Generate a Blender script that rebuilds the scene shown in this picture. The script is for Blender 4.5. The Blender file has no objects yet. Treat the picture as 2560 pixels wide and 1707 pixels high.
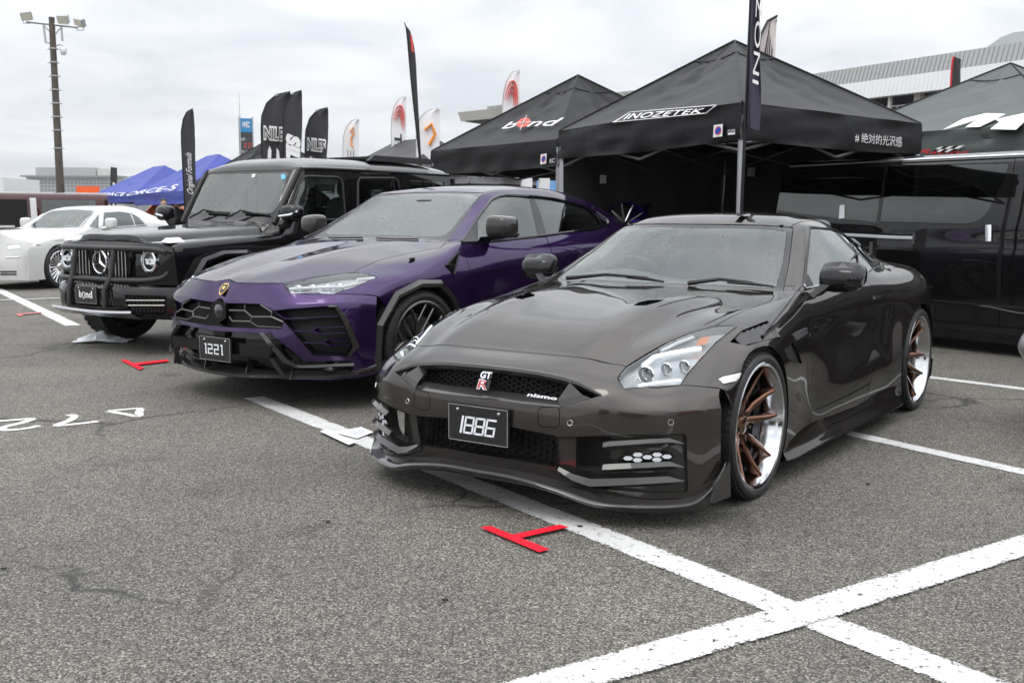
import bpy, bmesh, math, random
import numpy as np
from mathutils import Vector, Matrix
from mathutils.bvhtree import BVHTree
from mathutils.interpolate import poly_3d_calc

random.seed(7)
R = math.radians
scene = bpy.context.scene
col = scene.collection

# ---------------------------------------------------------------- camera
PW, PH = 2560, 1707
FPX, PITCH, ROLL, CAMH = 2635.0, .1191, .0029, 1.3014
cam_data = bpy.data.cameras.new('camera')
cam_data.sensor_width = 36.0
cam_data.lens = 36.0 * FPX / PW
cam_data.clip_start = .05
cam_data.clip_end = 30000
cam_data.dof.use_dof = True
cam_data.dof.focus_distance = 5.2
cam_data.dof.aperture_fstop = 9.0
cam_obj = bpy.data.objects.new('camera', cam_data)
col.objects.link(cam_obj)
scene.camera = cam_obj
_c, _s, _cr, _sr = math.cos(PITCH), math.sin(PITCH), math.cos(ROLL), math.sin(ROLL)
FWD = np.array([0, _c, -_s]); _up = np.array([0, _s, _c]); _rt = np.array([1., 0, 0])
RGT = _cr * _rt + _sr * _up
UPV = -_sr * _rt + _cr * _up
CAM = np.array([0, 0, CAMH])
_m = Matrix.Identity(4)
for k in range(3):
    _m[k][0], _m[k][1], _m[k][2] = RGT[k], UPV[k], -FWD[k]
_m[2][3] = CAMH
cam_obj.matrix_world = _m

# ---------------------------------------------------------------- sky, sun, exposure
world = bpy.data.worlds.new('World')
scene.world = world
world.use_nodes = True
nt = world.node_tree
for n in list(nt.nodes):
    nt.nodes.remove(n)
SUN_EL, SUN_AZ = 58, 215          # degrees; azimuth clockwise from +Y
def _n(t, **kw):
    nd = nt.nodes.new(t)
    for k, v in kw.items():
        setattr(nd, k, v)
    return nd
def _l(a, b):
    nt.links.new(a, b)
sky = _n('ShaderNodeTexSky', sky_type='NISHITA', sun_disc=False, sun_elevation=R(SUN_EL), sun_rotation=R(SUN_AZ), air_density=1.4, dust_density=3.0)
tc = _n('ShaderNodeTexCoord')
sep = _n('ShaderNodeSeparateXYZ'); _l(tc.outputs['Generated'], sep.inputs[0])
zc = _n('ShaderNodeMath', operation='MAXIMUM'); _l(sep.outputs['Z'], zc.inputs[0]); zc.inputs[1].default_value = 0.0
zo = _n('ShaderNodeMath', operation='ADD'); _l(zc.outputs[0], zo.inputs[0]); zo.inputs[1].default_value = .16
def _div(o):
    d = _n('ShaderNodeMath', operation='DIVIDE'); _l(o, d.inputs[0]); _l(zo.outputs[0], d.inputs[1]); return d.outputs[0]
cmb = _n('ShaderNodeCombineXYZ'); _l(_div(sep.outputs['X']), cmb.inputs[0]); _l(_div(sep.outputs['Y']), cmb.inputs[1])
no = _n('ShaderNodeTexNoise'); no.inputs['Scale'].default_value = 1.5; no.inputs['Detail'].default_value = 7; no.inputs['Roughness'].default_value = .52
no.inputs['Distortion'].default_value = .35
_l(cmb.outputs[0], no.inputs['Vector'])
ramp = _n('ShaderNodeValToRGB')
ramp.color_ramp.elements[0].position = .36; ramp.color_ramp.elements[0].color = (.62, .655, .71, 1)
ramp.color_ramp.elements[1].position = .62; ramp.color_ramp.elements[1].color = (1., 1., 1., 1)
_l(no.outputs['Fac'], ramp.inputs[0])
# overcast luminance: brighter towards the zenith
lum = _n('ShaderNodeMath', operation='MULTIPLY_ADD'); _l(zc.outputs[0], lum.inputs[0]); lum.inputs[1].default_value = 2.0; lum.inputs[2].default_value = .98
bg1 = _n('ShaderNodeBackground'); bg1.inputs[1].default_value = .08; _l(sky.outputs[0], bg1.inputs[0])
bg2 = _n('ShaderNodeBackground'); _l(ramp.outputs[0], bg2.inputs[0]); _l(lum.outputs[0], bg2.inputs[1])
mixw = _n('ShaderNodeMixShader'); mixw.inputs[0].default_value = .93
_l(bg1.outputs[0], mixw.inputs[1]); _l(bg2.outputs[0], mixw.inputs[2])
wo = _n('ShaderNodeOutputWorld'); _l(mixw.outputs[0], wo.inputs[0])

sun_data = bpy.data.lights.new('sun', 'SUN')
sun_data.energy = .8
sun_data.angle = R(25)
sun_data.color = (1, .97, .93)
sun_obj = bpy.data.objects.new('sun', sun_data)
col.objects.link(sun_obj)
sun_obj.rotation_euler = (R(90 - SUN_EL), 0, R(180 - SUN_AZ))

scene.view_settings.view_transform = 'Standard'
scene.view_settings.look = 'None'
scene.view_settings.exposure = .20
scene.view_settings.gamma = 1
scene.view_settings.use_curve_mapping = False
scene.cycles.use_denoising = True
scene.cycles.max_bounces = 5
scene.cycles.transparent_max_bounces = 8
scene.cycles.caustics_reflective = False
scene.cycles.caustics_refractive = False
scene.cycles.sample_clamp_indirect = 4.0

# ---------------------------------------------------------------- materials
MATS = {}
def _mat(name):
    m = bpy.data.materials.new(name); m.use_nodes = True
    MATS[name] = m
    t = m.node_tree
    return m, t, t.nodes['Principled BSDF']
def mat(name, rgb, rough=.5, metal=0., coat=0., coat_r=.03, spec=.5, bump=0., bscale=40., var=0., vscale=6., sheen=0.):
    if name in MATS:
        return MATS[name]
    m, t, b = _mat(name)
    b.inputs['Base Color'].default_value = (*rgb, 1)
    b.inputs['Roughness'].default_value = rough
    b.inputs['Metallic'].default_value = metal
    b.inputs['Coat Weight'].default_value = coat
    b.inputs['Coat Roughness'].default_value = coat_r
    b.inputs['Specular IOR Level'].default_value = spec
    if sheen:
        b.inputs['Sheen Weight'].default_value = sheen
    tcn = t.nodes.new('ShaderNodeTexCoord')
    if var:
        nz = t.nodes.new('ShaderNodeTexNoise'); nz.inputs['Scale'].default_value = vscale; nz.inputs['Detail'].default_value = 5
        t.links.new(tcn.outputs['Object'], nz.inputs['Vector'])
        rp = t.nodes.new('ShaderNodeValToRGB')
        rp.color_ramp.elements[0].position = .3; rp.color_ramp.elements[1].position = .7
        rp.color_ramp.elements[0].color = (*[max(0, c * (1 - var)) for c in rgb], 1)
        rp.color_ramp.elements[1].color = (*[min(1, c * (1 + var)) for c in rgb], 1)
        t.links.new(nz.outputs['Fac'], rp.inputs[0]); t.links.new(rp.outputs[0], b.inputs['Base Color'])
    if bump:
        nz = t.nodes.new('ShaderNodeTexNoise'); nz.inputs['Scale'].default_value = bscale; nz.inputs['Detail'].default_value = 4
        t.links.new(tcn.outputs['Object'], nz.inputs['Vector'])
        bp = t.nodes.new('ShaderNodeBump'); bp.inputs['Strength'].default_value = bump; bp.inputs['Distance'].default_value = .01
        t.links.new(nz.outputs['Fac'], bp.inputs['Height']); t.links.new(bp.outputs[0], b.inputs['Normal'])
    return m
def paint(name, rgb, metal=.6, rough=.35, flake=.12, coat_r=.02, spec=.04):
    """car paint: metallic flake base under a clear coat with faint orange peel"""
    m, t, b = _mat(name)
    b.inputs['Metallic'].default_value = metal
    b.inputs['Roughness'].default_value = rough
    b.inputs['Coat Weight'].default_value = 1
    b.inputs['Coat Roughness'].default_value = coat_r
    b.inputs['Specular IOR Level'].default_value = spec
    if metal: b.inputs['Specular Tint'].default_value = (*[min(1, c * 3) for c in rgb], 1)     # flakes do not brighten at grazing angles
    tcn = t.nodes.new('ShaderNodeTexCoord')
    v = t.nodes.new('ShaderNodeTexVoronoi'); v.inputs['Scale'].default_value = 900
    t.links.new(tcn.outputs['Object'], v.inputs['Vector'])
    mx = t.nodes.new('ShaderNodeMix'); mx.data_type = 'RGBA'; mx.blend_type = 'MIX'
    mx.inputs[6].default_value = (*rgb, 1)
    mx.inputs[7].default_value = (*[min(1, c * 1.9 + .01) for c in rgb], 1)
    sp = t.nodes.new('ShaderNodeSeparateXYZ'); t.links.new(v.outputs['Color'], sp.inputs[0])
    ml = t.nodes.new('ShaderNodeMath'); ml.operation = 'MULTIPLY'; ml.inputs[1].default_value = flake * 4
    t.links.new(sp.outputs[0], ml.inputs[0]); t.links.new(ml.outputs[0], mx.inputs[0])
    t.links.new(mx.outputs[2], b.inputs['Base Color'])
    return m
def glass(name, tint, opacity=0., refl=.5, rough=.02, body=(.02, .025, .025)):
    """window glass: tinted see-through pane with a mirror reflection that grows at grazing angles"""
    m, t, b = _mat(name)
    out = t.nodes['Material Output']
    t.nodes.remove(b)
    tr = t.nodes.new('ShaderNodeBsdfTransparent'); tr.inputs[0].default_value = (*tint, 1)
    df = t.nodes.new('ShaderNodeBsdfDiffuse'); df.inputs[0].default_value = (*body, 1)
    gl = t.nodes.new('ShaderNodeBsdfGlossy'); gl.inputs['Roughness'].default_value = rough; gl.inputs[0].default_value = (.96, 1, .99, 1)
    lw = t.nodes.new('ShaderNodeFresnel'); lw.inputs[0].default_value = 1.52
    ad = t.nodes.new('ShaderNodeMath'); ad.operation = 'MULTIPLY_ADD'; ad.inputs[1].default_value = 1.15; ad.inputs[2].default_value = refl; ad.use_clamp = True
    t.links.new(lw.outputs[0], ad.inputs[0])
    m1 = t.nodes.new('ShaderNodeMixShader'); m1.inputs[0].default_value = opacity
    t.links.new(tr.outputs[0], m1.inputs[1]); t.links.new(df.outputs[0], m1.inputs[2])
    m2 = t.nodes.new('ShaderNodeMixShader')
    t.links.new(ad.outputs[0], m2.inputs[0]); t.links.new(m1.outputs[0], m2.inputs[1]); t.links.new(gl.outputs[0], m2.inputs[2])
    t.links.new(m2.outputs[0], out.inputs[0])
    return m
def carbon(name, rgb=(.018, .017, .016), scale=260., light=2.6):
    """twill weave under gloss lacquer"""
    m, t, b = _mat(name)
    b.inputs['Roughness'].default_value = .3; b.inputs['Specular IOR Level'].default_value = .15
    b.inputs['Coat Weight'].default_value = 1; b.inputs['Coat Roughness'].default_value = .03
    tcn = t.nodes.new('ShaderNodeTexCoord')
    mp = t.nodes.new('ShaderNodeMapping'); mp.inputs['Rotation'].default_value = (.4, .7, .8)
    t.links.new(tcn.outputs['Object'], mp.inputs[0])
    w = t.nodes.new('ShaderNodeTexWave'); w.inputs['Scale'].default_value = scale / 6.0; w.inputs['Distortion'].default_value = 0
    t.links.new(mp.outputs[0], w.inputs[0])
    rp = t.nodes.new('ShaderNodeValToRGB')
    rp.color_ramp.elements[0].color = (*rgb, 1); rp.color_ramp.elements[1].color = (*[c * light for c in rgb], 1)
    rp.color_ramp.elements[0].position = .4; rp.color_ramp.elements[1].position = .6
    t.links.new(w.outputs['Fac'], rp.inputs[0]); t.links.new(rp.outputs[0], b.inputs['Base Color'])
    return m
# ---------------------------------------------------------------- object helpers
def link(name, me, m=None, parent=None):
    o = bpy.data.objects.new(name, me)
    col.objects.link(o)
    if m is not None and me is not None and not me.materials:
        me.materials.append(m)
    if parent is not None:
        o.parent = parent
    return o
def thing(name, label, cat, loc=(0, 0, 0), rz=0., group=None):
    o = bpy.data.objects.new(name, None)
    col.objects.link(o)
    o.empty_display_size = .2
    o.location = loc; o.rotation_euler = (0, 0, rz)
    return tag(o, label, cat, group)
def tag(o, label=None, cat=None, group=None, kind=None):
    for k, v in (('label', label), ('category', cat), ('group', group), ('kind', kind)):
        if v:
            o[k] = v
    return o
class MB:
    """collects shapes into one mesh"""
    def __init__(s):
        s.v = []; s.f = []
    def add(s, vs, fs):
        b = len(s.v)
        s.v += [tuple(map(float, p)) for p in vs]
        s.f += [tuple(b + i for i in f) for f in fs]
        return s
    def box(s, c, d, M=None):
        x, y, z = [k / 2 for k in d]
        vs = [(-x, -y, -z), (x, -y, -z), (x, y, -z), (-x, y, -z), (-x, -y, z), (x, -y, z), (x, y, z), (-x, y, z)]
        if M is not None:
            vs = [M @ Vector(p) for p in vs]
        vs = [(p[0] + c[0], p[1] + c[1], p[2] + c[2]) for p in vs]
        return s.add(vs, [(0, 3, 2, 1), (4, 5, 6, 7), (0, 1, 5, 4), (1, 2, 6, 5), (2, 3, 7, 6), (3, 0, 4, 7)])
    def hexa(s, b, t):
        """eight corners: bottom ring b, top ring t"""
        n = len(b)
        return s.add(list(b) + list(t), [tuple(range(n))[::-1], tuple(range(n, 2 * n))] + [(i, (i + 1) % n, n + (i + 1) % n, n + i) for i in range(n)])
    def tube(s, pts, r, n=8, cap=True, flat=None):
        pts = [Vector(p) for p in pts]
        rs = r if isinstance(r, (list, tuple)) else [r] * len(pts)
        rings = []
        up = None
        for i, p in enumerate(pts):
            a = pts[max(i - 1, 0)]; b = pts[min(i + 1, len(pts) - 1)]
            d = (b - a).normalized()
            if up is None:
                up = Vector((0, 0, 1)) if abs(d.z) < .9 else Vector((1, 0, 0))
            x = d.cross(up).normalized(); y = x.cross(d).normalized(); up = y
            rx, ry = (rs[i], rs[i]) if flat is None else (rs[i], rs[i] * flat)
            rings.append([p + x * (math.cos(2 * math.pi * k / n) * rx) + y * (math.sin(2 * math.pi * k / n) * ry) for k in range(n)])
        vs = [q for rg in rings for q in rg]
        fs = [(i * n + k, i * n + (k + 1) % n, (i + 1) * n + (k + 1) % n, (i + 1) * n + k) for i in range(len(pts) - 1) for k in range(n)]
        if cap:
            fs += [tuple(range(n))[::-1], tuple((len(pts) - 1) * n + k for k in range(n))]
        return s.add(vs, fs)
    def lathe(s, prof, c=(0, 0, 0), axis='y', n=48, a0=0, a1=None):
        """prof: (axial, radius) list turned about an axis through c"""
        full = a1 is None
        a1 = 2 * math.pi if full else a1
        m = n if full else n + 1
        vs = []
        for k in range(m):
            a = a0 + (a1 - a0) * k / n
            ca, sa = math.cos(a), math.sin(a)
            for t, r in prof:
                p = {'y': (r * ca, t, r * sa), 'z': (r * ca, r * sa, t), 'x': (t, r * ca, r * sa)}[axis]
                vs.append((p[0] + c[0], p[1] + c[1], p[2] + c[2]))
        q = len(prof)
        fs = []
        for k in range(n):
            k2 = (k + 1) % m
            for i in range(q - 1):
                fs.append((k * q + i, k * q + i + 1, k2 * q + i + 1, k2 * q + i))
        return s.add(vs, fs)
    def prism(s, poly, M, h):
        """2D outline extruded by h along local z of M"""
        n = len(poly)
        vs = [M @ Vector((x, y, 0)) for x, y in poly] + [M @ Vector((x, y, h)) for x, y in poly]
        return s.add(vs, [tuple(range(n))[::-1], tuple(range(n, 2 * n))] + [(i, (i + 1) % n, n + (i + 1) % n, n + i) for i in range(n)])
    def grid(s, G, flip=False):
        a, b = len(G), len(G[0])
        vs = [p for row in G for p in row]
        fs = [(i * b + j, i * b + j + 1, (i + 1) * b + j + 1, (i + 1) * b + j) for i in range(a - 1) for j in range(b - 1)]
        if flip:
            fs = [f[::-1] for f in fs]
        return s.add(vs, fs)
    def mirror(s):
        n = len(s.v); m = len(s.f)
        s.v += [(x, -y, z) for x, y, z in s.v[:n]]
        s.f += [tuple(i + n for i in f[::-1]) for f in s.f[:m]]
        return s
    def build(s, name, m, parent=None, smooth=35, fix=True):
        me = bpy.data.meshes.new(name)
        me.from_pydata(s.v, [], s.f)
        if fix:
            bm = bmesh.new(); bm.from_mesh(me)
            bmesh.ops.recalc_face_normals(bm, faces=bm.faces)
            bm.to_mesh(me); bm.free()
        if smooth:
            me.shade_smooth()
            me.set_sharp_from_angle(angle=R(smooth))
        me.materials.append(m)
        return link(name, me, None, parent)
def strip(mb, A, B, thick=.004, nrm=None):
    """ribbon between polylines A and B, given thickness away from the viewer"""
    n = len(A); A = [Vector(p) for p in A]; B = [Vector(p) for p in B]
    lo = []
    for i in range(n):
        t = (A[min(i + 1, n - 1)] - A[max(i - 1, 0)])
        d = Vector(nrm) if nrm else t.cross(B[i] - A[i])
        d = d.normalized() * thick if d.length > 1e-9 else Vector((0, 0, -thick))
        lo.append((A[i] + d, B[i] + d))
    vs = []
    for i in range(n): vs += [A[i], B[i], lo[i][1], lo[i][0]]
    fs = [(i * 4 + k, i * 4 + (k + 1) % 4, i * 4 + 4 + (k + 1) % 4, i * 4 + 4 + k) for i in range(n - 1) for k in range(4)]
    fs += [(0, 1, 2, 3), tuple(4 * (n - 1) + k for k in range(4))]
    return mb.add(vs, fs)
def rbox(c, d, r=.3, n=4):
    """box with generously rounded edges (superellipsoid)"""
    mb = MB(); e = r
    rows = []
    sg = lambda v, p: math.copysign(abs(v) ** p, v)
    for i in range(2 * n + 1):
        a = -math.pi / 2 + math.pi * i / (2 * n)
        row = []
        for j in range(4 * n + 1):
            b = -math.pi + 2 * math.pi * j / (4 * n)
            row.append((c[0] + d[0] / 2 * sg(math.cos(a), e) * sg(math.cos(b), e), c[1] + d[1] / 2 * sg(math.cos(a), e) * sg(math.sin(b), e), c[2] + d[2] / 2 * sg(math.sin(a), e)))
        rows.append(row)
    return mb.grid(rows)
def honeycomb(mb, fn, w, h, cell, wall, depth, stretch=1.):
    """hexagonal mesh of walls over a w x h rectangle, mapped by fn(u, v, d)"""
    dx, dy = cell * 1.5 * stretch, cell * math.sqrt(3)
    i = 0; x = -w / 2
    while x <= w / 2 + dx:
        y = -h / 2 + (dy / 2 if i % 2 else 0)
        while y <= h / 2 + dy:
            pts = [(x + cell * stretch * math.cos(R(60 * k)), y + cell * math.sin(R(60 * k))) for k in range(6)]
            for k in range(3):
                a, b = pts[k], pts[k + 1]
                if max(abs(a[0]), abs(b[0])) > w / 2 or max(abs(a[1]), abs(b[1])) > h / 2: continue
                t = (b[0] - a[0], b[1] - a[1]); l = math.hypot(*t); nx, ny = -t[1] / l * wall / 2, t[0] / l * wall / 2
                q = [(a[0] + nx, a[1] + ny), (b[0] + nx, b[1] + ny), (b[0] - nx, b[1] - ny), (a[0] - nx, a[1] - ny)]
                mb.hexa([fn(u, v, -depth) for u, v in q], [fn(u, v, 0) for u, v in q])
            y += dy
        x += dx; i += 1
    return mb
def mir(mb):
    o = MB(); o.v = [(x, -y, z) for x, y, z in mb.v]; o.f = [f[::-1] for f in mb.f]; return o
def copy_tree(o, parent=None):
    c = o.copy(); col.objects.link(c)
    if parent is not None:
        c.parent = parent
    for ch in list(o.children):
        copy_tree(ch, c)
    return c

# ---------------------------------------------------------------- smooth surfaces through given points
def _hermite(P, sub, crease):
    """spline along axis 0 through P (n, m, 3); crease (n, m) breaks the tangent"""
    n, m = P.shape[:2]
    h = np.maximum(np.linalg.norm(P[1:] - P[:-1], axis=2), 1e-4) ** .5
    d = (P[1:] - P[:-1]) / h[..., None]
    mr = np.zeros_like(P); ml = np.zeros_like(P)
    for i in range(n):
        if 0 < i < n - 1:
            t = (d[i - 1] * h[i][:, None] + d[i] * h[i - 1][:, None]) / (h[i] + h[i - 1])[:, None]
            mr[i] = t; ml[i] = t
    for i in range(n):
        ck = crease[i] if 0 < i < n - 1 else np.ones(m, bool)
        if i < n - 1:
            nx = ml[i + 1] if i + 1 < n - 1 else d[i]
            e = 1.5 * d[i] - .5 * nx
            mr[i][ck] = e[ck]
        if i > 0:
            pv = mr[i - 1] if i - 1 > 0 else d[i - 1]
            e = 1.5 * d[i - 1] - .5 * pv
            ml[i][ck] = e[ck]
    out = []
    for i in range(n - 1):
        k = sub[i] if isinstance(sub, (list, tuple)) else sub
        for q in range(k):
            s = q / k
            a = 2 * s**3 - 3 * s**2 + 1; b = s**3 - 2 * s**2 + s; c = -2 * s**3 + 3 * s**2; e = s**3 - s**2
            out.append(a * P[i] + b * h[i][:, None] * mr[i] + c * P[i + 1] + e * h[i][:, None] * ml[i + 1])
    out.append(P[-1])
    return np.array(out)
def surf(P, su=5, sv=5, cu=(), cv=()):
    """bicubic surface through the control grid P[i][j]; cu = (i, j0, j1) row creases, cv = (j, i0, i1) column creases"""
    P = np.array(P, float); n, m = P.shape[:2]
    mu = np.zeros((n, m), bool); mv = np.zeros((n, m), bool)
    for i, j0, j1 in cu: mu[i, j0:j1 + 1] = True
    for j, i0, i1 in cv: mv[i0:i1 + 1, j] = True
    A = _hermite(P, su, mu)
    rows = []
    for i in range(n - 1):
        k = su[i] if isinstance(su, (list, tuple)) else su
        rows += [mv[i] & mv[i + 1] if q else mv[i] for q in range(k)]
    rows.append(mv[-1])
    B = _hermite(A.transpose(1, 0, 2), sv, np.array(rows).T)
    return B.transpose(1, 0, 2)
def curve(pts, sub=6):
    return _hermite(np.array(pts, float)[:, None, :], sub, np.zeros((len(pts), 1), bool))[:, 0]

# ---------------------------------------------------------------- image-space measuring (only used to place things where they stand)
def ray(px):
    return FWD + RGT * (px[0] - PW / 2) / FPX + UPV * (PH / 2 - px[1]) / FPX
def ground(px, z=0.):
    d = ray(px); return CAM + d * (z - CAMH) / d[2]
def at_depth(px, y):
    d = ray(px); return CAM + d * (y / d[1])
def inpoly(p, poly):
    x, y = p; c = False
    for i in range(len(poly)):
        x1, y1 = poly[i]; x2, y2 = poly[i - 1]
        if (y1 > y) != (y2 > y) and x < (x2 - x1) * (y - y1) / (y2 - y1) + x1:
            c = not c
    return c
def zoom(x0, y0, k):
    return lambda *p: [(x0 + k * x, y0 + k * y) for x, y in p]

class Half:
    """left half of a car body: smooth surfaces carved into panels, then mirrored"""
    def __init__(s, cx, cy, yaw):
        s.pos = (cx, cy, yaw)
        s.fx = np.array([-math.sin(yaw), -math.cos(yaw), 0]); s.ly = np.array([math.cos(yaw), -math.sin(yaw), 0])
        s.C = s.loc(CAM - np.array([cx, cy, 0]))
        s.bm = bmesh.new()
        s.L = s.bm.faces.layers.int.new('part')
        s.names = []
    def loc(s, d): return np.array([d @ s.fx, d @ s.ly, d[2]])
    def ray(s, px): return s.loc(ray(px))
    def unp(s, px, ax, val):
        d = s.ray(px); return s.C + d * (val - s.C[ax]) / d[ax]
    def px(s, p):
        d = np.asarray(p) - s.C
        w = d[0] * s.fx + d[1] * s.ly + np.array([0, 0, d[2]])
        z = w @ FWD
        return (PW / 2 + FPX * (w @ RGT) / z, PH / 2 - FPX * (w @ UPV) / z)
    def pid(s, name):
        if name not in s.names: s.names.append(name)
        return s.names.index(name)
    def add(s, G, part, flip=False):
        k = s.pid(part); a, b = G.shape[:2]
        vs = [[s.bm.verts.new(p) for p in row] for row in G]
        for i in range(a - 1):
            for j in range(b - 1):
                q = [vs[i][j], vs[i][j + 1], vs[i + 1][j + 1], vs[i + 1][j]]
                if flip: q = q[::-1]
                f = s.bm.faces.new(q)
                f[s.L] = k
    def weld(s, d=2e-4):
        bmesh.ops.remove_doubles(s.bm, verts=s.bm.verts, dist=d)
        bmesh.ops.dissolve_degenerate(s.bm, dist=1e-5, edges=s.bm.edges)
        s.bm.normal_update()
    def _split(s, planes, proj, poly, src, name, where=None, facing=True):
        k = s.pid(name); ks = [s.pid(q) for q in src]
        xs = [p[0] for p in poly]; ys = [p[1] for p in poly]
        x0, x1, y0, y1 = min(xs), max(xs), min(ys), max(ys)
        def cand():
            out = []
            for f in s.bm.faces:
                if f[s.L] not in ks: continue
                if where and not where(f.calc_center_median()): continue
                q = [proj(v.co) for v in f.verts]
                if max(a[0] for a in q) < x0 or min(a[0] for a in q) > x1 or max(a[1] for a in q) < y0 or min(a[1] for a in q) > y1: continue
                if facing and f.normal.dot(Vector(s.C) - f.calc_center_median()) < 0: continue
                out.append(f)
            return out
        fs = cand()
        for co, nn in planes:
            fs = [f for f in fs if f.is_valid]
            g = list({e for f in fs for e in f.edges}) + list({v for f in fs for v in f.verts}) + fs
            r = bmesh.ops.bisect_plane(s.bm, geom=g, dist=1e-5, plane_co=co, plane_no=nn)
            fs = list({x for x in r['geom'] + r['geom_cut'] if isinstance(x, bmesh.types.BMFace)} | set(f for f in fs if f.is_valid))
        n = 0
        for f in fs:
            if f.is_valid and inpoly(proj(f.calc_center_median()), poly):
                f[s.L] = k; n += 1
        s.bm.normal_update()
        return n
    def cut(s, name, poly, src, where=None):
        """carve a panel whose outline is given as seen from the photographer's position"""
        C = Vector(s.C); pl = []
        for i in range(len(poly)):
            a = Vector(s.ray(poly[i - 1])); b = Vector(s.ray(poly[i]))
            n = a.cross(b)
            if n.length > 1e-9: pl.append((C, n.normalized()))
        return s._split(pl, lambda p: s.px(p), poly, src, name, where)
    def cut2(s, name, poly, axes, src, where=None):
        """carve with an outline in a car plane, e.g. axes = (0, 2) for a side view"""
        u, v = axes; pl = []
        for i in range(len(poly)):
            a, b = poly[i - 1], poly[i]
            nn = Vector((0, 0, 0)); nn[u] = -(b[1] - a[1]); nn[v] = b[0] - a[0]
            co = Vector((0, 0, 0)); co[u] = a[0]; co[v] = a[1]
            if nn.length > 1e-7: pl.append((co, nn.normalized()))
        return s._split(pl, lambda p: (p[u], p[v]), poly, src, name, where, False)
    def drop(s, name):
        k = s.pid(name)
        bmesh.ops.delete(s.bm, geom=[f for f in s.bm.faces if f[s.L] == k], context='FACES')
    def prepare(s):
        """corner normals read from the uncut surface, so that panels keep a clean shading across their gaps"""
        s.nrm = {}
        s.bm.normal_update(); s.bm.faces.index_update(); s.bm.verts.index_update()
        for f in s.bm.faces:
            c = f.calc_center_median()
            p, n, i, d = s.bvhL.find_nearest(c)
            co, ns = s.orig[i]
            for v in f.verts:
                w = poly_3d_calc(co, v.co)
                t = Vector((0, 0, 0))
                for k, q in enumerate(w): t += ns[k] * q
                t = t.normalized() if t.length > 1e-6 else f.normal.copy()
                if t.dot(f.normal) < .2: t = f.normal.copy()
                s.nrm[(f.index, v.index)] = t
        s.bvh = BVHTree.FromBMesh(s.bm)
    def hit(s, px, off=0.):
        d = Vector(s.ray(px)).normalized()
        p, n, i, t = s.bvh.ray_cast(Vector(s.C), d)
        if p is None: return None, None
        if n.dot(d) > 0: n = -n
        return p + n * off, n
    def freeze(s, ang=38):
        """keep the uncut surface: its faces for measuring, its corner normals for shading"""
        s.bm.verts.index_update(); s.bm.faces.index_update(); s.bm.normal_update()
        V = [v.co.copy() for v in s.bm.verts]; n = len(V)
        F = [[v.index for v in f.verts] for f in s.bm.faces]
        s.bvh0 = BVHTree.FromPolygons(V + [Vector((v.x, -v.y, v.z)) for v in V], F + [[i + n for i in f[::-1]] for f in F])
        s.bvhL = BVHTree.FromPolygons(V, F)
        ca = math.cos(R(ang)); s.orig = [None] * len(F)
        for f in s.bm.faces: s.orig[f.index] = ([v.co.copy() for v in f.verts], [None] * len(f.verts))
        for v in s.bm.verts:
            mid = abs(v.co.y) < 1e-4
            fs = [(f, f.normal.copy(), f.calc_area()) for f in v.link_faces]
            for f, nn, a in fs:
                t = Vector((0, 0, 0))
                for g, n2, a2 in fs:
                    if nn.dot(n2) > ca: t += n2 * a2
                if mid: t.y = 0
                k = [w.index for w in f.verts].index(v.index)
                s.orig[f.index][1][k] = t.normalized() if t.length > 1e-9 else nn
    def on(s, pxs, off=0., fwd=0.):
        """points on the uncut surface, raised along its normal (and moved forwards)"""
        out = []
        for q in pxs:
            d = Vector(s.ray(q)).normalized()
            p, n, i, t = s.bvh0.ray_cast(Vector(s.C), d)
            if p is None:
                L0 = math.hypot(s.C[0], s.C[1])
                p, n, i, t = s.bvh0.find_nearest(Vector(s.C) + d * (L0 * .9))
            if n.dot(d) > 0: n = -n
            out.append(p + n * off + Vector((fwd, 0, 0)))
        return out
    def near(s, p, off=0.):
        q, n, i, t = s.bvh.find_nearest(Vector(p))
        return q + n * off, n
    def emit(s, name, out, m, parent, central=False, gap=.0022, depth=.02, both=True, inset=0., only_flange=False):
        k = s.pid(name)
        fs = [f for f in s.bm.faces if f[s.L] == k]
        if not fs: print('EMPTY PART', name); return []
        fset = set(f.index for f in fs)
        vid = {}; V = []; N = {}
        for f in fs:
            for v in f.verts:
                if v.index not in vid:
                    vid[v.index] = len(V); V.append(v.co.copy())
                N.setdefault(v.index, s.nrm[(f.index, v.index)])
        if inset:
            for vi, i in vid.items(): V[i] = V[i] - N[vi] * inset
        F = []; LN = []
        border = []
        for f in fs:
            F.append([vid[v.index] for v in f.verts])
            LN += [s.nrm[(f.index, v.index)] for v in f.verts]
            for e in f.edges:
                if sum(1 for g in e.link_faces if g.index in fset) == 1:
                    if central and all(abs(v.co.y) < 1e-4 for v in e.verts): continue
                    # orientation following the face
                    vs = list(f.verts)
                    for q in range(len(vs)):
                        a, b = vs[q], vs[(q + 1) % len(vs)]
                        if {a.index, b.index} == {e.verts[0].index, e.verts[1].index}:
                            border.append((a.index, b.index, f)); break
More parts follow.
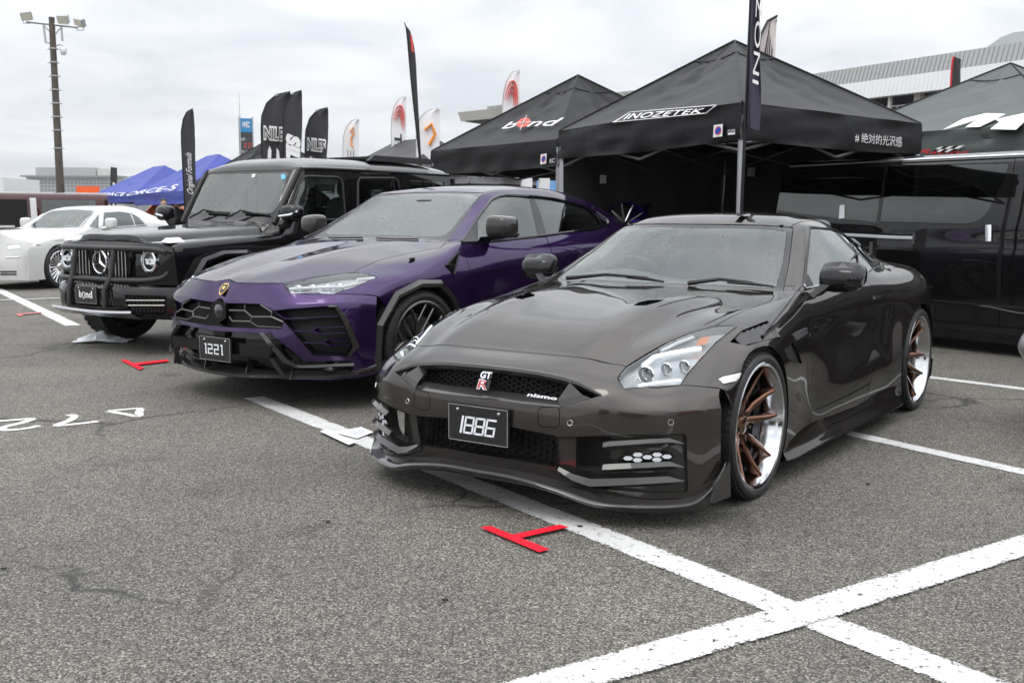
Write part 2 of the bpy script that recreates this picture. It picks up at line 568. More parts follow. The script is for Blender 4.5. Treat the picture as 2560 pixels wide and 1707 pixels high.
        if gap or depth:
            acc = {}
            for a, b, f in border:
                d = (V[vid[b]] - V[vid[a]])
                inn = f.normal.cross(d)
                if inn.length < 1e-9: continue
                inn.normalize()
                for q in (a, b): acc[q] = acc.get(q, Vector((0, 0, 0))) + inn
            for q, d in acc.items():
                if d.length > 1e-6:
                    d = d.normalized()
                    if abs(V[vid[q]].y) < 1e-4 and central: d.y = 0
                    V[vid[q]] = V[vid[q]] + d * gap
            if depth:
                dn = {}
                def low(q):
                    if q not in dn:
                        dn[q] = len(V); V.append(V[vid[q]] - N[q] * depth)
                    return dn[q]
                for a, b, f in border:
                    ia, ib = vid[a], vid[b]; la, lb = low(a), low(b)
                    d = V[ib] - V[ia]
                    nn = d.cross(-f.normal) * -1
                    nn = -f.normal.cross(d); nn = nn.normalized() if nn.length > 1e-9 else f.normal
                    F.append([ib, ia, la, lb]); LN += [nn] * 4
        if only_flange:
            q = sum(len(f.verts) for f in fs)
            F = F[len(fs):]; LN = LN[q:]
        res = []
        def mk(V, F, LN):
            """one object for each connected piece"""
            par = list(range(len(V)))
            def find(i):
                while par[i] != i:
                    par[i] = par[par[i]]; i = par[i]
                return i
            for f in F:
                r = find(f[0])
                for i in f[1:]: par[find(i)] = r
            grp = {}; q = 0
            for f in F:
                grp.setdefault(find(f[0]), []).append((f, LN[q:q + len(f)])); q += len(f)
            big = sorted(grp.values(), key=len, reverse=True)
            first = None
            for g in big:
                if len(g) < 3 and first is not None: continue
                idx = {}; V2 = []; F2 = []; L2 = []
                for f, ln in g:
                    for i in f:
                        if i not in idx: idx[i] = len(V2); V2.append(tuple(V[i]))
                    F2.append([idx[i] for i in f]); L2 += [tuple(n) for n in ln]
                me = bpy.data.meshes.new(out)
                me.from_pydata(V2, [], F2)
                me.shade_smooth()
                if len(me.loops) == len(L2): me.normals_split_custom_set(L2)
                me.materials.append(m)
                o = link(out, me, None, parent)
                first = first or o
            return first
        def mirrored():
            V2 = [Vector((p.x, -p.y, p.z)) for p in V]
            F2 = []; L2 = []; q = 0
            for f in F:
                ln = LN[q:q + len(f)]; q += len(f)
                F2.append(f[::-1]); L2 += [Vector((n.x, -n.y, n.z)) for n in ln[::-1]]
            return V2, F2, L2
        if central:
            V2, F2, L2 = mirrored()
            b = len(V)
            mp = [i if abs(V[i].y) < 1e-4 else i + b for i in range(b)]
            res.append(mk(V + V2, F + [[mp[i] for i in f] for f in F2], LN + L2))
        else:
            res.append(mk(V, F, LN))
            if both: res.append(mk(*mirrored()))
        return res

# ---------------------------------------------------------------- lettering
def text_mesh(txt, shear=0., off=0., space=1.):
    """flat glyph outlines as triangles, width and height scaled to 1 (returns verts, faces, aspect)"""
    cu = bpy.data.curves.new('t', 'FONT'); cu.body = txt; cu.shear = shear; cu.offset = off; cu.space_character = space
    cu.resolution_u = 4
    o = bpy.data.objects.new('t', cu)
    me = bpy.data.meshes.new_from_object(o)
    v = np.array([tuple(p.co)[:2] for p in me.vertices]); f = [tuple(p.vertices) for p in me.polygons]
    bpy.data.objects.remove(o); bpy.data.curves.remove(cu); bpy.data.meshes.remove(me)
    lo, hi = v.min(0), v.max(0)
    return (v - lo) / (hi - lo), f, (hi - lo)[0] / (hi - lo)[1]
def quad_map(q):
    """q: TL, TR, BR, BL corners -> function (u right, v up) -> point"""
    q = [np.array(p, float) for p in q]
    return lambda u, v: (q[0] * (1 - u) + q[1] * u) * v + (q[3] * (1 - u) + q[2] * u) * (1 - v)
def lettering(txt, fn, m, parent, name='lettering', **kw):
    v, f, a = text_mesh(txt, **kw)
    mb = MB(); mb.add([fn(p[0], p[1]) for p in v], f)
    return mb.build(name, m, parent, smooth=0, fix=False)
def shape(polys, fn, m, parent, name):
    """flat print: outlines in unit square coordinates mapped by fn"""
    mb = MB()
    for p in polys: mb.add([fn(u, v) for u, v in p], [tuple(range(len(p)))])
    return mb.build(name, m, parent, smooth=0, fix=False)
def arc(cx, cy, r, a0, a1, n=16, ry=None):
    ry = ry or r
    return [(cx + r * math.cos(R(a0 + (a1 - a0) * k / n)), cy + ry * math.sin(R(a0 + (a1 - a0) * k / n))) for k in range(n + 1)]
def ring_poly(cx, cy, r, w, n=24, ry=None):
    ry = ry or r; k = ry / r
    out = []
    for i in range(n):
        a, b = 2 * math.pi * i / n, 2 * math.pi * (i + 1) / n
        out.append([(cx + r * math.cos(a), cy + ry * math.sin(a)), (cx + r * math.cos(b), cy + ry * math.sin(b)),
                    (cx + (r - w) * math.cos(b), cy + (r - w) * k * math.sin(b)), (cx + (r - w) * math.cos(a), cy + (r - w) * k * math.sin(a))])
    return out
# ---------------------------------------------------------------- wheels
M_TYRE = mat('tyre rubber', (.014, .014, .015), .55, bump=.25, bscale=60, var=.25, vscale=20)
M_CHROME = mat('chrome', (.82, .83, .85), .06, 1.)
M_BRONZE = mat('polished bronze', (.17, .078, .046), .16, 1., coat=.5)
M_GUN = mat('gunmetal alloy', (.17, .165, .155), .28, 1.)
M_SILVER = mat('silver alloy', (.62, .63, .65), .22, 1.)
M_DISC = mat('brake steel', (.25, .25, .26), .35, 1.)
M_BLACK = mat('black plastic', (.009, .009, .010), .40, spec=.3)
M_GBLACK = mat('gloss black', (.005, .005, .006), .08, coat=1., spec=.0)
M_DARK = mat('dark void', (.004, .004, .004), .9)
M_RUB = mat('rubber seal', (.012, .012, .013), .5)

def spoke_mb(st, thick=.03):
    """st: (r, side offset, half width, y) stations; ridged beam along +x"""
    mb = MB(); rings = []
    for r, t, w, y in st:
        rings.append([(r, y - thick, t - w), (r, y - .006, t - w), (r, y, t - w * .45), (r, y, t + w * .45), (r, y - .006, t + w), (r, y - thick, t + w)])
    vs = [p for q in rings for p in q]; n = 6
    fs = [(i * n + k, i * n + (k + 1) % n, (i + 1) * n + (k + 1) % n, (i + 1) * n + k) for i in range(len(st) - 1) for k in range(n)]
    fs += [tuple(range(n)), tuple((len(st) - 1) * n + k for k in range(n))]
    return mb.add(vs, fs)
def rot_y(mb, a):
    o = MB(); ca, sa = math.cos(a), math.sin(a)
    o.v = [(x * ca - z * sa, y, x * sa + z * ca) for x, y, z in mb.v]; o.f = list(mb.f); return o
def make_wheel(parent, pos, side, Rt, Rr, width, style, a0=0., steer=0.):
    """side +1 = left of the car. wheel > tyre, spokes, cap, brake disc, caliper"""
    lip_m = {'bronze': M_CHROME, 'gun': M_GUN, 'turbine': M_CHROME, 'black': M_GBLACK}[style]
    sp_m = {'bronze': M_BRONZE, 'gun': M_GUN, 'turbine': M_CHROME, 'black': M_GBLACK}[style]
    def put(mb, name, m, par, sm=30):
        if side < 0: mb = mir(mb)
        o = mb.build(name, m, par, smooth=sm)
        return o
    depth = {'bronze': .075, 'gun': .03, 'turbine': .02, 'black': .03}[style]
    rim = MB().lathe([(-.012, Rr - .012), (.002, Rr - .008), (.006, Rr + .002), (.002, Rr + .012), (-.006, Rr + .010)], n=64)
    rim.lathe([(-.010, Rr - .012), (-.03, Rr - .022), (-depth - .03, Rr - .034), (-width * .7, Rr - .045), (-width, Rr - .02)], n=64)
    w = put(rim, 'wheel', lip_m if style != 'bronze' else mat('polished rim', (.60, .61, .63), .12, 1.), parent)
    w.location = pos
    w.rotation_euler = (0, 0, steer)
    t = MB()
    h = Rt - Rr
    prof = [(-.004, Rr + .006), (.006, Rr + h * .25), (.010, Rr + h * .5), (.004, Rr + h * .8), (-.012, Rt - .006), (-.024, Rt)]
    gw = (width - .05) / 5
    for k in range(1, 5):
        y = -.024 - k * gw
        prof += [(y + .006, Rt), (y + .004, Rt - .007), (y - .004, Rt - .007), (y - .006, Rt)]
    prof += [(-width + .02, Rt), (-width + .005, Rt - .012), (-width, Rr + h * .5), (-width + .01, Rr)]
    t.lathe(prof, n=72)
    if style != 'turbine':
        nb = 64 if style != 'black' else 40
        for k in range(nb):            # shoulder tread blocks
            a = 2 * math.pi * k / nb
            ca, sa = math.cos(a), math.sin(a)
            bl = MB().box((Rt - .002, -.028, 0), (.007 if style != 'black' else .014, .044, .022 if style != 'black' else .04))
            t.add([(x * ca - z * sa, y, x * sa + z * ca) for x, y, z in bl.v], bl.f)
    put(t, 'tyre', M_TYRE, w, 25)
    d = MB().lathe([(-depth - .055, .06), (-depth - .055, Rr - .085), (-depth - .085, Rr - .085), (-depth - .085, .06)], n=40)
    put(d, 'brake_disc', M_DISC, w)
    b = MB().lathe([(-width * .9, .0), (-width * .9, Rr - .02)], n=24)
    put(b, 'inner_dark', M_DARK, w)
    cal = MB()
    for k in range(5):
        a = R(150 + k * 12)
        cal.box(((Rr - .075) * math.cos(a), -depth - .06, (Rr - .075) * math.sin(a)), (.07, .06, .05), Matrix.Rotation(-a, 3, 'Y'))
    put(cal, 'brake_caliper', M_BLACK, w)
    if style == 'bronze':
        for k in range(5):
            for sgn in (-1, 1):
                s = spoke_mb([(.040, sgn * .012, .018, -.095), (.095, sgn * .022, .016, -.088), (.125, sgn * .036, .020, -.078), (.20, sgn * .056, .014, -.048), (Rr - .030, sgn * .066, .008, -.020)], .05)
                put(rot_y(s, a0 + 2 * math.pi * k / 5), 'spoke', sp_m, w, 20)
        put(MB().lathe([(-.075, 0), (-.075, .03), (-.085, .05), (-.115, .062)], n=32), 'centre_cap', sp_m, w)
        for k in range(5):
            a = a0 + 2 * math.pi * (k + .5) / 5
            put(MB().lathe([(-.07, 0), (-.07, .009), (-.1, .009)], c=(.058 * math.cos(a), 0, .058 * math.sin(a)), n=8), 'wheel_nut', M_GUN, w)
    elif style == 'gun':
        for k in range(5):
            for st in ([(.05, -.0, .020, -.05), (.14, 0, .016, -.035), (.17, 0, .015, -.03)],
                       [(.165, .0, .015, -.03), (Rr - .018, .085, .011, -.008)], [(.165, .0, .015, -.03), (Rr - .018, -.085, .011, -.008)]):
                put(rot_y(spoke_mb(st, .03), a0 + 2 * math.pi * k / 5), 'spoke', sp_m, w, 20)
            st = [(.06, .0, .014, -.055), (Rr - .018, 0, .010, -.02)]
            put(rot_y(spoke_mb(st, .025), a0 + 2 * math.pi * (k + .5) / 5), 'spoke', sp_m, w, 20)
        put(MB().lathe([(-.035, 0), (-.035, .04), (-.05, .065), (-.08, .07)], n=24), 'centre_cap', M_BLACK, w)
    elif style == 'turbine':
        for k in range(22):
            st = [(.075, 0, .011, -.02), (Rr * .6, .0, .013, -.015), (Rr - .022, .0, .021, -.012)]
            put(rot_y(spoke_mb(st, .02), a0 + 2 * math.pi * k / 22), 'spoke', sp_m, w, 20)
        put(MB().lathe([(-.005, 0), (-.005, .05), (-.02, .075), (-.04, .08)], n=32), 'centre_cap', M_CHROME, w)
    else:
        for k in range(5):
            for sgn in (-1, 1):
                st = [(.05, sgn * .015, .02, -.05), (Rr - .02, sgn * .05, .014, -.02)]
                put(rot_y(spoke_mb(st, .03), a0 + 2 * math.pi * k / 5), 'spoke', sp_m, w, 20)
        put(MB().lathe([(-.03, 0), (-.03, .05), (-.08, .07)], n=24), 'centre_cap', M_BLACK, w)
    return w
# ---------------------------------------------------------------- brown sports coupe
M_BROWN = paint('brown metallic paint', (.046, .040, .036), .8, .26)
M_CARB = carbon('carbon fibre', light=1.8, scale=420.)
M_WS = glass('windscreen glass', (.90, .96, .95), 0., .05)
M_SG = glass('side window glass', (.42, .52, .48), 0., .05)
M_TINT = glass('privacy glass', (.05, .055, .055), 0., .04)
M_LENS = glass('lamp lens', (.93, .94, .95), 0., .03)
M_LAMP = mat('lamp reflector', (.74, .76, .79), .18, .5)
M_DRL = mat('lit daylight strip', (.9, .93, 1.), .3)
M_DRL.node_tree.nodes['Principled BSDF'].inputs['Emission Color'].default_value = (.92, .96, 1, 1); M_DRL.node_tree.nodes['Principled BSDF'].inputs['Emission Strength'].default_value = .45
M_LAMPW = mat('lamp daylight bar', (.85, .88, .92), .3)
M_AMBER = mat('amber reflector', (.75, .22, .05), .25)
M_WHITE = mat('white print', (.80, .80, .80), .5)
M_SEAT = mat('interior leather', (.10, .105, .11), .6)
M_TRIM = mat('satin grey trim', (.10, .10, .105), .35)
GT = (.38, 5.3145, .6099)
z1 = zoom(900, 500, .6378); z2 = zoom(900, 800, .3188); z3 = zoom(1300, 750, .3507); z4 = zoom(1750, 500, .5102); z5 = zoom(1360, 520, .29762)

def gtr_grid():
    rows = [
     [(.675,0,.687),(.678,.21,.688),(.672,.42,.686),(.648,.585,.662),(.655,.69,.585),(.566,.80,.592),(.49,.88,.583),(.43,.92,.572),(.42,.93,.565),(.41,.93,.56)],
     [(.45,0,.785),(.45,.21,.788),(.45,.42,.781),(.43,.63,.745),(.41,.73,.70),(.36,.83,.670),(.31,.90,.640),(.28,.935,.60),(.27,.94,.55),(.27,.94,.40)],
     [(.20,0,.842),(.20,.21,.846),(.20,.42,.845),(.19,.67,.795),(.18,.76,.770),(.16,.845,.735),(.14,.905,.70),(.13,.935,.66),(.12,.94,.5),(.12,.93,.25)],
     [(0,0,.873),(0,.21,.877),(0,.42,.878),(-.01,.70,.826),(-.02,.78,.805),(-.03,.86,.773),(-.03,.915,.735),(-.03,.94,.69),(-.03,.945,.5),(-.03,.93,.2)],
     [(-.25,0,.897),(-.25,.22,.899),(-.25,.44,.897),(-.25,.72,.848),(-.25,.79,.833),(-.25,.86,.805),(-.25,.91,.745),(-.25,.935,.64),(-.25,.94,.42),(-.25,.93,.16)],
     [(-.5,0,.912),(-.5,.23,.912),(-.5,.45,.908),(-.5,.73,.872),(-.5,.79,.862),(-.5,.845,.838),(-.5,.89,.765),(-.5,.905,.60),(-.5,.915,.40),(-.5,.92,.15)],
     [(-.72,0,.922),(-.72,.25,.921),(-.735,.47,.917),(-.78,.70,.908),(-.83,.765,.908),(-.87,.808,.915),(-.80,.868,.80),(-.75,.880,.60),(-.75,.885,.40),(-.75,.92,.14)],
     [(-1.0,0,1.118),(-1.005,.24,1.112),(-1.03,.43,1.098),(-1.09,.615,1.075),(-1.17,.690,1.075),(-1.16,.812,.924),(-1.15,.870,.81),(-1.15,.873,.60),(-1.15,.885,.40),(-1.15,.92,.14)],
     [(-1.28,0,1.282),(-1.29,.22,1.277),(-1.32,.40,1.264),(-1.385,.535,1.242),(-1.50,.605,1.236),(-1.50,.818,.932),(-1.5,.872,.82),(-1.5,.874,.60),(-1.5,.89,.40),(-1.5,.92,.14)],
     [(-1.7,0,1.328),(-1.7,.22,1.324),(-1.72,.40,1.308),(-1.76,.525,1.280),(-1.81,.610,1.220),(-1.8,.815,.942),(-1.8,.876,.83),(-1.8,.879,.60),(-1.8,.895,.40),(-1.8,.92,.14)],
     [(-2.1,0,1.308),(-2.1,.22,1.303),(-2.1,.40,1.284),(-2.12,.535,1.238),(-2.13,.620,1.170),(-2.15,.805,.952),(-2.15,.887,.845),(-2.15,.895,.60),(-2.15,.905,.40),(-2.15,.92,.14)],
     [(-2.5,0,1.222),(-2.5,.22,1.217),(-2.5,.40,1.20),(-2.5,.56,1.140),(-2.46,.66,1.06),(-2.5,.77,.968),(-2.5,.905,.865),(-2.5,.940,.65),(-2.5,.945,.40),(-2.5,.93,.15)],
     [(-2.85,0,1.10),(-2.85,.22,1.097),(-2.85,.42,1.082),(-2.82,.58,1.035),(-2.8,.68,.995),(-2.8,.80,.962),(-2.8,.91,.885),(-2.8,.955,.70),(-2.8,.955,.4),(-2.8,.93,.16)],
     [(-3.15,0,1.0),(-3.15,.22,1.0),(-3.15,.45,.985),(-3.12,.60,.968),(-3.1,.69,.958),(-3.1,.785,.945),(-3.1,.885,.87),(-3.1,.945,.65),(-3.12,.94,.4),(-3.1,.92,.2)],
     [(-3.5,0,.98),(-3.5,.22,.98),(-3.5,.45,.97),(-3.45,.60,.955),(-3.42,.68,.94),(-3.4,.76,.91),(-3.4,.835,.80),(-3.4,.87,.6),(-3.42,.87,.4),(-3.4,.85,.22)],
     [(-3.64,0,.94),(-3.64,.22,.94),(-3.64,.45,.935),(-3.6,.58,.92),(-3.57,.65,.90),(-3.54,.71,.85),(-3.53,.76,.74),(-3.53,.78,.6),(-3.55,.78,.4),(-3.53,.76,.25)],
    ]
    out = []
    for i, r in enumerate(rows):
        a, b = np.array(r[2]), np.array(r[3])
        k = {0: .004, 1: .016, 2: .020, 3: .018, 4: .012, 5: .006}.get(i, 0.)
        up = {1: .006, 2: .010, 3: .010, 4: .007, 5: .003}.get(i, 0.)
        r = list(r); r[2] = (r[2][0], r[2][1] - .02 * (i < 6), r[2][2] + up)
        out.append(r[:3] + [tuple(a * .55 + b * .45 - np.array([0, 0, k]))] + r[3:])
    return out
def bumper_grid():
    A = gtr_grid()[0][:9]
    def ins(r): a, b = np.array(r[2]), np.array(r[3]); return r[:3] + [tuple(a * .55 + b * .45)] + r[3:]
    return [A] + [ins(r) for r in [
     [(.850,0,.622),(.846,.21,.618),(.826,.42,.604),(.795,.585,.585),(.725,.70,.553),(.64,.81,.548),(.54,.89,.543),(.46,.93,.54)],
     [(.895,0,.52),(.893,.21,.519),(.873,.42,.515),(.835,.585,.51),(.765,.71,.50),(.68,.82,.497),(.57,.90,.495),(.465,.945,.49)],
     [(.905,0,.40),(.903,.21,.40),(.883,.42,.398),(.840,.585,.396),(.765,.72,.395),(.675,.83,.395),(.57,.90,.39),(.465,.945,.385)],
     [(.885,0,.26),(.883,.21,.26),(.863,.42,.26),(.82,.585,.26),(.75,.72,.26),(.66,.83,.26),(.565,.90,.255),(.46,.945,.25)],
     [(.845,0,.125),(.843,.21,.125),(.825,.42,.125),(.79,.585,.125),(.73,.72,.125),(.645,.83,.125),(.56,.90,.12),(.455,.945,.115)]]]

def seat(parent, x, y, z, w=.5, m=None, head=True):
    m = m or M_SEAT
    mb = rbox((x, y, z + .08), (.5, w, .18), .5); mb.build('seat_cushion', m, parent)
    b = MB(); rows = []
    base = rbox((0, 0, .30), (.16, w, .62), .45)
    b.v = [(x - .24 - p[2] * .30 + p[0], y + p[1], z + .05 + p[2]) for p in base.v]; b.f = base.f
    b.build('seat_back', m, parent)
    if head:
        rbox((x - .43, y, z + .76), (.11, .26, .2), .5).build('headrest', m, parent)
def steering_wheel(parent, c, r=.185, tilt=25):
    mb = MB(); M = Matrix.Rotation(R(tilt), 3, 'Y')
    ring = [Vector(c) + M @ Vector((0, r * math.cos(R(a)), r * math.sin(R(a)))) for a in range(0, 361, 15)]
    mb.tube(ring, .016, 8)
    for a in (90 + 90, 0, 270):
        mb.tube([Vector(c), Vector(c) + M @ Vector((0, r * math.cos(R(a)), r * math.sin(R(a))))], .02, 6)
    mb.tube([Vector(c) + M @ Vector((-.03, 0, 0)), Vector(c) + M @ Vector((.08, 0, -.02))], .05, 10)
    mb.build('steering_wheel', M_BLACK, parent)
def plate_on(parent, c, w, h, yaw_l, txt, m_txt, txt_kw, tilt=0., box=(.22, .80, .2, .72), screws=True):
    """black display plate with rounded border, number and two screws; faces local +x"""
    M = Matrix.Rotation(R(tilt), 3, 'Y')
    P = lambda u, v, d=0: Vector(c) + M @ Vector((d, (u - .5) * w, (v - .5) * h))
    o = MB().hexa([P(0, 0, -.012), P(1, 0, -.012), P(1, 1, -.012), P(0, 1, -.012)], [P(0, 0), P(1, 0), P(1, 1), P(0, 1)]).build('number_plate', mat('plate black', (.012, .012, .013), .35, coat=.3), parent, smooth=0)
    fr = MB(); a, b = .012, .024
    for q in ([(a, a), (1 - a, a), (1 - a, b), (a, b)], [(a, 1 - b), (1 - a, 1 - b), (1 - a, 1 - a), (a, 1 - a)], [(a, a), (a * 1.5, a), (a * 1.5, 1 - a), (a, 1 - a)], [(1 - a * 1.5, a), (1 - a, a), (1 - a, 1 - a), (1 - a * 1.5, 1 - a)]):
        fr.add([P(u, v, .0015) for u, v in q], [(0, 1, 2, 3)])
    fr.build('plate_border', M_LAMP, o, smooth=0, fix=False)
    if callable(txt): txt(P, o)
    else: lettering(txt, lambda u, v: P(box[0] + u * (box[1] - box[0]), box[2] + v * (box[3] - box[2]), .002), m_txt, o, 'number', **txt_kw)
    if screws:
        for u in (.16, .84):
            MB().lathe([(.005, 0), (.004, .006), (0, .008)], c=P(u, .86, 0), axis='x', n=10).build('screw', M_SILVER, o)
    return o
def wiper(parent, A, B, pivot, lift=.012):
    mb = MB().tube([A, (Vector(A) + Vector(B)) / 2 + Vector((0, 0, .006)), B], [.006, .011, .006], 6)
    mid = (Vector(A) * .55 + Vector(B) * .45) + Vector((0, 0, .012))
    mb.tube([pivot, (Vector(pivot) + mid) / 2 + Vector((0, 0, .02)), mid], [.014, .010, .007], 6)
    mb.build('wiper', M_BLACK, parent)
def underbody(parent, boxes):
    mb = MB()
    for c, d in boxes: mb.box(c, d)
    mb.build('underbody', M_DARK, parent, smooth=0)

def build_gtr():
    H = Half(*GT)
    su = [6, 6, 5, 5, 5, 5, 7, 7, 6, 6, 6, 5, 5, 5, 3]
    G = surf(gtr_grid(), su, [4, 4, 3, 3, 4, 3, 4, 4, 4, 4], cu=[(6, 0, 5), (14, 0, 10)], cv=[(6, 6, 11), (4, 6, 10), (5, 7, 10)])
    H.add(G, 'body')
    B = surf(bumper_grid(), 6, [4, 4, 3, 3, 4, 3, 4, 4], cu=[(2, 0, 8)], cv=[(6, 2, 5)])
    H.add(B, 'bumper')
    H.weld()
    for f in H.bm.faces:
        c = f.calc_center_median()
        if f.normal.dot(c - Vector((min(max(c.x, -2.8), .2), 0, .45))) < 0: f.normal_flip()
    H.bm.normal_update()
    H.freeze()
    arch = lambda cx, r, z0=.34: [(cx + r * math.cos(R(a)), z0 + r * .985 * math.sin(R(a))) for a in range(-40, 221, 10)]
    lo = lambda c: c.y > .6
    H.cut2('void', arch(-.0, .375), (0, 2), ['body', 'bumper'], lo)
    H.cut2('void', arch(-2.78, .385), (0, 2), ['body'], lo)
    H.drop('void')
    gh = lambda c: c.z > .9
    H.cut('frit', z1((1250,95),(1450,96),(1600,100),(1698,108),(1682,240),(1659,356),(1560,353),(1400,345),(1100,334),(1000,331),(1000,200),(1030,92)), ['body'], gh)
    H.cut('windscreen', z1((1250,108),(1450,109),(1600,114),(1672,124),(1658,240),(1632,334),(1610,342),(1560,338),(1400,331),(1100,321),(1000,317),(1000,200),(1030,108)), ['frit'], gh)
    H.cut('side_window', z1((1765,106),(1830,112),(1890,131),(1925,152),(1946,215),(1957,292),(1850,325),(1745,350),(1740,335)), ['body'], lambda c: c.z > .9 and c.y > .5)
    H.cut('quarter_window', z1((1932,152),(1962,178),(1995,215),(2025,255),(2020,266),(1968,290),(1955,220)), ['body'], lambda c: c.z > .9 and c.y > .5)
    H.cut('bonnet', z1((400,566),(590,594),(700,605),(905,622),(1040,655),(1120,604),(1200,560),(1300,520),(1385,498),(1470,450),(1560,415),(1610,395),(1622,378),(1615,360),(1560,354),(1400,346),(1100,335),(1000,331),(400,331)), ['body'])
    H.cut('bonnet_duct', z1((1072,414),(1095,400),(1130,393),(1192,390),(1172,399),(1120,413)), ['bonnet'])
    H.cut('headlamp', z3((697,560),(712,530),(755,480),(900,390),(1060,300),(1250,225),(1380,188),(1520,182),(1545,190),(1400,300),(1280,430),(1200,520),(1145,605),(740,630)), ['body', 'bumper', 'bonnet'])
    H.cut('marker', z3((1408,562),(1440,545),(1582,512),(1570,548),(1540,580),(1450,602)), ['body', 'bumper'])
    H.cut('door', z1((1725,357),(1738,430),(1748,520),(1752,620),(1760,780),(1768,888),(1880,845),(1975,790),(2005,700),(2030,600),(2048,460),(2050,410),(2042,350),(2000,330),(1960,298),(1850,328)), ['body'])
    H.cut('door_recess', z1((1766,792),(1850,772),(1930,745),(2004,716),(1940,752),(1850,795),(1790,820),(1767,826)), ['door'])
    H.cut('vent', z4((148,696),(205,640),(330,592),(372,640),(398,672),(300,690),(235,712)), ['body'])
    H.cut('wing_scoop', z4((415,735),(455,700),(480,745),(500,800),(455,790),(430,775)), ['body'])
    H.cut2('fender', [(.8,.3),(.8,1.0),(-.9,1.0),(-.9,.0),(.3,0)], (0, 2), ['body'], lambda c: c.y > .5 and c.x > -.86)
    H.cut2('roof', [(-1.2,0),(-2.35,0),(-2.35,.54),(-1.2,.54)], (0, 1), ['body'], lambda c: c.z > 1.1 and c.x < -1.2)
    H.cut2('rear_window', [(-2.40,-.01),(-3.0,-.01),(-2.98,.42),(-2.40,.40)], (0, 1), ['body'], lambda c: c.z > 1.0)
    H.cut('grille', z1((400,640),(505,658),(650,676),(790,703),(860,724),(945,765),(900,777),(782,810),(640,797),(505,777),(400,757)), ['bumper'])
    H.cut('intake', z1((400,870),(505,880),(600,892),(765,926),(765,1046),(600,1015),(400,985)), ['bumper'])
    H.cut('insert', z3((248,980),(1160,955),(1185,975),(1195,1365),(940,1372),(500,1335),(265,1235)), ['bumper'])
    H.cut('duct', z3((400,978),(640,973),(640,1160),(600,1210),(430,1215),(400,1200)), ['insert'])
    H.cut('tow_cover', z3((128,790),(150,765),(265,762),(282,785),(278,890),(255,908),(150,900),(130,880)), ['bumper'])
    for q in ('grille', 'intake', 'duct', 'vent'): H.drop(q)
    H.prepare()
    car = thing('sports_coupe', 'lowered brown metallic sports coupe with bronze wheels and plate 1886, nearest the camera', 'car', (GT[0], GT[1], 0), -math.pi / 2 - GT[2], 'cars on show')
    e = H.emit
    e('body', 'body', M_BROWN, car, True)
    bump = e('bumper', 'front_bumper', M_BROWN, car, True)[0]
    bon = e('bonnet', 'bonnet', M_BROWN, car, True)[0]
    e('bonnet_duct', 'bonnet_duct', M_DARK, bon, inset=.022)
    e('bonnet_duct', 'bonnet_duct_edge', M_GBLACK, bon, depth=.024, only_flange=True)
    wing = e('fender', 'front_wing', M_BROWN, car)
    doors = e('door', 'door', M_BROWN, car)
    e('door_recess', 'door_recess', M_BROWN, car, inset=.006, gap=.0, depth=0)
    e('roof', 'roof', M_BROWN, car, True, gap=.004)
    e('frit', 'windscreen_border', M_GBLACK, car, True, gap=.001, depth=.01, inset=.003)
    e('windscreen', 'windscreen', M_WS, car, True, gap=0, depth=.004, inset=.003)
    e('rear_window', 'rear_window', M_TINT, car, True, gap=0, depth=.004, inset=.002)
    e('side_window', 'side_window', M_SG, car, gap=0, depth=.004, inset=.004)
    e('quarter_window', 'quarter_window', M_TINT, car, gap=0, depth=.004, inset=.004)
    e('insert', 'bumper_insert', M_CARB, car, gap=.001, depth=.03, inset=.016)
    e('insert', 'insert_edge', M_CARB, car, gap=0, depth=.018, only_flange=True)
    tw = e('tow_cover', 'tow_hook_cover', M_BROWN, car, gap=.0012)
    e('marker', 'side_marker', mat('marker lens', (.62, .62, .60), .12, coat=1.), car, inset=-.003)
    e('wing_scoop', 'wing_grille', M_BLACK, car, inset=.012)
    # window seals
    for px in (z1((1740,335),(1745,350),(1850,325),(1957,292)), z1((1968,291),(2020,267),(2034,262))):
        p = H.on(px, .004); mb = MB().tube(p, .006, 6); mb.build('window_seal', M_SILVER, car); mir(mb).build('window_seal', M_SILVER, car)
    for px in (z1((1740,335),(1752,220),(1764,107),(1830,113),(1892,132),(1926,152),(1947,215),(1958,292)), z1((1932,150),(1962,177),(1997,215),(2027,255))):
        p = H.on(px, .0); mb = MB().tube(p, .008, 6); mb.build('window_rubber', M_RUB, car); mir(mb).build('window_rubber', M_RUB, car)
    # head lamps
    for lens in e('headlamp', 'headlamp', M_LENS, car, gap=.003, depth=.003): pass
    lamps = [o for o in car.children if o.name.startswith('headlamp')]
    for k, sd in ((0, 1), (1, -1)):
        pa = lamps[k]
        def put(mb, name, m, sm=35): (mb if sd > 0 else mir(mb)).build(name, m, pa, smooth=sm)
        hs = e('headlamp', 'lamp_housing', M_LAMP, pa, gap=.002, depth=0, inset=.045, both=False)
        eg = e('headlamp', 'lamp_edge', M_BLACK, pa, gap=.001, depth=.05, both=False, only_flange=True)
        if sd < 0:
            for o in hs + eg:
                o.data.transform(Matrix.Diagonal((1, -1, 1, 1))); o.data.flip_normals()
        for (cx, cy, rr) in ((905, 520, .027), (1048, 476, .018), (1175, 456, .018)):
            c = H.on(z3((cx, cy)), -.012)[0]
            ax = [(c.x - .05, c.y, c.z)]
            put(MB().lathe([(0, rr * 1.45), (.004, rr * 1.28), (-.015, rr * 1.05)], c=c, axis='x', n=28), 'lamp_ring', M_CHROME)
            put(MB().lathe([(-.004, 0.0001), (-.006, rr * .5), (-.012, rr * .85), (-.02, rr * 1.05)], c=c, axis='x', n=24), 'projector', mat('projector glass', (.30, .32, .35), .03, .3, coat=1.))
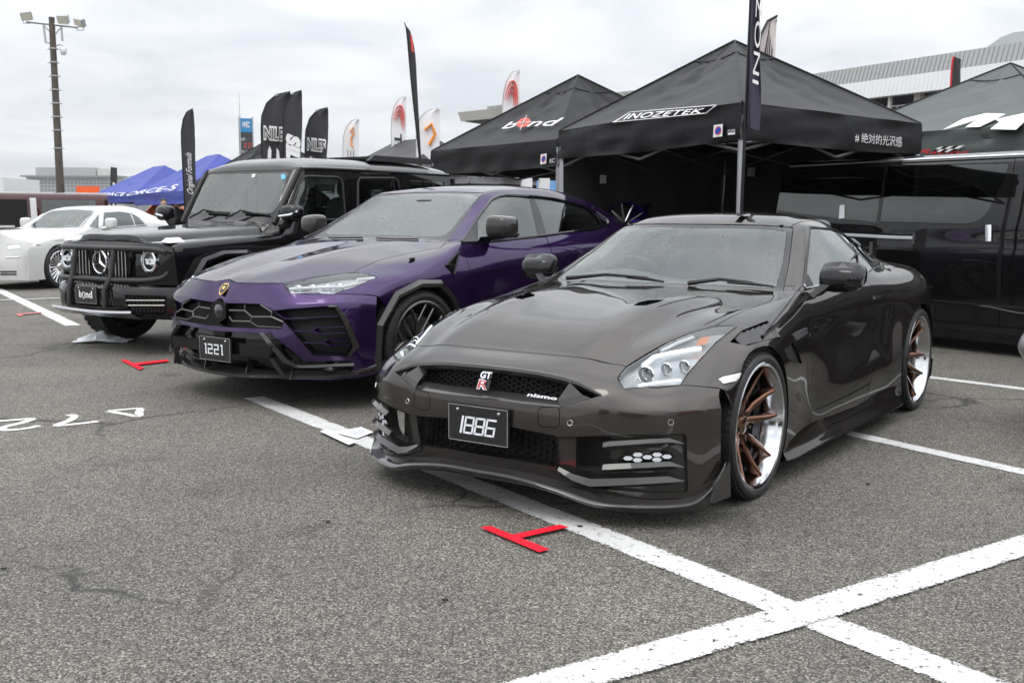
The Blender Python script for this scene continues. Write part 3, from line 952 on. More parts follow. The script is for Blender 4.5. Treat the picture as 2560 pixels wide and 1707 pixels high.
        for px, off, m, nm in ((z3((880,462),(960,400),(1080,372),(1290,338)), -.008, M_DRL, 'daylight_bar'), (z3((850,600),(980,578),(1150,560)), -.010, M_DRL, 'lower_bar'), (z3((1010,345),(1130,285),(1240,245)), -.015, M_LAMPW, 'upper_bar')):
            p = H.on(px, off); put(MB().tube(p, .012 if nm == 'daylight_bar' else .008, 8), nm, m)
        c = H.on(z3((1255, 310), (1290, 250), (1365, 245), (1330, 300)), -.012)
        put(MB().add(c, [(0, 1, 2, 3)]), 'indicator', M_AMBER, 0)
    # upper grille: visor, mesh, chin, end blocks
    top = H.on(z1((505,652),(600,663),(700,676),(800,697),(862,718),(946,766)), .003)
    top[0].y = 0
    rows = [[p + Vector((-.02, 0, .004)), p + Vector((.004, 0, .003)), p + Vector((.010 * k, 0, -.010 * k)), p + Vector((-.004, -.012 * (1 - k), -.030 * k)), p + Vector((-.06, -.02 * (1 - k), -.034 * k))] for p, k in zip(top, (1, 1, 1, 1, .9, .25))]
    rows[0] = [Vector((p.x, 0, p.z)) for p in rows[0]]
    mb = MB().grid(rows); mb.mirror(); mb.build('grille_visor', M_CARB, car, 30)
    mb = MB(); honeycomb(mb, lambda u, v, d: (.828 + d - .10 * (u / .55) ** 2 - .25 * (v), u, .572 + v - .045 * (u / .55) ** 2), 1.02, .085, .0125, .0022, .010, 1.25)
    o = mb.build('grille_mesh', M_BLACK, car, 0); tag(o, kind='stuff')
    MB().box((.735, 0, .545), (.02, .94, .12)).build('grille_backing', M_DARK, car)
    low = H.on(z1((505,778),(640,798),(782,811)), .002); low[0].y = 0
    up = [Vector((p.x - .055, p.y, p.z + .030)) for p in low]
    mb = strip(MB(), up, low, .012); mb.mirror(); mb.build('grille_chin', M_CARB, car)
    q = H.on(z1((822,716),(872,764),(905,776),(785,811),(776,782)), .001)
    apex = (q[0] + q[1]) / 2 + Vector((.01, -.01, 0))
    mb = MB().add(q + [q[4] + Vector((-.05, 0, .015)), q[0] + Vector((-.05, -.03, 0))], [(4, 0, 1), (4, 1, 3), (1, 2, 3), (0, 4, 5, 6)]); mb.build('grille_block', M_CARB, car, 0); mir(mb).build('grille_block', M_CARB, car, 0)
    # lower intake
    mb = MB(); honeycomb(mb, lambda u, v, d: (.80 + d - .03 * abs(u / .4) ** 2 - v * .15, u, .30 + v), .84, .19, .017, .0028, .012, 1.2)
    o = mb.build('intake_mesh', M_BLACK, car, 0); tag(o, kind='stuff')
    MB().box((.70, 0, .30), (.04, 1.2, .26)).build('radiator', mat('radiator fins', (.02, .02, .022), .6, bump=1., bscale=160), car)
    # duct blades and fog lamp
    for a, b, th in (([(605,1070),(640,1062),(900,1048),(1060,1040),(1146,1015)], [(605,1048),(640,1038),(900,1028),(1060,1018),(1146,1013)], .03),
                     ([(600,1224),(640,1220),(900,1212),(1060,1205),(1146,1182)], [(600,1200),(640,1192),(900,1186),(1060,1180),(1146,1178)], .03),
                     ([(268,1232),(380,1285),(510,1325),(800,1322),(1050,1312),(1146,1280)], [(268,1222),(380,1255),(510,1285),(800,1285),(1050,1278),(1146,1274)], .03)):
        A = H.on(z3(*a), .010); B2 = H.on(z3(*b), -.008)
        A[-1] = H.on(z3(a[-1]), -.006)[0]; B2[-1] = H.on(z3(b[-1]), -.006)[0]
        mb = MB(); strip(mb, A, B2, th); mb.build('bumper_blade', M_CARB, car, 30); mir(mb).build('bumper_blade', M_CARB, car, 30)
    fog = H.on(z3((695,1135),(762,1082),(1050,1078),(1106,1115),(1047,1168),(765,1172)), -.008)
    mb = MB().add(fog + [p + Vector((-.03, 0, 0)) for p in fog], [(0,1,2,3,4,5)] + [(i, (i+1) % 6, 6 + (i+1) % 6, 6 + i) for i in range(6)])
    for mm in (mb, mir(mb)):
        fo = mm.build('fog_lamp', M_GBLACK, car, 0)
        for (cx, cy) in ((770,1130),(840,1104),(838,1143),(910,1122),(980,1104),(978,1140),(1050,1118)):
            hx = H.on(z3(*[(cx + 36 * math.cos(R(60 * k)), cy + 17 * math.sin(R(60 * k))) for k in range(6)]), -.0055)
            m3 = MB().add(hx, [tuple(range(6))])
            (m3 if mm is mb else mir(m3)).build('led', M_LAMPW, fo, 0)
    # duct inner wall
    w = H.on(z3((265,985),(400,980),(415,1200),(275,1230)), -.004)
    # splitter
    lip = curve([(.935,0,.182),(.93,.20,.180),(.905,.40,.150),(.865,.55,.112),(.80,.69,.104),(.70,.84,.106),(.62,.905,.115),(.545,.945,.165),(.46,.968,.262)], 5)
    inner = curve([(.80,0,.215),(.80,.20,.215),(.79,.40,.20),(.76,.55,.165),(.71,.69,.145),(.64,.80,.135),(.57,.87,.14),(.50,.905,.17),(.43,.935,.225)], 5)
    mb = MB(); rows = []
    for a, b in zip(lip, inner):
        d = np.array([.012, .004, 0])
        rows.append([b, (a * 2 + b) / 3 + np.array([0, 0, -.004]), a + np.array([0, 0, .006]), a + np.array([.006, .002, -.004]), a + np.array([-.004, -.002, -.018]), a * .6 + b * .4 + np.array([0, 0, -.055]), b + np.array([-.05, 0, -.10])])
    mb.grid(rows); mb.mirror(); mb.build('front_splitter', M_CARB, car, 50)
    mb = MB().hexa([(.545,.935,.10),(.40,.955,.10),(.40,.968,.10),(.545,.95,.10)], [(.545,.94,.17),(.42,.955,.255),(.42,.970,.262),(.545,.955,.175)])
    for mm in (mb, mir(mb)): mm.build('splitter_flap', M_CARB, car, 0)
    # side skirts
    mb = MB(); rows = []
    for x, y1, y2, zt, zb in ((-.36,.915,.93,.20,.10),(-.42,.915,.955,.205,.10),(-.9,.905,.965,.205,.10),(-1.6,.905,.965,.205,.095),(-2.2,.925,.965,.205,.09),(-2.38,.925,.955,.20,.085)):
        rows.append([(x, y1, zt + .02), (x, y1 + (y2 - y1) * .35, zt - .035), (x, y2 - .012, zb + .035), (x, y2, zb + .022), (x, y2 + .004, zb + .01), (x, y2 - .01, zb), (x, y1 - .12, zb)])
    mb.grid(rows)
    for mm in (mb, mir(mb)): mm.build('side_skirt', M_BROWN, car, 45)
    # wing louvres
    L = z4((165,688),(215,645),(330,600),(372,645),(390,668),(300,684),(235,705))
    mb = MB().add(H.on(L, -.03), [tuple(range(7))])
    for mm in (mb, mir(mb)): mm.build('louvre_backing', M_DARK, car, 0)
    for k in range(6):
        t = k / 5
        a = (205 + 135 * t, 648 - 50 * t + 2); b = (245 + 145 * t, 706 - 34 * t)
        A = H.on(z4(a, b), .006); B2 = H.on(z4((a[0] - 30, a[1] + 14), (b[0] - 28, b[1] - 4)), -.016)
        mb = MB(); strip(mb, A, B2, .004)
        for mm in (mb, mir(mb)): mm.build('louvre', M_CARB, car, 0)
    # wing badge strip
    A = H.on(z4((452,655),(520,625)), .006); B2 = H.on(z4((470,688),(522,655)), .006)
    mb = MB(); strip(mb, A, B2, .012)
    for mm in (mb, mir(mb)): mm.build('wing_badge', M_SILVER, car, 0)
    # door handle
    hp = H.on(z1((2002,372),(2048,362),(2050,382),(2004,397)), .003)
    mb = MB().add(hp + [p + Vector((0, -.01, 0)) for p in hp], [(0,1,2,3),(0,1,5,4),(1,2,6,5),(2,3,7,6),(3,0,4,7)])
    hh = H.on(z1((2010,376),(2036,371),(2038,383),(2012,390)), .010)
    mh = MB().add(hh + [p + Vector((0, -.006, 0)) for p in hh], [(0,1,2,3),(0,1,5,4),(1,2,6,5),(2,3,7,6),(3,0,4,7)])
    for k in (0, 1):
        o = (mb if k == 0 else mir(mb)).build('door_handle', M_GBLACK, doors[k], 0)
        (mh if k == 0 else mir(mh)).build('handle_grip', M_CHROME, o, 0)
    # mirrors
    base = rbox((0, 0, 0), (.17, .235, .145), .62, 6)
    mb = MB(); mb.v = [(-1.02 + x - .05 * (y + .1) - .03 * z, .965 + y, .99 + z * (1.0 - .35 * (y + .05)) - .02 * (x > .03)) for x, y, z in base.v]; mb.f = base.f
    arm = MB().hexa([(-.90,.82,.885),(-1.01,.82,.885),(-1.01,.86,.88),(-.88,.86,.875)], [(-.92,.88,.945),(-1.04,.88,.945),(-1.03,.94,.945),(-.92,.93,.94)])
    sail = MB().hexa([(-.88,.806,.915),(-1.04,.810,.920),(-1.04,.80,.920),(-.88,.79,.915)], [(-1.02,.764,.982),(-1.05,.768,.985),(-1.05,.755,.985),(-1.02,.755,.982)])
    gl = MB().add([(-1.075,.88,.935),(-1.075,1.05,.945),(-1.075,1.05,1.03),(-1.075,.88,1.04)], [(0,1,2,3)])
    for sg in (1, -1):
        f = (lambda q: q) if sg > 0 else mir
        o = f(mb).build('door_mirror', M_GBLACK, car, 60)
        f(arm).build('mirror_arm', M_GBLACK, o); f(sail).build('mirror_sail', M_BLACK, o); f(gl).build('mirror_glass', M_CHROME, o, 0)
    # wipers
    P = H.on(z5((200,607),(545,588),(1010,636),(1215,649),(1520,640),(1930,678)), .014)
    wiper(car, P[2], H.on(z5((700,600)), .014)[0], P[0]); wiper(car, P[5], H.on(z5((1540,645)), .014)[0], P[3])
    for pts in ([(1135,178),(1190,172),(1175,215),(1112,212)], [(1195,200),(1230,197),(1222,220),(1188,220)]):
        p = H.on(z5(*pts), -.004); MB().add(p, [(0, 1, 2, 3)]).build('windscreen_sticker', M_BLACK, car, 0)
    # roof fin
    c = H.on(z5((1680,72)), 0)[0]
    MB().hexa([c + Vector((.09, -.02, .002)), c + Vector((-.07, -.025, .002)), c + Vector((-.07, .025, .002)), c + Vector((.09, .02, .002))], [c + Vector((.0, -.004, .012)), c + Vector((-.06, -.006, .018)), c + Vector((-.06, .006, .018)), c + Vector((.0, .004, .012))]).build('roof_antenna', M_GBLACK, car)
    # rear wing
    mb = MB(); rows = []
    for y in np.linspace(-.74, .74, 13):
        d = .012 * math.cos(y / .74 * math.pi)
        rows.append([(-3.30, y, 1.150 + d), (-3.36, y, 1.168 + d), (-3.50, y, 1.172 + d), (-3.60, y, 1.182 + d), (-3.60, y, 1.176 + d), (-3.48, y, 1.152 + d), (-3.34, y, 1.140 + d), (-3.30, y, 1.150 + d)])
    mb.grid(rows); rw = mb.build('rear_wing', M_GBLACK, car, 60)
    for sg in (1, -1):
        mb = MB().hexa([(-3.28,.735,1.14),(-3.42,.735,1.02),(-3.5,.735,1.03),(-3.62,.735,1.16)], [(-3.28,.75,1.14),(-3.42,.75,1.02),(-3.5,.75,1.03),(-3.62,.75,1.16)])
        mb = MB().hexa([(-3.28,.735,1.10),(-3.40,.735,1.035),(-3.60,.735,1.06),(-3.63,.735,1.21),(-3.30,.735,1.185)], [(-3.28,.752,1.10),(-3.40,.752,1.035),(-3.60,.752,1.06),(-3.63,.752,1.21),(-3.30,.752,1.185)])
        (mb if sg > 0 else mir(mb)).build('wing_end_plate', M_GBLACK, rw, 0)
        mb = MB().hexa([(-3.38,.40,.93),(-3.5,.40,.93),(-3.5,.43,.93),(-3.38,.43,.93)], [(-3.42,.40,1.16),(-3.52,.40,1.165),(-3.52,.42,1.165),(-3.42,.42,1.16)])
        (mb if sg > 0 else mir(mb)).build('wing_post', M_GBLACK, rw, 0)
    # tail
    MB().hexa([(-3.5,-.76,.25),(-3.62,-.70,.25),(-3.62,.70,.25),(-3.5,.76,.25)], [(-3.5,-.70,.88),(-3.62,-.60,.92),(-3.62,.60,.92),(-3.5,.70,.88)]).build('rear_bumper', M_BROWN, car, 0)
    mb = MB().hexa([(-3.05,.93,.13),(-3.25,.90,.12),(-3.4,.86,.14),(-3.2,.85,.14)], [(-3.1,.955,.20),(-3.2,.94,.30),(-3.32,.88,.30),(-3.2,.87,.2)])
    for mm in (mb, mir(mb)): mm.build('rear_spat', M_CARB, car, 0)
    # sensors
    for (x, y) in ((355,875),(1075,870)):
        d = Vector(H.ray(z3((x, y))[0])).normalized(); c, n, _i, _t = H.bvh0.ray_cast(Vector(H.C), d)
        if n.dot(d) > 0: n = -n
        t1 = n.cross(Vector((0, 0, 1))).normalized(); t2 = n.cross(t1)
        nb = MB().tube([c + (t1 * math.cos(R(k)) + t2 * math.sin(R(k))) * .0115 for k in range(0, 361, 30)], .0022, 5)
        for mm in (nb, mir(nb)): mm.build('parking_sensor', M_SILVER, car)
    # emblem and script on the grille
    c = H.on(z1((503,715)), -.005)[0]
    def eq(u, v, d=0): return Vector((.872 + d - .04 * (v - .5), (u - .5) * .066, .578 + (v - .5) * .080))
    em = shape([[(.02,.55),(.98,.62),(.98,1),(.1,1)], [(.0,.0),(1,.0),(1,.55),(.08,.52)]], lambda u, v: eq(u, v), M_GBLACK, car, 'front_emblem')
    lettering('GT', lambda u, v: eq(.06 + .9 * u, .60 + .36 * v, .004), M_CHROME, em, off=.03)
    lettering('R', lambda u, v: eq(.06 + .86 * u, .03 + .52 * v, .004), M_CHROME, em, off=.06)
    lettering('R', lambda u, v: eq(.12 + .74 * u, .07 + .44 * v, .006), mat('emblem red', (.45, .01, .015), .3), em, off=.0)
    q = H.on(z1((650,752),(765,768),(765,782),(645,766)), -.018)
    fq = quad_map([q[0], q[1], q[2], q[3]])
    lettering('nismo', lambda u, v: fq(u, v), M_CHROME, car, 'grille_script', off=.03, shear=.15)
    # plate
    def n1886(P, o):
        # blocky joined italic numerals
        segs = []
        def bar(u0, v0, u1, v1, t): segs.append((u0, v0, u1, v1, t))
        polys = []
        sk = lambda u, v: (u + .10 * (v - .45), v)
        def rc(a, b, c2, d): polys.append([sk(a, b), sk(c2, b), sk(c2, d), sk(a, d)])
        v0, v1, t = .22, .70, .030
        rc(.22, v0, .255, v1)
        x = .275
        for ch in '886':
            w = .165
            rc(x, v0, x + t, v1)
            rc(x, v0, x + w, v0 + .055) if ch != '6' else rc(x, v0, x + w, v0 + .055)
            rc(x, .43, x + w, .485)
            rc(x, v1 - .055, x + w, v1)
            rc(x + w - t, v0, x + w, v1 if ch == '8' else .46)
            x += w + .012
        shape(polys, lambda u, v: P(u, v, .002), M_LAMPW, o, 'number')
    plate_on(car, (.925, 0, .387), .33, .165, 0, n1886, M_WHITE, {})
    MB().box((.90, 0, .40), (.03, .2, .08)).build('plate_bracket', M_BLACK, car)
    # cabin
    underbody(car, [((-1.4, 0, .33), (1.95, 1.66, .36)), ((.56, 0, .38), (.30, .9, .40)), ((-.05, 0, .42), (.85, 1.16, .52)), ((-2.9, 0, .5), (1.1, 1.1, .62)), ((-3.3, 0, .5), (.5, 1.5, .5))])
    mb = MB(); rows = []
    for y in np.linspace(-.72, .72, 13):
        k = .05 * math.exp(-((y + .37) / .2) ** 2)
        rows.append([(-.74 - .12 * (y / .7) ** 2, y, .90), (-.95, y, .935 + k), (-1.10, y, .93 + k), (-1.2, y, .86), (-1.2, y, .55)])
    mb.grid(rows).build('dashboard', M_SEAT, car)
    for y in (.38, -.38): seat(car, -1.75, y, .42); seat(car, -2.3, y * .9, .5, .45, head=False)
    steering_wheel(car, (-1.27, -.38, .88))
    rbox((-1.32, 0, 1.17), (.03, .26, .07), .5).build('rear_view_mirror', M_BLACK, car)
    MB().grid([[(-1.35 - .5 * i, y, 1.25 - .02 * i * i) for y in np.linspace(-.5, .5, 5)] for i in range(3)]).build('headlining', M_SEAT, car)
    return H, car
H_GT, car_gt = build_gtr()
for sy in (1, -1):
    make_wheel(car_gt, (0, sy * .935, .34), sy, .34, .287, .27, 'bronze', R(20), 0)
    make_wheel(car_gt, (-2.78, sy * .94, .345), sy, .345, .29, .29, 'bronze', R(50), 0)
# ---------------------------------------------------------------- purple SUV
M_PURP = paint('purple metallic paint', (.031, .011, .066), .75, .24)
M_CARB2 = carbon('grey carbon', (.016, .015, .014), 220., 2.0)
UR = (-1.424, 8.006, .63)
u5 = zoom(430, 440, .35714); u4 = zoom(980, 440, .2679); u6 = zoom(430, 720, .22534)
def urus_rows():
    return [
     [(.905,0,.858),(.93,.11,.840),(.90,.30,.840),(.835,.52,.838),(.82,.63,.782),(.70,.82,.782),(.56,.93,.775),(.46,.975,.76),(.45,.98,.75),(.44,.98,.74)],
     [(.65,0,.935),(.65,.13,.932),(.63,.33,.930),(.55,.62,.905),(.50,.78,.882),(.40,.91,.872),(.35,.965,.84),(.32,.985,.80),(.31,.99,.75),(.31,.99,.6)],
     [(.25,0,1.022),(.25,.16,1.018),(.24,.36,1.012),(.22,.72,.982),(.15,.84,.960),(.10,.92,.925),(.08,.975,.885),(.07,.99,.84),(.06,.995,.7),(.06,.97,.35)],
     [(-.05,0,1.070),(-.05,.18,1.066),(-.05,.38,1.058),(-.08,.75,1.022),(-.10,.84,1.003),(-.10,.92,.968),(-.10,.97,.91),(-.10,.99,.84),(-.10,.995,.7),(-.10,.97,.35)],
     [(-.35,0,1.102),(-.35,.19,1.100),(-.35,.40,1.092),(-.36,.76,1.056),(-.36,.84,1.045),(-.36,.912,1.018),(-.36,.955,.93),(-.36,.975,.82),(-.36,.98,.6),(-.36,.97,.3)],
     [(-.60,0,1.118),(-.60,.2,1.118),(-.59,.42,1.115),(-.56,.74,1.105),(-.57,.80,1.098),(-.58,.875,1.092),(-.57,.945,.96),(-.57,.966,.87),(-.57,.955,.6),(-.57,.97,.28)],
     [(-.97,0,1.325),(-.965,.22,1.322),(-.95,.42,1.315),(-.88,.665,1.290),(-.95,.74,1.282),(-.95,.885,1.105),(-.95,.955,.99),(-.95,.973,.885),(-.95,.955,.6),(-.95,.97,.28)],
     [(-1.325,0,1.498),(-1.32,.22,1.497),(-1.30,.40,1.492),(-1.21,.585,1.478),(-1.30,.675,1.432),(-1.30,.887,1.12),(-1.3,.958,1.01),(-1.3,.976,.91),(-1.3,.955,.62),(-1.3,.97,.28)],
     [(-1.65,0,1.555),(-1.65,.22,1.553),(-1.65,.40,1.545),(-1.65,.575,1.522),(-1.65,.675,1.460),(-1.65,.888,1.133),(-1.65,.96,1.03),(-1.65,.979,.935),(-1.65,.955,.65),(-1.65,.97,.28)],
     [(-2.1,0,1.565),(-2.1,.22,1.562),(-2.1,.40,1.55),(-2.1,.565,1.525),(-2.1,.665,1.448),(-2.1,.887,1.16),(-2.1,.965,1.06),(-2.1,.986,.965),(-2.1,.96,.65),(-2.1,.97,.28)],
     [(-2.6,0,1.525),(-2.6,.22,1.522),(-2.6,.40,1.51),(-2.6,.545,1.482),(-2.6,.65,1.392),(-2.6,.86,1.195),(-2.6,.96,1.09),(-2.6,.99,.95),(-2.6,.98,.65),(-2.6,.97,.3)],
     [(-3.05,0,1.43),(-3.05,.22,1.428),(-3.05,.42,1.415),(-3.05,.56,1.382),(-2.95,.68,1.29),(-2.93,.80,1.232),(-3.0,.94,1.10),(-3.0,.995,.90),(-3.0,1.0,.65),(-3.0,.97,.3)],
     [(-3.45,0,1.28),(-3.45,.22,1.28),(-3.45,.45,1.27),(-3.4,.6,1.24),(-3.35,.72,1.20),(-3.3,.81,1.16),(-3.35,.92,1.07),(-3.4,.98,.85),(-3.4,.98,.6),(-3.4,.95,.35)],
     [(-3.85,0,1.12),(-3.85,.22,1.12),(-3.85,.45,1.11),(-3.8,.62,1.10),(-3.75,.72,1.08),(-3.7,.80,1.05),(-3.7,.87,.95),(-3.7,.9,.8),(-3.7,.9,.55),(-3.7,.88,.35)],
    ]
def build_urus():
    H = Half(*UR)
    rows = urus_rows()
    for i, k in ((0, .0), (1, .010), (2, .016), (3, .014), (4, .008)):
        r = rows[i]; r[0] = (r[0][0], 0, r[0][2] - k * .9); r[2] = (r[2][0], r[2][1], r[2][2] + k); r[3] = (r[3][0], r[3][1], r[3][2] - k * .5)
    G = surf(rows, [5, 5, 4, 4, 4, 6, 6, 5, 5, 5, 5, 4, 3], [4, 4, 4, 4, 3, 4, 4, 4, 3], cu=[(5, 0, 4)], cv=[(5, 5, 11), (3, 5, 9), (4, 6, 10), (7, 3, 11), (1, 0, 4), (2, 0, 4)])
    H.add(G, 'body')
    v0 = rows[0][:8]
    ys = [0, .11, .30, .52, .65, .83, .945, .99]
    def vr(z, xs, dz=(0,) * 8): return [(x, y, z + d) for x, y, d in zip(xs, ys, dz)]
    B = surf([v0, vr(.70, (.985, .982, .965, .925, .88, .76, .61, .48), (0, 0, 0, .0, .01, .02, .02, 0)),
              vr(.54, (1.01, 1.008, .99, .95, .90, .78, .63, .49)), vr(.43, (1.02, 1.018, 1.0, .955, .90, .78, .63, .49)),
              vr(.30, (.985, .983, .965, .92, .86, .75, .61, .48)), vr(.20, (.90, .90, .89, .86, .81, .72, .59, .46), (0, 0, 0, 0, .005, .01, .02, .04))],
             5, 4, cu=[(1, 0, 7)], cv=[(6, 0, 5)])
    H.add(B, 'bumper')
    H.weld()
    for f in H.bm.faces:
        c = f.calc_center_median()
        if f.normal.dot(c - Vector((min(max(c.x, -2.9), .3), 0, .55))) < 0: f.normal_flip()
    H.bm.normal_update(); H.freeze()
    IN = [(.46,.26),(.43,.55),(.27,.735),(.04,.80),(-.17,.79),(-.32,.665),(-.42,.46),(-.44,.26)]
    OUT = [(.51,.26),(.475,.57),(.30,.78),(.055,.852),(-.19,.84),(-.36,.70),(-.465,.48),(-.49,.26)]
    MID = [((a[0] + b[0]) / 2, (a[1] + b[1]) / 2) for a, b in zip(IN, OUT)]
    side = lambda c: c.y > .7
    H.cut2('void', MID, (0, 2), ['body', 'bumper'], side)
    H.cut2('void', [(x - 3.0, z) for x, z in MID], (0, 2), ['body'], side)
    H.drop('void')
    gh = lambda c: c.z > 1.05
    H.cut('frit', u4((-150,155),(200,150),(600,150),(855,157),(680,385),(508,608),(300,592),(-150,590)), ['body'], gh)
    H.cut('windscreen', u4((-150,170),(200,165),(600,165),(760,175),(800,195),(640,385),(560,490),(500,545),(420,565),(-150,545)), ['frit'], gh)
    H.cut('side_window', u4((655,618),(730,500),(830,355),(930,225),(1000,195),(1060,186),(1285,196),(1320,370),(1365,562),(960,606)), ['body'], lambda c: c.z > 1.05 and c.y > .5)
    H.cut('rear_side_window', u4((1325,205),(1500,222),(1750,280),(1900,345),(1990,415),(2010,445),(1990,470),(1880,495),(1446,552),(1385,330)), ['body'], gh)
    H.cut('pillar', u4((1285,196),(1325,205),(1385,330),(1446,552),(1365,562),(1320,370)), ['body'], gh)
    H.cut('bonnet', u5((200,722),(320,742),(398,720),(447,748),(760,752),(782,748),(1000,705),(1275,675),(1310,648),(1450,590),(1620,548),(1800,515),(1880,503),(1915,468),(1700,450),(1340,436),(900,436),(200,600)), ['body'])
    H.cut('headlamp', u5((782,765),(1000,712),(1200,682),(1320,678),(1440,708),(1290,772),(1140,824),(1060,828),(1020,815),(860,824),(830,826)), ['body', 'bumper', 'bonnet'])
    H.cut('door', u4((648,630),(690,750),(730,880),(740,1000),(740,1145),(1100,1100),(1560,980),(1520,800),(1500,740),(1432,562),(960,610)), ['body'])
    H.cut('rear_door', u4((1436,560),(1504,740),(1524,800),(1564,980),(2000,900),(2020,560),(2030,470),(1880,499)), ['body'])
    H.cut('vent', u4((620,710),(600,800),(575,920),(505,840)), ['body'])
    H.cut2('fender', [(1, .2),(1, 1.2),(-.7, 1.2),(-.7, .2)], (0, 2), ['body'], lambda c: c.y > .55 and c.x > -.60 and c.z < 1.11)
    H.cut2('roof', [(-1.15,-.01),(-2.7,-.01),(-2.7,.56),(-1.15,.56)], (0, 1), ['body'], lambda c: c.z > 1.4)
    H.cut2('rear_window', [(-2.85,-.01),(-3.4,-.01),(-3.4,.50),(-2.85,.50)], (0, 1), ['body'], lambda c: c.z > 1.2)
    H.cut('grille', u5((150,872),(300,890),(620,896),(722,950),(784,1012),(764,1070),(400,1057),(150,1030)), ['bumper'])
    H.cut('intake', u5((715,945),(800,933),(1150,908),(1215,1000),(1298,1190),(1232,1262),(988,1252),(795,1030)), ['bumper'])
    H.cut('lower', u5((100,1050),(330,1088),(685,1102),(930,1298),(1255,1302),(1275,1345),(1210,1392),(830,1400),(430,1385),(100,1320)), ['bumper'])
    for q in ('vent',): H.drop(q)
    H.prepare()
    car = thing('luxury_suv', 'metallic purple SUV with plate 1221 and hexagon grille, second car from the right', 'car', (UR[0], UR[1], 0), -math.pi / 2 - UR[2], 'cars on show')
    e = H.emit
    e('body', 'body', M_PURP, car, True)
    e('bumper', 'front_bumper', M_PURP, car, True)
    e('bonnet', 'bonnet', M_PURP, car, True, gap=.003)
    e('fender', 'front_wing', M_PURP, car, gap=.003)
    dr = e('door', 'door', M_PURP, car, gap=.003); e('rear_door', 'rear_door', M_PURP, car, gap=.003)
    e('roof', 'roof', M_PURP, car, True)
    e('frit', 'windscreen_border', M_GBLACK, car, True, gap=.001, depth=.01, inset=.003)
    e('windscreen', 'windscreen', M_WS, car, True, gap=0, depth=.004, inset=.003)
    e('rear_window', 'rear_window', M_TINT, car, True, gap=0, depth=.004, inset=.002)
    e('side_window', 'side_window', M_SG, car, gap=0, depth=.004, inset=.004)
    e('rear_side_window', 'rear_side_window', M_TINT, car, gap=0, depth=.004, inset=.004)
    e('pillar', 'door_pillar', M_GBLACK, car, gap=.001, inset=.003)
    e('grille', 'grille_backing', M_DARK, car, True, gap=0, depth=0, inset=.07)
    e('grille', 'grille_edge', M_GBLACK, car, True, gap=0, depth=.07, only_flange=True)
    e('intake', 'intake_backing', mat('radiator fins', (.02, .02, .022), .6), car, gap=0, depth=0, inset=.09)
    e('intake', 'intake_edge', M_GBLACK, car, gap=0, depth=.09, only_flange=True)
    e('lower', 'lower_grille', M_GBLACK, car, True, gap=0, depth=.0, inset=.05)
    e('lower', 'lower_edge', M_GBLACK, car, True, gap=0, depth=.05, only_flange=True)
    def both(mb, name, m, sm=35, par=None):
        mb.build(name, m, par or car, sm); mir(mb).build(name, m, par or car, sm)
    def line(pxs, name, m, r=.008, off=-.004, z=u5):
        both(MB().tube(H.on(z(*pxs), off), r, 6), name, m)
    for q in ([(655,618),(730,500),(830,355),(930,225),(1000,193),(1060,184),(1285,192),(1500,215),(1750,275),(1900,340),(2000,410),(2022,440),(2000,470),(1880,497),(1430,556),(960,608),(655,620)],):
        line(q, 'window_frame', M_GBLACK, .013, .002, u4)
    line([(650,628),(960,612),(1430,560),(1880,501)], 'belt_trim', M_GBLACK, .010, .003, u4)
    # hexagon bars of the grille
    hexes = [[(400,940),(508,942),(508,902)], [(508,942),(557,985),(693,985),(697,950)], [(557,985),(545,1018),(600,1052),(765,1060)], [(693,985),(778,1022)], [(400,985),(420,1015),(545,1018)], [(620,900),(697,950)]]
    for q in hexes: line(q, 'grille_bar', M_GUN, .006, -.004)
    # camera pod in the middle of the grille
    c = H.on(u5((322,942)), .0)[0]
    MB().prism([(.085 * math.cos(R(60 * k)), .085 * math.sin(R(60 * k))) for k in range(6)], Matrix.Translation((c.x - .05, 0, c.z)) @ Matrix.Rotation(R(90), 4, 'Y'), .055).build('radar_pod', M_GBLACK, car, 0)
    MB().lathe([(.02, 0.001), (.016, .025), (.005, .045)], c=(c.x, 0, c.z), axis='x').build('radar_lens', mat('radar glass', (.012, .013, .016), .06, coat=1.), car)
    MB().prism([(.06 * math.cos(R(60 * k)), .07 * math.sin(R(60 * k))) for k in range(6)], Matrix.Translation((c.x - .04, -.0, c.z - .14)) @ Matrix.Rotation(R(90), 4, 'Y'), .045).build('camera_pod', M_GBLACK, car, 0)
    # intake fins edged in purple
    for q in ([(715,945),(785,995),(1165,975)], [(798,1083),(980,1078),(1010,1055),(1205,1050)], [(985,1080),(1028,1098),(1215,1092)], [(900,1164),(1055,1162),(1085,1142),(1235,1138)], [(1060,1165),(1098,1183),(1248,1178)]):
        A = H.on(u5(*q), -.004); mb = MB(); strip(mb, A, [p + Vector((0, 0, -.009)) for p in A], .05, (-1, 0, 0)); both(mb, 'intake_fin', M_PURP, 0)
    # carbon blade beside the intake
    q = H.on(u5((1098,916),(1160,912),(1235,1010),(1306,1190),(1240,1266)), .010); w = H.on(u5((1090,922),(1140,918),(1200,1020),(1265,1192),(1226,1264)), .004)
    mb = MB(); strip(mb, q, w, .02); both(mb, 'intake_blade', M_CARB2, 20)
    # lower lip, carbon fins, plate bar
    q = H.on(u5((635,1105),(690,1170),(790,1285),(880,1332),(1030,1336),(1150,1332),(1265,1332)), .025); w = H.on(u5((655,1100),(720,1165),(815,1272),(890,1318),(1030,1322),(1150,1318),(1270,1318)), .015)
    mb = MB(); strip(mb, q, w, .03); both(mb, 'lower_fin', M_CARB2, 20)
    q = H.on(u5((705,1262),(750,1330),(800,1388)), .03); w = H.on(u5((725,1258),(775,1330),(830,1395)), .02)
    mb = MB(); strip(mb, q, w, .03); both(mb, 'lower_fin', M_CARB2, 20)
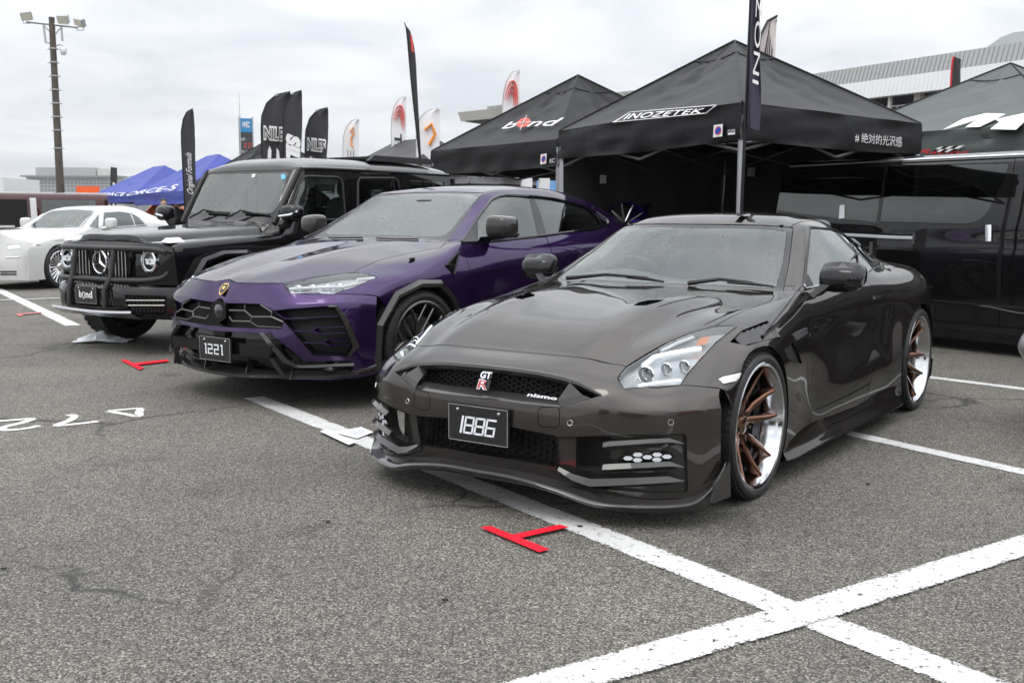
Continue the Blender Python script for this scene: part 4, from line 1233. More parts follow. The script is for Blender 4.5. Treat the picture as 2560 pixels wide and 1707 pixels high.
    c = H.on(u5((1082,1335)), .035)[0]; both(rbox(c + Vector((-.03, 0, 0)), (.04, .09, .035), .6), 'fog_lamp', M_GUN)
    lip = curve([(.985,0,.205),(.975,.25,.210),(.93,.50,.225),(.86,.68,.232),(.76,.83,.235),(.62,.95,.255),(.50,1.0,.285),(.40,1.005,.30)], 4)
    rows2 = [[a + np.array([-.16, -.03, .05]), a + np.array([-.02, 0, .022]), a + np.array([0, 0, .012]), a + np.array([0, 0, -.008]), a + np.array([-.03, -.01, -.016]), a + np.array([-.3, -.05, -.02])] for a in lip]
    for rr in rows2[:1]:
        for k in range(6): rr[k][1] = 0
    mb = MB().grid(rows2); mb.mirror(); mb.build('front_splitter', M_CARB2, car, 30)
    MB().hexa([(.93,-.52,.36),(1.0,-.5,.36),(1.0,.5,.36),(.93,.52,.36)], [(.93,-.56,.44),(1.005,-.54,.44),(1.005,.54,.44),(.93,.56,.44)]).build('bumper_bar', M_GBLACK, car, 0)
    for y in (.22, -.22, .62, -.62): MB().hexa([(.90,y,.22),(.99 - .1 * abs(y),y,.22),(.99 - .1 * abs(y),y + .006,.22),(.90,y + .006,.22)], [(.90,y,.35),(.95 - .1 * abs(y),y,.35),(.95 - .1 * abs(y),y + .006,.35),(.90,y + .006,.35)]).build('splitter_strut', M_CARB2, car, 0)
    def n1221(P, o):
        pl = []; t = .034; v0, v1 = .27, .70
        def rc(a, b, c, d): pl.append([(a, b), (c, b), (c, d), (a, d)])
        rc(.20, v0, .20 + t, v1); rc(.17, v1 - .06, .20, v1); rc(.20 + t, v0, .25, v0 + .06)
        for x in (.28, .48):
            w = .155; rc(x, v1 - .06, x + w, v1); rc(x + w - t, .485, x + w, v1); rc(x, .455, x + w, .515); rc(x, v0, x + t, .485); rc(x, v0, x + w, v0 + .06)
        rc(.72, v0, .72 + t, v1); rc(.69, v1 - .06, .72, v1); rc(.72 + t, v0, .77, v0 + .06)
        shape(pl, lambda u, v: P(u, v, .002), M_LAMPW, o, 'number')
    plate_on(car, (1.04, 0, .387), .33, .165, 0, n1221, M_LAMPW, {})
    # wheel arch mouldings
    for dx in (0, -3.0):
        mb = MB()
        A = [(x + dx, 1.012 - .02 * abs(x - .0), z) for x, z in IN]; Bq = [(x + dx, 1.002 - .03 * abs(x) , z) for x, z in OUT]
        C2 = [(x + dx, .93, z) for x, z in IN]; D = [(x + dx, .95, z) for x, z in OUT]
        mb.grid([C2, A, [((a[0] + b[0]) / 2, a[1] + .012, (a[2] + b[2]) / 2) for a, b in zip(A, Bq)], Bq, D])
        both(mb, 'arch_moulding', M_CARB2, 15)
    # wing vent
    v = H.on(u4((620,710),(575,920),(505,840)), -.02)
    both(MB().add(v, [(0, 1, 2)]), 'vent_backing', M_DARK, 0)
    v = H.on(u4((622,706),(576,926),(500,840)), .004)
    both(MB().tube(v + [v[0]], .008, 6), 'vent_frame', M_BLACK)
    for t in (.25, .42, .58, .75): both(MB().tube([v[0].lerp(v[1], t), v[0].lerp(v[2], t)], .004, 5), 'vent_bar', M_BLACK)
    a, b = v[0].lerp(v[1], .66), v[0].lerp(v[2], .9); mb = MB(); strip(mb, [a, b], [a + Vector((0, .002, .014)), b + Vector((0, .002, .014))], .004); both(mb, 'vent_badge', M_SILVER, 0)
    # head lamps
    lamps = e('headlamp', 'headlamp', M_LENS, car, gap=.003, depth=.003)
    for k, sd in ((0, 1), (1, -1)):
        hs = e('headlamp', 'lamp_housing', mat('lamp inner pale', (.62, .64, .66), .3, .2), lamps[k], gap=.002, depth=0, inset=.05, both=False) + e('headlamp', 'lamp_edge', M_BLACK, lamps[k], gap=.001, depth=.05, both=False, only_flange=True)
        if sd < 0:
            for o in hs: o.data.transform(Matrix.Diagonal((1, -1, 1, 1))); o.data.flip_normals()
        def put(mb, name, m): (mb if sd > 0 else mir(mb)).build(name, m, lamps[k])
        put(MB().tube(H.on(u5((815,785),(1020,770),(1200,765),(1290,745),(1300,715),(1420,706)), -.012), .012, 6), 'daylight_bar', M_LAMPW)
        for cx in (880, 980, 1080, 1170): put(rbox(H.on(u5((cx, 770 - (cx - 880) * .04)), -.03)[0], (.04, .07, .06), .6), 'lamp_module', M_LAMP)
        put(MB().tube(H.on(u5((850,815),(1030,805),(1130,812)), -.015), .008, 6), 'lower_bar', M_LAMPW)
    # badge
    c = H.on(u5((350,790)), .004)[0]
    sh = [(-.035,.045),(.035,.045),(.038,.0),(.02,-.04),(0,-.055),(-.02,-.04),(-.038,0)]
    Mb = Matrix.Translation((c.x, 0, c.z)) @ Matrix.Rotation(R(-58), 4, 'Y') @ Matrix.Rotation(R(90), 4, 'Z') @ Matrix.Scale(1, 4)
    f = lambda u, v, d: Vector((c.x - .6 * v + d, u, c.z + .78 * v + d * .5))
    o = MB().hexa([f(u, v, -.004) for u, v in sh], [f(u, v, .004) for u, v in sh]).build('bonnet_badge', mat('badge gold', (.75, .52, .18), .25, 1.), car, 0)
    MB().add([f(u * .8, v * .8, .0055) for u, v in sh], [tuple(range(7))]).build('badge_field', M_GBLACK, o, 0)
    MB().add([f(u * .45, v * .4 + .005, .0065) for u, v in [(-.03,.02),(.0,.04),(.035,.02),(.02,-.03),(-.02,-.02)]], [tuple(range(5))]).build('badge_emblem', mat('badge gold', (.75, .52, .18), .25, 1.), o, 0)
    # mirrors
    base = rbox((0, 0, 0), (.20, .20, .17), .5, 6)
    mb = MB(); mb.v = [(-.86 + x - .12 * (y + .1), 1.03 + y, 1.215 + z * (1.0 - .9 * y) + .0 * x) for x, y, z in base.v]; mb.f = base.f
    low = MB().hexa([(-.76,.88,1.10),(-.90,.88,1.10),(-.97,1.10,1.13),(-.85,1.10,1.13)], [(-.75,.91,1.135),(-.93,.91,1.135),(-.99,1.12,1.16),(-.85,1.12,1.16)])
    for sg in (1, -1):
        fn = (lambda q: q) if sg > 0 else mir
        o = fn(mb).build('door_mirror', M_CARB2, car, 60); fn(low).build('mirror_arm', M_GBLACK, o, 0)
    sail = MB().add(H.on(u4((655,622),(735,500),(800,400),(800,615)), .004), [(0, 1, 2, 3)]); both(sail, 'mirror_sail', M_GBLACK, 0)
    line([(-140,590),(0,600),(250,600)], 'wiper', M_BLACK, .007, .01, u4)
    c = H.on(u4((350,100)), .0)[0]; rbox(c + Vector((0, 0, .008)), (.05, .02, .03), .5).build('roof_antenna', M_BLACK, car)
    cb = H.on(u5((1602,150),(1680,115),(1760,118),(1740,140),(1690,185),(1620,195)), -.03)
    MB().add(cb + [p + Vector((-.03, 0, -.02)) for p in cb], [tuple(range(6))] + [(i, (i + 1) % 6, 6 + (i + 1) % 6, 6 + i) for i in range(6)]).build('camera_housing', M_BLACK, car, 0)
    # cabin
    underbody(car, [((-1.6, 0, .45), (2.0, 1.8, .5)), ((.2, 0, .55), (1.15, 1.2, .55)), ((-3.1, 0, .6), (1.1, 1.3, .6))])
    mb = MB(); rows3 = []
    for y in np.linspace(-.8, .8, 9): rows3.append([(-.58, y, 1.06), (-.85, y, 1.10), (-1.05, y, 1.08), (-1.1, y, .8)])
    mb.grid(rows3).build('dashboard', M_SEAT, car)
    LT = mat('pale leather', (.30, .29, .28), .6)
    for y in (.42, -.42): seat(car, -1.55, y, .68, .52, LT); seat(car, -2.35, y, .60, .52, LT, False)
    steering_wheel(car, (-1.12, -.42, 1.12))
    rbox((-1.17, 0, 1.38), (.06, .22, .10), .5).build('rear_view_mirror', M_BLACK, car)
    MB().grid([[(-1.35 - .5 * i, y, 1.48 + .02 * i) for y in np.linspace(-.55, .55, 5)] for i in range(3)]).build('headlining', LT, car)
    return H, car
H_UR, car_ur = build_urus()
for sy in (1, -1):
    make_wheel(car_ur, (0, sy * .985, .385), sy, .385, .305, .28, 'gun', R(12), 0)
    make_wheel(car_ur, (-3.0, sy * .985, .385), sy, .385, .305, .30, 'gun', R(40), 0)
# ---------------------------------------------------------------- black boxy off-roader
M_BLK = paint('black paint', (.004, .004, .0045), .0, .3, .02)
GW = (-3.4568, 10.6746, .6024)
gz = zoom(0, 380, .31882); gr = zoom(430, 380, .24235)
def build_gw():
    H = Half(*GW)
    rows = [
     [(.70,0,1.045),(.70,.40,1.042),(.69,.49,1.04),(.69,.56,1.036),(.66,.74,1.03),(.63,.86,1.0),(.62,.885,.95),(.61,.89,.7),(.60,.88,.5)],
     [(.69,0,1.105),(.69,.40,1.10),(.665,.485,1.07),(.66,.52,1.045),(.60,.75,1.045),(.55,.865,1.02),(.54,.89,.95),(.54,.895,.7),(.53,.88,.5)],
     [(.60,0,1.128),(.60,.40,1.122),(.60,.50,1.09),(.60,.535,1.05),(.50,.76,1.055),(.50,.87,1.03),(.50,.895,.95),(.50,.90,.7),(.50,.88,.5)],
     [(0,0,1.165),(0,.46,1.158),(0,.56,1.125),(0,.60,1.082),(0,.78,1.085),(0,.87,1.06),(0,.895,.96),(0,.90,.7),(0,.88,.5)],
     [(-.66,0,1.205),(-.66,.52,1.20),(-.66,.61,1.165),(-.66,.645,1.12),(-.68,.80,1.12),(-.70,.86,1.10),(-.70,.89,.965),(-.70,.89,.7),(-.70,.87,.45)],
     [(-.72,0,1.235),(-.72,.50,1.232),(-.72,.63,1.225),(-.74,.70,1.215),(-.76,.79,1.20),(-.78,.855,1.12),(-.78,.885,.965),(-.78,.89,.7),(-.78,.87,.45)],
     [(-1.06,0,1.775),(-1.06,.45,1.775),(-1.06,.645,1.765),(-1.08,.70,1.757),(-1.12,.745,1.745),(-1.10,.847,1.13),(-1.10,.885,.965),(-1.10,.89,.7),(-1.10,.87,.45)],
     [(-1.10,0,1.835),(-1.10,.45,1.83),(-1.10,.66,1.80),(-1.12,.715,1.795),(-1.15,.75,1.775),(-1.20,.847,1.13),(-1.2,.885,.965),(-1.2,.89,.7),(-1.2,.87,.45)],
     [(-1.28,0,1.90),(-1.28,.45,1.89),(-1.28,.65,1.84),(-1.28,.72,1.80),(-1.28,.755,1.775),(-1.35,.847,1.13),(-1.35,.885,.965),(-1.35,.89,.7),(-1.35,.87,.45)],
     [(-2.0,0,1.93),(-2.0,.45,1.915),(-2.0,.66,1.86),(-2.0,.73,1.805),(-2.0,.76,1.78),(-2.0,.847,1.13),(-2.0,.885,.965),(-2.0,.89,.7),(-2.0,.87,.45)],
     [(-3.2,0,1.93),(-3.2,.45,1.915),(-3.2,.66,1.86),(-3.2,.73,1.805),(-3.2,.76,1.78),(-3.2,.847,1.13),(-3.2,.885,.965),(-3.2,.89,.7),(-3.2,.87,.45)],
     [(-3.62,0,1.90),(-3.62,.45,1.885),(-3.62,.65,1.84),(-3.62,.72,1.80),(-3.62,.75,1.77),(-3.64,.84,1.13),(-3.64,.87,.965),(-3.64,.87,.7),(-3.64,.86,.45)],
     [(-3.68,0,1.80),(-3.68,.45,1.79),(-3.68,.60,1.77),(-3.68,.65,1.74),(-3.68,.68,1.70),(-3.70,.78,1.13),(-3.70,.80,.965),(-3.70,.80,.7),(-3.70,.80,.45)],
    ]
    G = surf(rows, [2, 2, 4, 4, 2, 5, 2, 2, 3, 4, 3, 2], [3, 2, 2, 3, 3, 4, 3, 3], cu=[(4, 0, 5), (5, 0, 5), (6, 0, 4), (7, 0, 5), (11, 0, 8)], cv=[(2, 5, 7), (3, 1, 12), (4, 4, 12), (5, 4, 12), (6, 0, 12), (2, 1, 4)])
    H.add(G, 'body')
    B = surf([[(.80,0,.665),(.80,.40,.662),(.72,.65,.655),(.56,.86,.645),(.48,.945,.64)], [(.90,0,.64),(.90,.42,.64),(.78,.68,.635),(.60,.90,.63),(.48,.965,.625)],
              [(.925,0,.58),(.925,.42,.58),(.80,.69,.575),(.61,.915,.57),(.48,.97,.565)], [(.915,0,.42),(.915,.42,.42),(.79,.69,.415),(.60,.91,.41),(.48,.96,.40)],
              [(.83,0,.345),(.83,.42,.345),(.72,.66,.335),(.56,.86,.325),(.48,.93,.32)]], 4, 5, cu=[(1, 0, 4)], cv=[(3, 1, 3)])
    H.add(B, 'bumper')
    Fp = surf([[(.70,0,1.045),(.70,.40,1.042),(.69,.56,1.036),(.66,.74,1.03),(.63,.86,1.0)], [(.735,0,.95),(.735,.40,.95),(.72,.56,.95),(.69,.76,.95),(.63,.88,.95)], [(.75,0,.66),(.75,.40,.66),(.73,.56,.66),(.70,.76,.655),(.60,.885,.65)]], 6, 5, cv=[(3, 0, 2)])
    H.add(Fp, 'face')
    H.weld()
    for f in H.bm.faces:
        c = f.calc_center_median()
        if f.normal.dot(c - Vector((min(max(c.x, -3.0), .2), 0, .7))) < 0: f.normal_flip()
    H.bm.normal_update(); H.freeze()
    A = [(.50,.40),(.46,.68),(.33,.85),(.12,.905),(-.15,.905),(-.36,.83),(-.46,.66),(-.50,.40)]
    H.cut2('void', A, (0, 2), ['body', 'bumper'], lambda c: c.y > .7)
    H.cut2('void', [(x - 2.89, z) for x, z in A], (0, 2), ['body'], lambda c: c.y > .7)
    H.drop('void')
    gh = lambda c: c.z > 1.2
    H.cut('frit', gr((500,205),(800,195),(1215,190),(1225,200),(1140,500),(1090,600),(1040,665),(700,672),(400,675)), ['body'], gh)
    H.cut('windscreen', gr((500,230),(800,222),(1185,210),(1195,225),(1110,520),(1060,600),(1010,628),(700,622),(400,625)), ['frit'], gh)
    H.cut('door', gr((1180,560),(1250,330),(1300,230),(1345,195),(1760,200),(1800,230),(1830,330),(1840,900),(1130,900),(1140,740)), ['body'], lambda c: c.y > .72)
    H.cut('side_window', gr((1245,545),(1310,330),(1355,265),(1390,252),(1700,262),(1740,285),(1755,320),(1790,700),(1250,705),(1230,640)), ['door'], gh)
    H.cut('rear_door', gr((1855,900),(1850,260),(1870,215),(2320,225),(2360,260),(2375,900)), ['body'], lambda c: c.y > .72)
    H.cut('rear_side_window', gr((1915,310),(1935,272),(2290,272),(2325,300),(2345,380),(2345,690),(1925,690)), ['rear_door'], gh)
    H.cut2('quarter_window', [(-2.85,1.40),(-3.5,1.40),(-3.5,1.70),(-2.85,1.70)], (0, 2), ['body'], lambda c: c.y > .72)
    H.cut2('rear_window', [(-.55,1.35),(.0,1.35),(.55,1.35),(.55,1.70),(-.55,1.70)], (1, 2), ['body'], lambda c: c.x < -3.5)
    H.cut2('bonnet', [(.72,-.01),(.72,.50),(.66,.522),(.60,.537),(0,.602),(-.66,.647),(-.70,.66),(-.70,-.01)], (0, 1), ['body'], lambda c: c.z > 1.03 and c.x > -.69)
    H.cut2('wing', [(1, 1.2),(1,.3),(-.72,.3),(-.72,1.2)], (0, 2), ['body'], lambda c: c.y > .5 and c.z < 1.15 and c.x > -.71)
    H.cut('mid_mesh', gz((500,1060),(650,1065),(885,1078),(890,1215),(700,1205),(500,1190)), ['bumper'])
    H.cut('side_mesh', gz((978,1122),(1290,1130),(1308,1170),(1310,1255),(1275,1278),(1060,1268),(1010,1235)), ['bumper'])
    H.prepare()
    car = thing('off_roader', 'black boxy off-roader with bull bar, round lamps and roof rack, third car from the right', 'car', (GW[0], GW[1], 0), -math.pi / 2 - GW[2], 'cars on show')
    e = H.emit
    e('body', 'body', M_BLK, car, True)
    e('bonnet', 'bonnet', M_BLK, car, True, gap=.004); e('wing', 'front_wing', M_BLK, car, gap=.003)
    e('face', 'front_panel', M_GBLACK, car, True)
    e('bumper', 'front_bumper', M_BLK, car, True)
    e('door', 'door', M_BLK, car, gap=.005); e('rear_door', 'rear_door', M_BLK, car, gap=.005)
    e('frit', 'windscreen_border', M_GBLACK, car, True, gap=.001, depth=.01, inset=.004)
    e('windscreen', 'windscreen', M_WS, car, True, gap=0, depth=.004, inset=.004)
    e('side_window', 'side_window', M_SG, car, gap=0, depth=.004, inset=.012)
    e('rear_side_window', 'rear_side_window', M_TINT, car, gap=0, depth=.004, inset=.012)
    e('quarter_window', 'quarter_window', M_TINT, car, gap=0, depth=.004, inset=.01)
    e('rear_window', 'rear_window', M_TINT, car, True, gap=0, depth=.004, inset=.01)
    MESHM = mat('wire mesh black', (.015, .015, .016), .4)
    for nm in ('mid_mesh', 'side_mesh'):
        e(nm, 'mesh_backing', M_DARK, car, nm == 'mid_mesh', gap=0, depth=0, inset=.03)
        e(nm, 'opening_edge', M_GBLACK, car, nm == 'mid_mesh', gap=0, depth=.03, only_flange=True)
    def both(mb, name, m, sm=35, par=None):
        mb.build(name, m, par or car, sm); mir(mb).build(name, m, par or car, sm)
    for k in range(9):
        x = 985 + k * 38
        A2 = H.on(gz((x, 1135 + k), (x + 60, 1185 + k * 3), (x + 10, 1230)), -.01)
    mb = MB()
    for k in range(10):
        for a, b in (((990 + k * 34, 1130), (1040 + k * 30, 1262)), ((1300 - k * 33, 1132), (1260 - k * 27, 1265))):
            mb.tube(H.on(gz(a, b), -.012), .004, 4)
    mb2 = MB()
    for k in range(10):
        for a, b in (((640 + k * 26, 1072 + k * 1.2), (600 + k * 28, 1195)), ((620 + k * 26, 1072), (680 + k * 22, 1205))):
            mb2.tube(H.on(gz(a, b), -.012), .004, 4)
    for m3, nm in ((mb, 'side_wire_mesh'), (mb2, 'centre_wire_mesh')):
        for q in (m3, mir(m3)): tag(q.build(nm, MESHM, car), kind='stuff')
    for y in (1165, 1205):
        both(MB().tube(H.on(gz((980, y), (1290, y)), -.006), .008, 6), 'intake_bar', M_GUN)
    # window rubbers
    for q in ([(1232,640),(1245,545),(1310,330),(1355,265),(1390,252),(1700,262),(1740,285),(1755,320),(1790,700),(1250,705),(1232,640)], [(1915,690),(1915,310),(1935,272),(2290,272),(2325,300),(2345,380)]):
        both(MB().tube(H.on(gr(*q), .0), .016, 6), 'window_rubber', M_RUB)
    both(MB().tube([(.0, .0, 0)] and [(-1.12,.735,1.782),(-1.3,.752,1.79),(-2.0,.765,1.795),(-3.6,.755,1.79)], .018, 8), 'rain_gutter', M_BLK)
    both(MB().tube([(-.735,.725,1.21),(-.92,.728,1.50),(-1.10,.728,1.765)], .030, 8), 'pillar_seal', M_BLACK)
    mb = MB(); mb.box((-.1, .905, .965), (1.25, .03, .05)); both(mb, 'side_trim', M_BLACK, 0)
    mb = MB(); mb.box((-2.2, .895, .965), (2.85, .03, .05)); both(mb, 'side_trim', M_BLACK, 0)
    for dx in (0, -2.89):
        mb = MB(); o1 = [(x * 1.13, .40 + (z - .40) * 1.11) for x, z in A]
        mb.grid([[(x + dx, .86, z) for x, z in A], [(x + dx, .985, z) for x, z in A], [(x * 1.06 + dx, .99, .40 + (z - .40) * 1.055) for x, z in A], [(x + dx, .96, z) for x, z in o1], [(x + dx, .87, z) for x, z in o1]])
        both(mb, 'wheel_arch', M_BLK, 40)
    # front panel: grille, emblem, lamps
    gq = [(.742, y, z) for y, z in ((-.40, .98), (.40, .98), (.43, .90), (.38, .70), (-.38, .70), (-.43, .90))]
    MB().hexa([(x - .03, y, z) for x, y, z in gq], [(x + .012, y, z) for x, y, z in gq]).build('grille_backing', M_DARK, car, 0)
    MB().tube([(x + .02, y, z) for x, y, z in gq + [gq[0]]], .014, 6).build('grille_frame', M_GBLACK, car)
    for k in range(15):
        y = -.36 + .72 * k / 14
        MB().box((.765, y, .842), (.03, .012, .25)).build('grille_bar', M_CHROME, car, 0)
    em = MB(); f = lambda u, v, d=0: Vector((.80 + d, u * .105, .847 + v * .105))
    em.tube([f(math.cos(R(a)), math.sin(R(a))) for a in range(0, 361, 15)], .010, 8)
    emo = em.build('grille_emblem', M_CHROME, car)
    for a in (90, 210, 330):
        c, s = math.cos(R(a)), math.sin(R(a))
        MB().add([f(0, 0, .012), f(-s * .13, c * .13), f(c * .95, s * .95), f(s * .13, -c * .13)], [(0, 1, 2), (0, 2, 3)]).build('emblem_point', M_CHROME, emo, 0)
    MB().lathe([(-.01, 0.001), (-.01, .09)], c=(.80, 0, .847), axis='x', n=24).build('emblem_field', M_GBLACK, emo)
    for sd in (1, -1):
        lc = (.715, sd * .64, .868)
        hl = MB().lathe([(-.02, .112), (.02, .110), (.025, .10), (.0, .092)], c=lc, axis='x', n=32).build('headlamp', M_CHROME, car)
        MB().lathe([(-.015, .001), (-.015, .095)], c=lc, axis='x', n=24).build('lamp_reflector', mat('lamp inner grey', (.30, .32, .34), .3, .3), hl)
        MB().box((lc[0], lc[1], lc[2]), (.02, .17, .05)).build('lamp_bar', M_LAMPW, hl, 0)
        MB().lathe([(.012, .001), (.008, .03), (0, .045)], c=(lc[0], lc[1] + sd * .01, lc[2]), axis='x', n=20).build('projector', mat('projector glass', (.16, .17, .19), .03, .3), hl)
        MB().tube([(lc[0] + .01, lc[1] + .085 * math.cos(R(a)), lc[2] + .085 * math.sin(R(a))) for a in range(20, 341, 20)], .008, 6).build('daylight_ring', M_LAMPW, hl)
        b = MB().hexa([(.64, sd * .70, 1.045), (.47, sd * .71, 1.05), (.47, sd * .84, 1.045), (.64, sd * .83, 1.04)], [(.60, sd * .73, 1.085), (.50, sd * .735, 1.09), (.50, sd * .80, 1.088), (.60, sd * .795, 1.085)])
        b.build('indicator', mat('indicator lens', (.72, .72, .70), .15, coat=1.), car, 20)
    # bull bar
    BB = mat('satin black tube', (.016, .016, .017), .38)
    r = .027
    top = curve([(.84,0,.985),(.83,.50,.985),(.745,.68,.98),(.665,.78,.955),(.635,.81,.90),(.635,.81,.80),(.67,.78,.735),(.76,.68,.70),(.87,.50,.695),(.89,0,.695)], 5)
    mb = MB().tube(top, r, 10); mb.v = mb.v; mb.mirror(); mb.build('bull_bar', BB, car)
    for sd in (1, -1):
        MB().tube([(.845, sd * .30, .99), (.875, sd * .30, .86), (.90, sd * .30, .72), (.955, sd * .28, .60), (.955, sd * .28, .44)], r, 10).build('bull_bar_post', BB, car)
        MB().tube([(.70, sd * .84, .97), (.60, sd * .86, .95)], .02, 8).build('bull_bar_brace', BB, car)
    # skid plate
    mb = MB().grid([[(.925, y, .405 + .05 * abs(y) ** 2), (.93, y, .385 + .05 * abs(y) ** 2), (.80, y, .335)] for y in np.linspace(-.62, .62, 9)]); mb.build('skid_plate', M_SILVER, car)
    def bond(P, o):
        lettering('b', lambda u, v: P(.18 + .13 * u, .32 + .42 * v, .002), M_WHITE, o, 'number', off=.03)
        lettering('0', lambda u, v: P(.33 + .13 * u, .26 + .42 * v, .002), M_WHITE, o, 'number', off=.0)
        lettering('nd', lambda u, v: P(.49 + .32 * u, .32 + .42 * v, .002), M_WHITE, o, 'number', off=.03)
    plate_on(car, (.965, 0, .55), .33, .165, 0, bond, M_WHITE, {})
    # mirrors, wipers, rack
    mbx = rbox((-.72, 1.0, 1.315), (.17, .22, .17), .6, 5); mbx.v = [(x - .15 * max(0, y - .98), y, z + .0) for x, y, z in mbx.v]
    arm = MB().tube([(-.76, .83, 1.20), (-.74, .90, 1.20), (-.73, .95, 1.25)], [.06, .05, .045], 8)
    st = MB().tube([(-.62, .92, 1.285), (-.645, 1.05, 1.30), (-.70, 1.105, 1.335)], .011, 6)
    for k in (1, -1):
        fn = (lambda q: q) if k > 0 else mir
        o = fn(mbx).build('door_mirror', M_GBLACK, car, 60); fn(arm).build('mirror_arm', M_BLACK, o); fn(st).build('mirror_indicator', M_LAMPW, o)
    for a, b, pv in (((365,625),(600,640),(215,690)), ((745,630),(1010,660),(590,695))):
        p = H.on(gr(a, b, pv), .02)
        MB().tube([p[0], p[1]], .012, 6).build('wiper', M_BLACK, car)
        MB().tube([p[2] + Vector((.03, 0, .0)), p[0].lerp(p[1], .05) + Vector((.04, 0, .02)), p[0].lerp(p[1], .4)], .010, 6).build('wiper_arm', M_BLACK, car)
    MB().box((-3.0, 0, 1.955), (1.1, 1.0, .022)).build('roof_rack', M_BLACK, car, 0)
    for y in (-.55, .55): MB().hexa([(-2.35,y-.03,1.92),(-3.5,y-.03,1.92),(-3.5,y+.03,1.92),(-2.35,y+.03,1.92)], [(-2.45,y-.02,1.985),(-3.5,y-.02,1.985),(-3.5,y+.02,1.985),(-2.45,y+.02,1.985)]).build('rack_rail', M_BLACK, car, 0)
    for x in (-2.55, -2.85, -3.15, -3.4): MB().box((x, 0, 1.972), (.05, 1.1, .02)).build('rack_slat', M_BLACK, car, 0)
    MB().tube([(-3.72, .72, 1.75), (-3.73, .78, 1.30)], .03, 8).build('rear_hinge', M_BLACK, car)
    MB().lathe([(-3.72, .001), (-3.72, .36), (-3.90, .36), (-3.92, .001)], c=(0, 0, 1.05), axis='x', n=28).build('spare_wheel_cover', M_BLK, car)
    lettering('', None, None, None) if False else None
    rbox((-1.10, 0, 1.67), (.08, .18, .13), .4).build('rain_sensor', M_BLACK, car)
    MB().lathe([(0, .001), (.003, .04)], c=(0, 0, 0), axis='x', n=20)
    cb = H.on(gr((700,205),(830,205),(815,300),(780,330),(690,328),(672,300)), -.03)
    MB().add(cb + [p + Vector((-.03, 0, -.02)) for p in cb], [tuple(range(6))] + [(i, (i + 1) % 6, 6 + (i + 1) % 6, 6 + i) for i in range(6)]).build('camera_housing', M_BLACK, car, 0)
    for q, m in (([(1150 + 26 * math.cos(R(k)), 258 + 30 * math.sin(R(k))) for k in range(0, 360, 30)], mat('sticker blue', (.12, .42, .70), .5)), ([(828,232),(862,228),(856,262),(824,264)], M_WHITE)):
        p = H.on(gr(*q), .003); MB().add(p, [tuple(range(len(p)))]).build('windscreen_sticker', m, car, 0)
    underbody(car, [((-1.5, 0, .55), (4.3, 1.5, .4)), ((.1, 0, .80), (1.1, 1.1, .35))])
    mb = MB().grid([[(-.78, y, 1.20), (-.95, y, 1.24), (-1.1, y, 1.22), (-1.12, y, .9)] for y in np.linspace(-.78, .78, 7)]); mb.build('dashboard', M_SEAT, car)
    for y in (.38, -.38): seat(car, -1.75, y, .85, .5); seat(car, -2.7, y, .85, .5)
    steering_wheel(car, (-1.18, -.38, 1.26))
    MB().grid([[(-1.25 - .7 * i, y, 1.76) for y in np.linspace(-.65, .65, 5)] for i in range(4)]).build('headlining', M_SEAT, car)
    return H, car
H_GW, car_gw = build_gw()
for sy in (1, -1):
    make_wheel(car_gw, (0, sy * .965, .40), sy, .40, .285, .30, 'black', R(12), 0)
    make_wheel(car_gw, (-2.89, sy * .965, .40), sy, .40, .285, .30, 'black', R(40), 0)
# ---------------------------------------------------------------- other vehicles
M_WHITEP = paint('white paint', (.60, .60, .59), 0., .4, .01)
M_SILP = paint('silver paint', (.42, .43, .44), .5, .35, .05)
M_MAROON = paint('maroon paint', (.055, .016, .019), .3, .35, .03)
M_GREYT = glass('dark tinted glass', (.10, .11, .115), 0., .05)
def flip_out(H, cx0, cx1, z):
    for f in H.bm.faces:
        c = f.calc_center_median()
        if f.normal.dot(c - Vector((min(max(c.x, cx0), cx1), 0, z))) < 0: f.normal_flip()
    H.bm.normal_update(); H.freeze()
def arch_poly(cx, r, z0): return [(cx + r * math.cos(R(a)), z0 + r * math.sin(R(a))) for a in range(-40, 221, 13)]

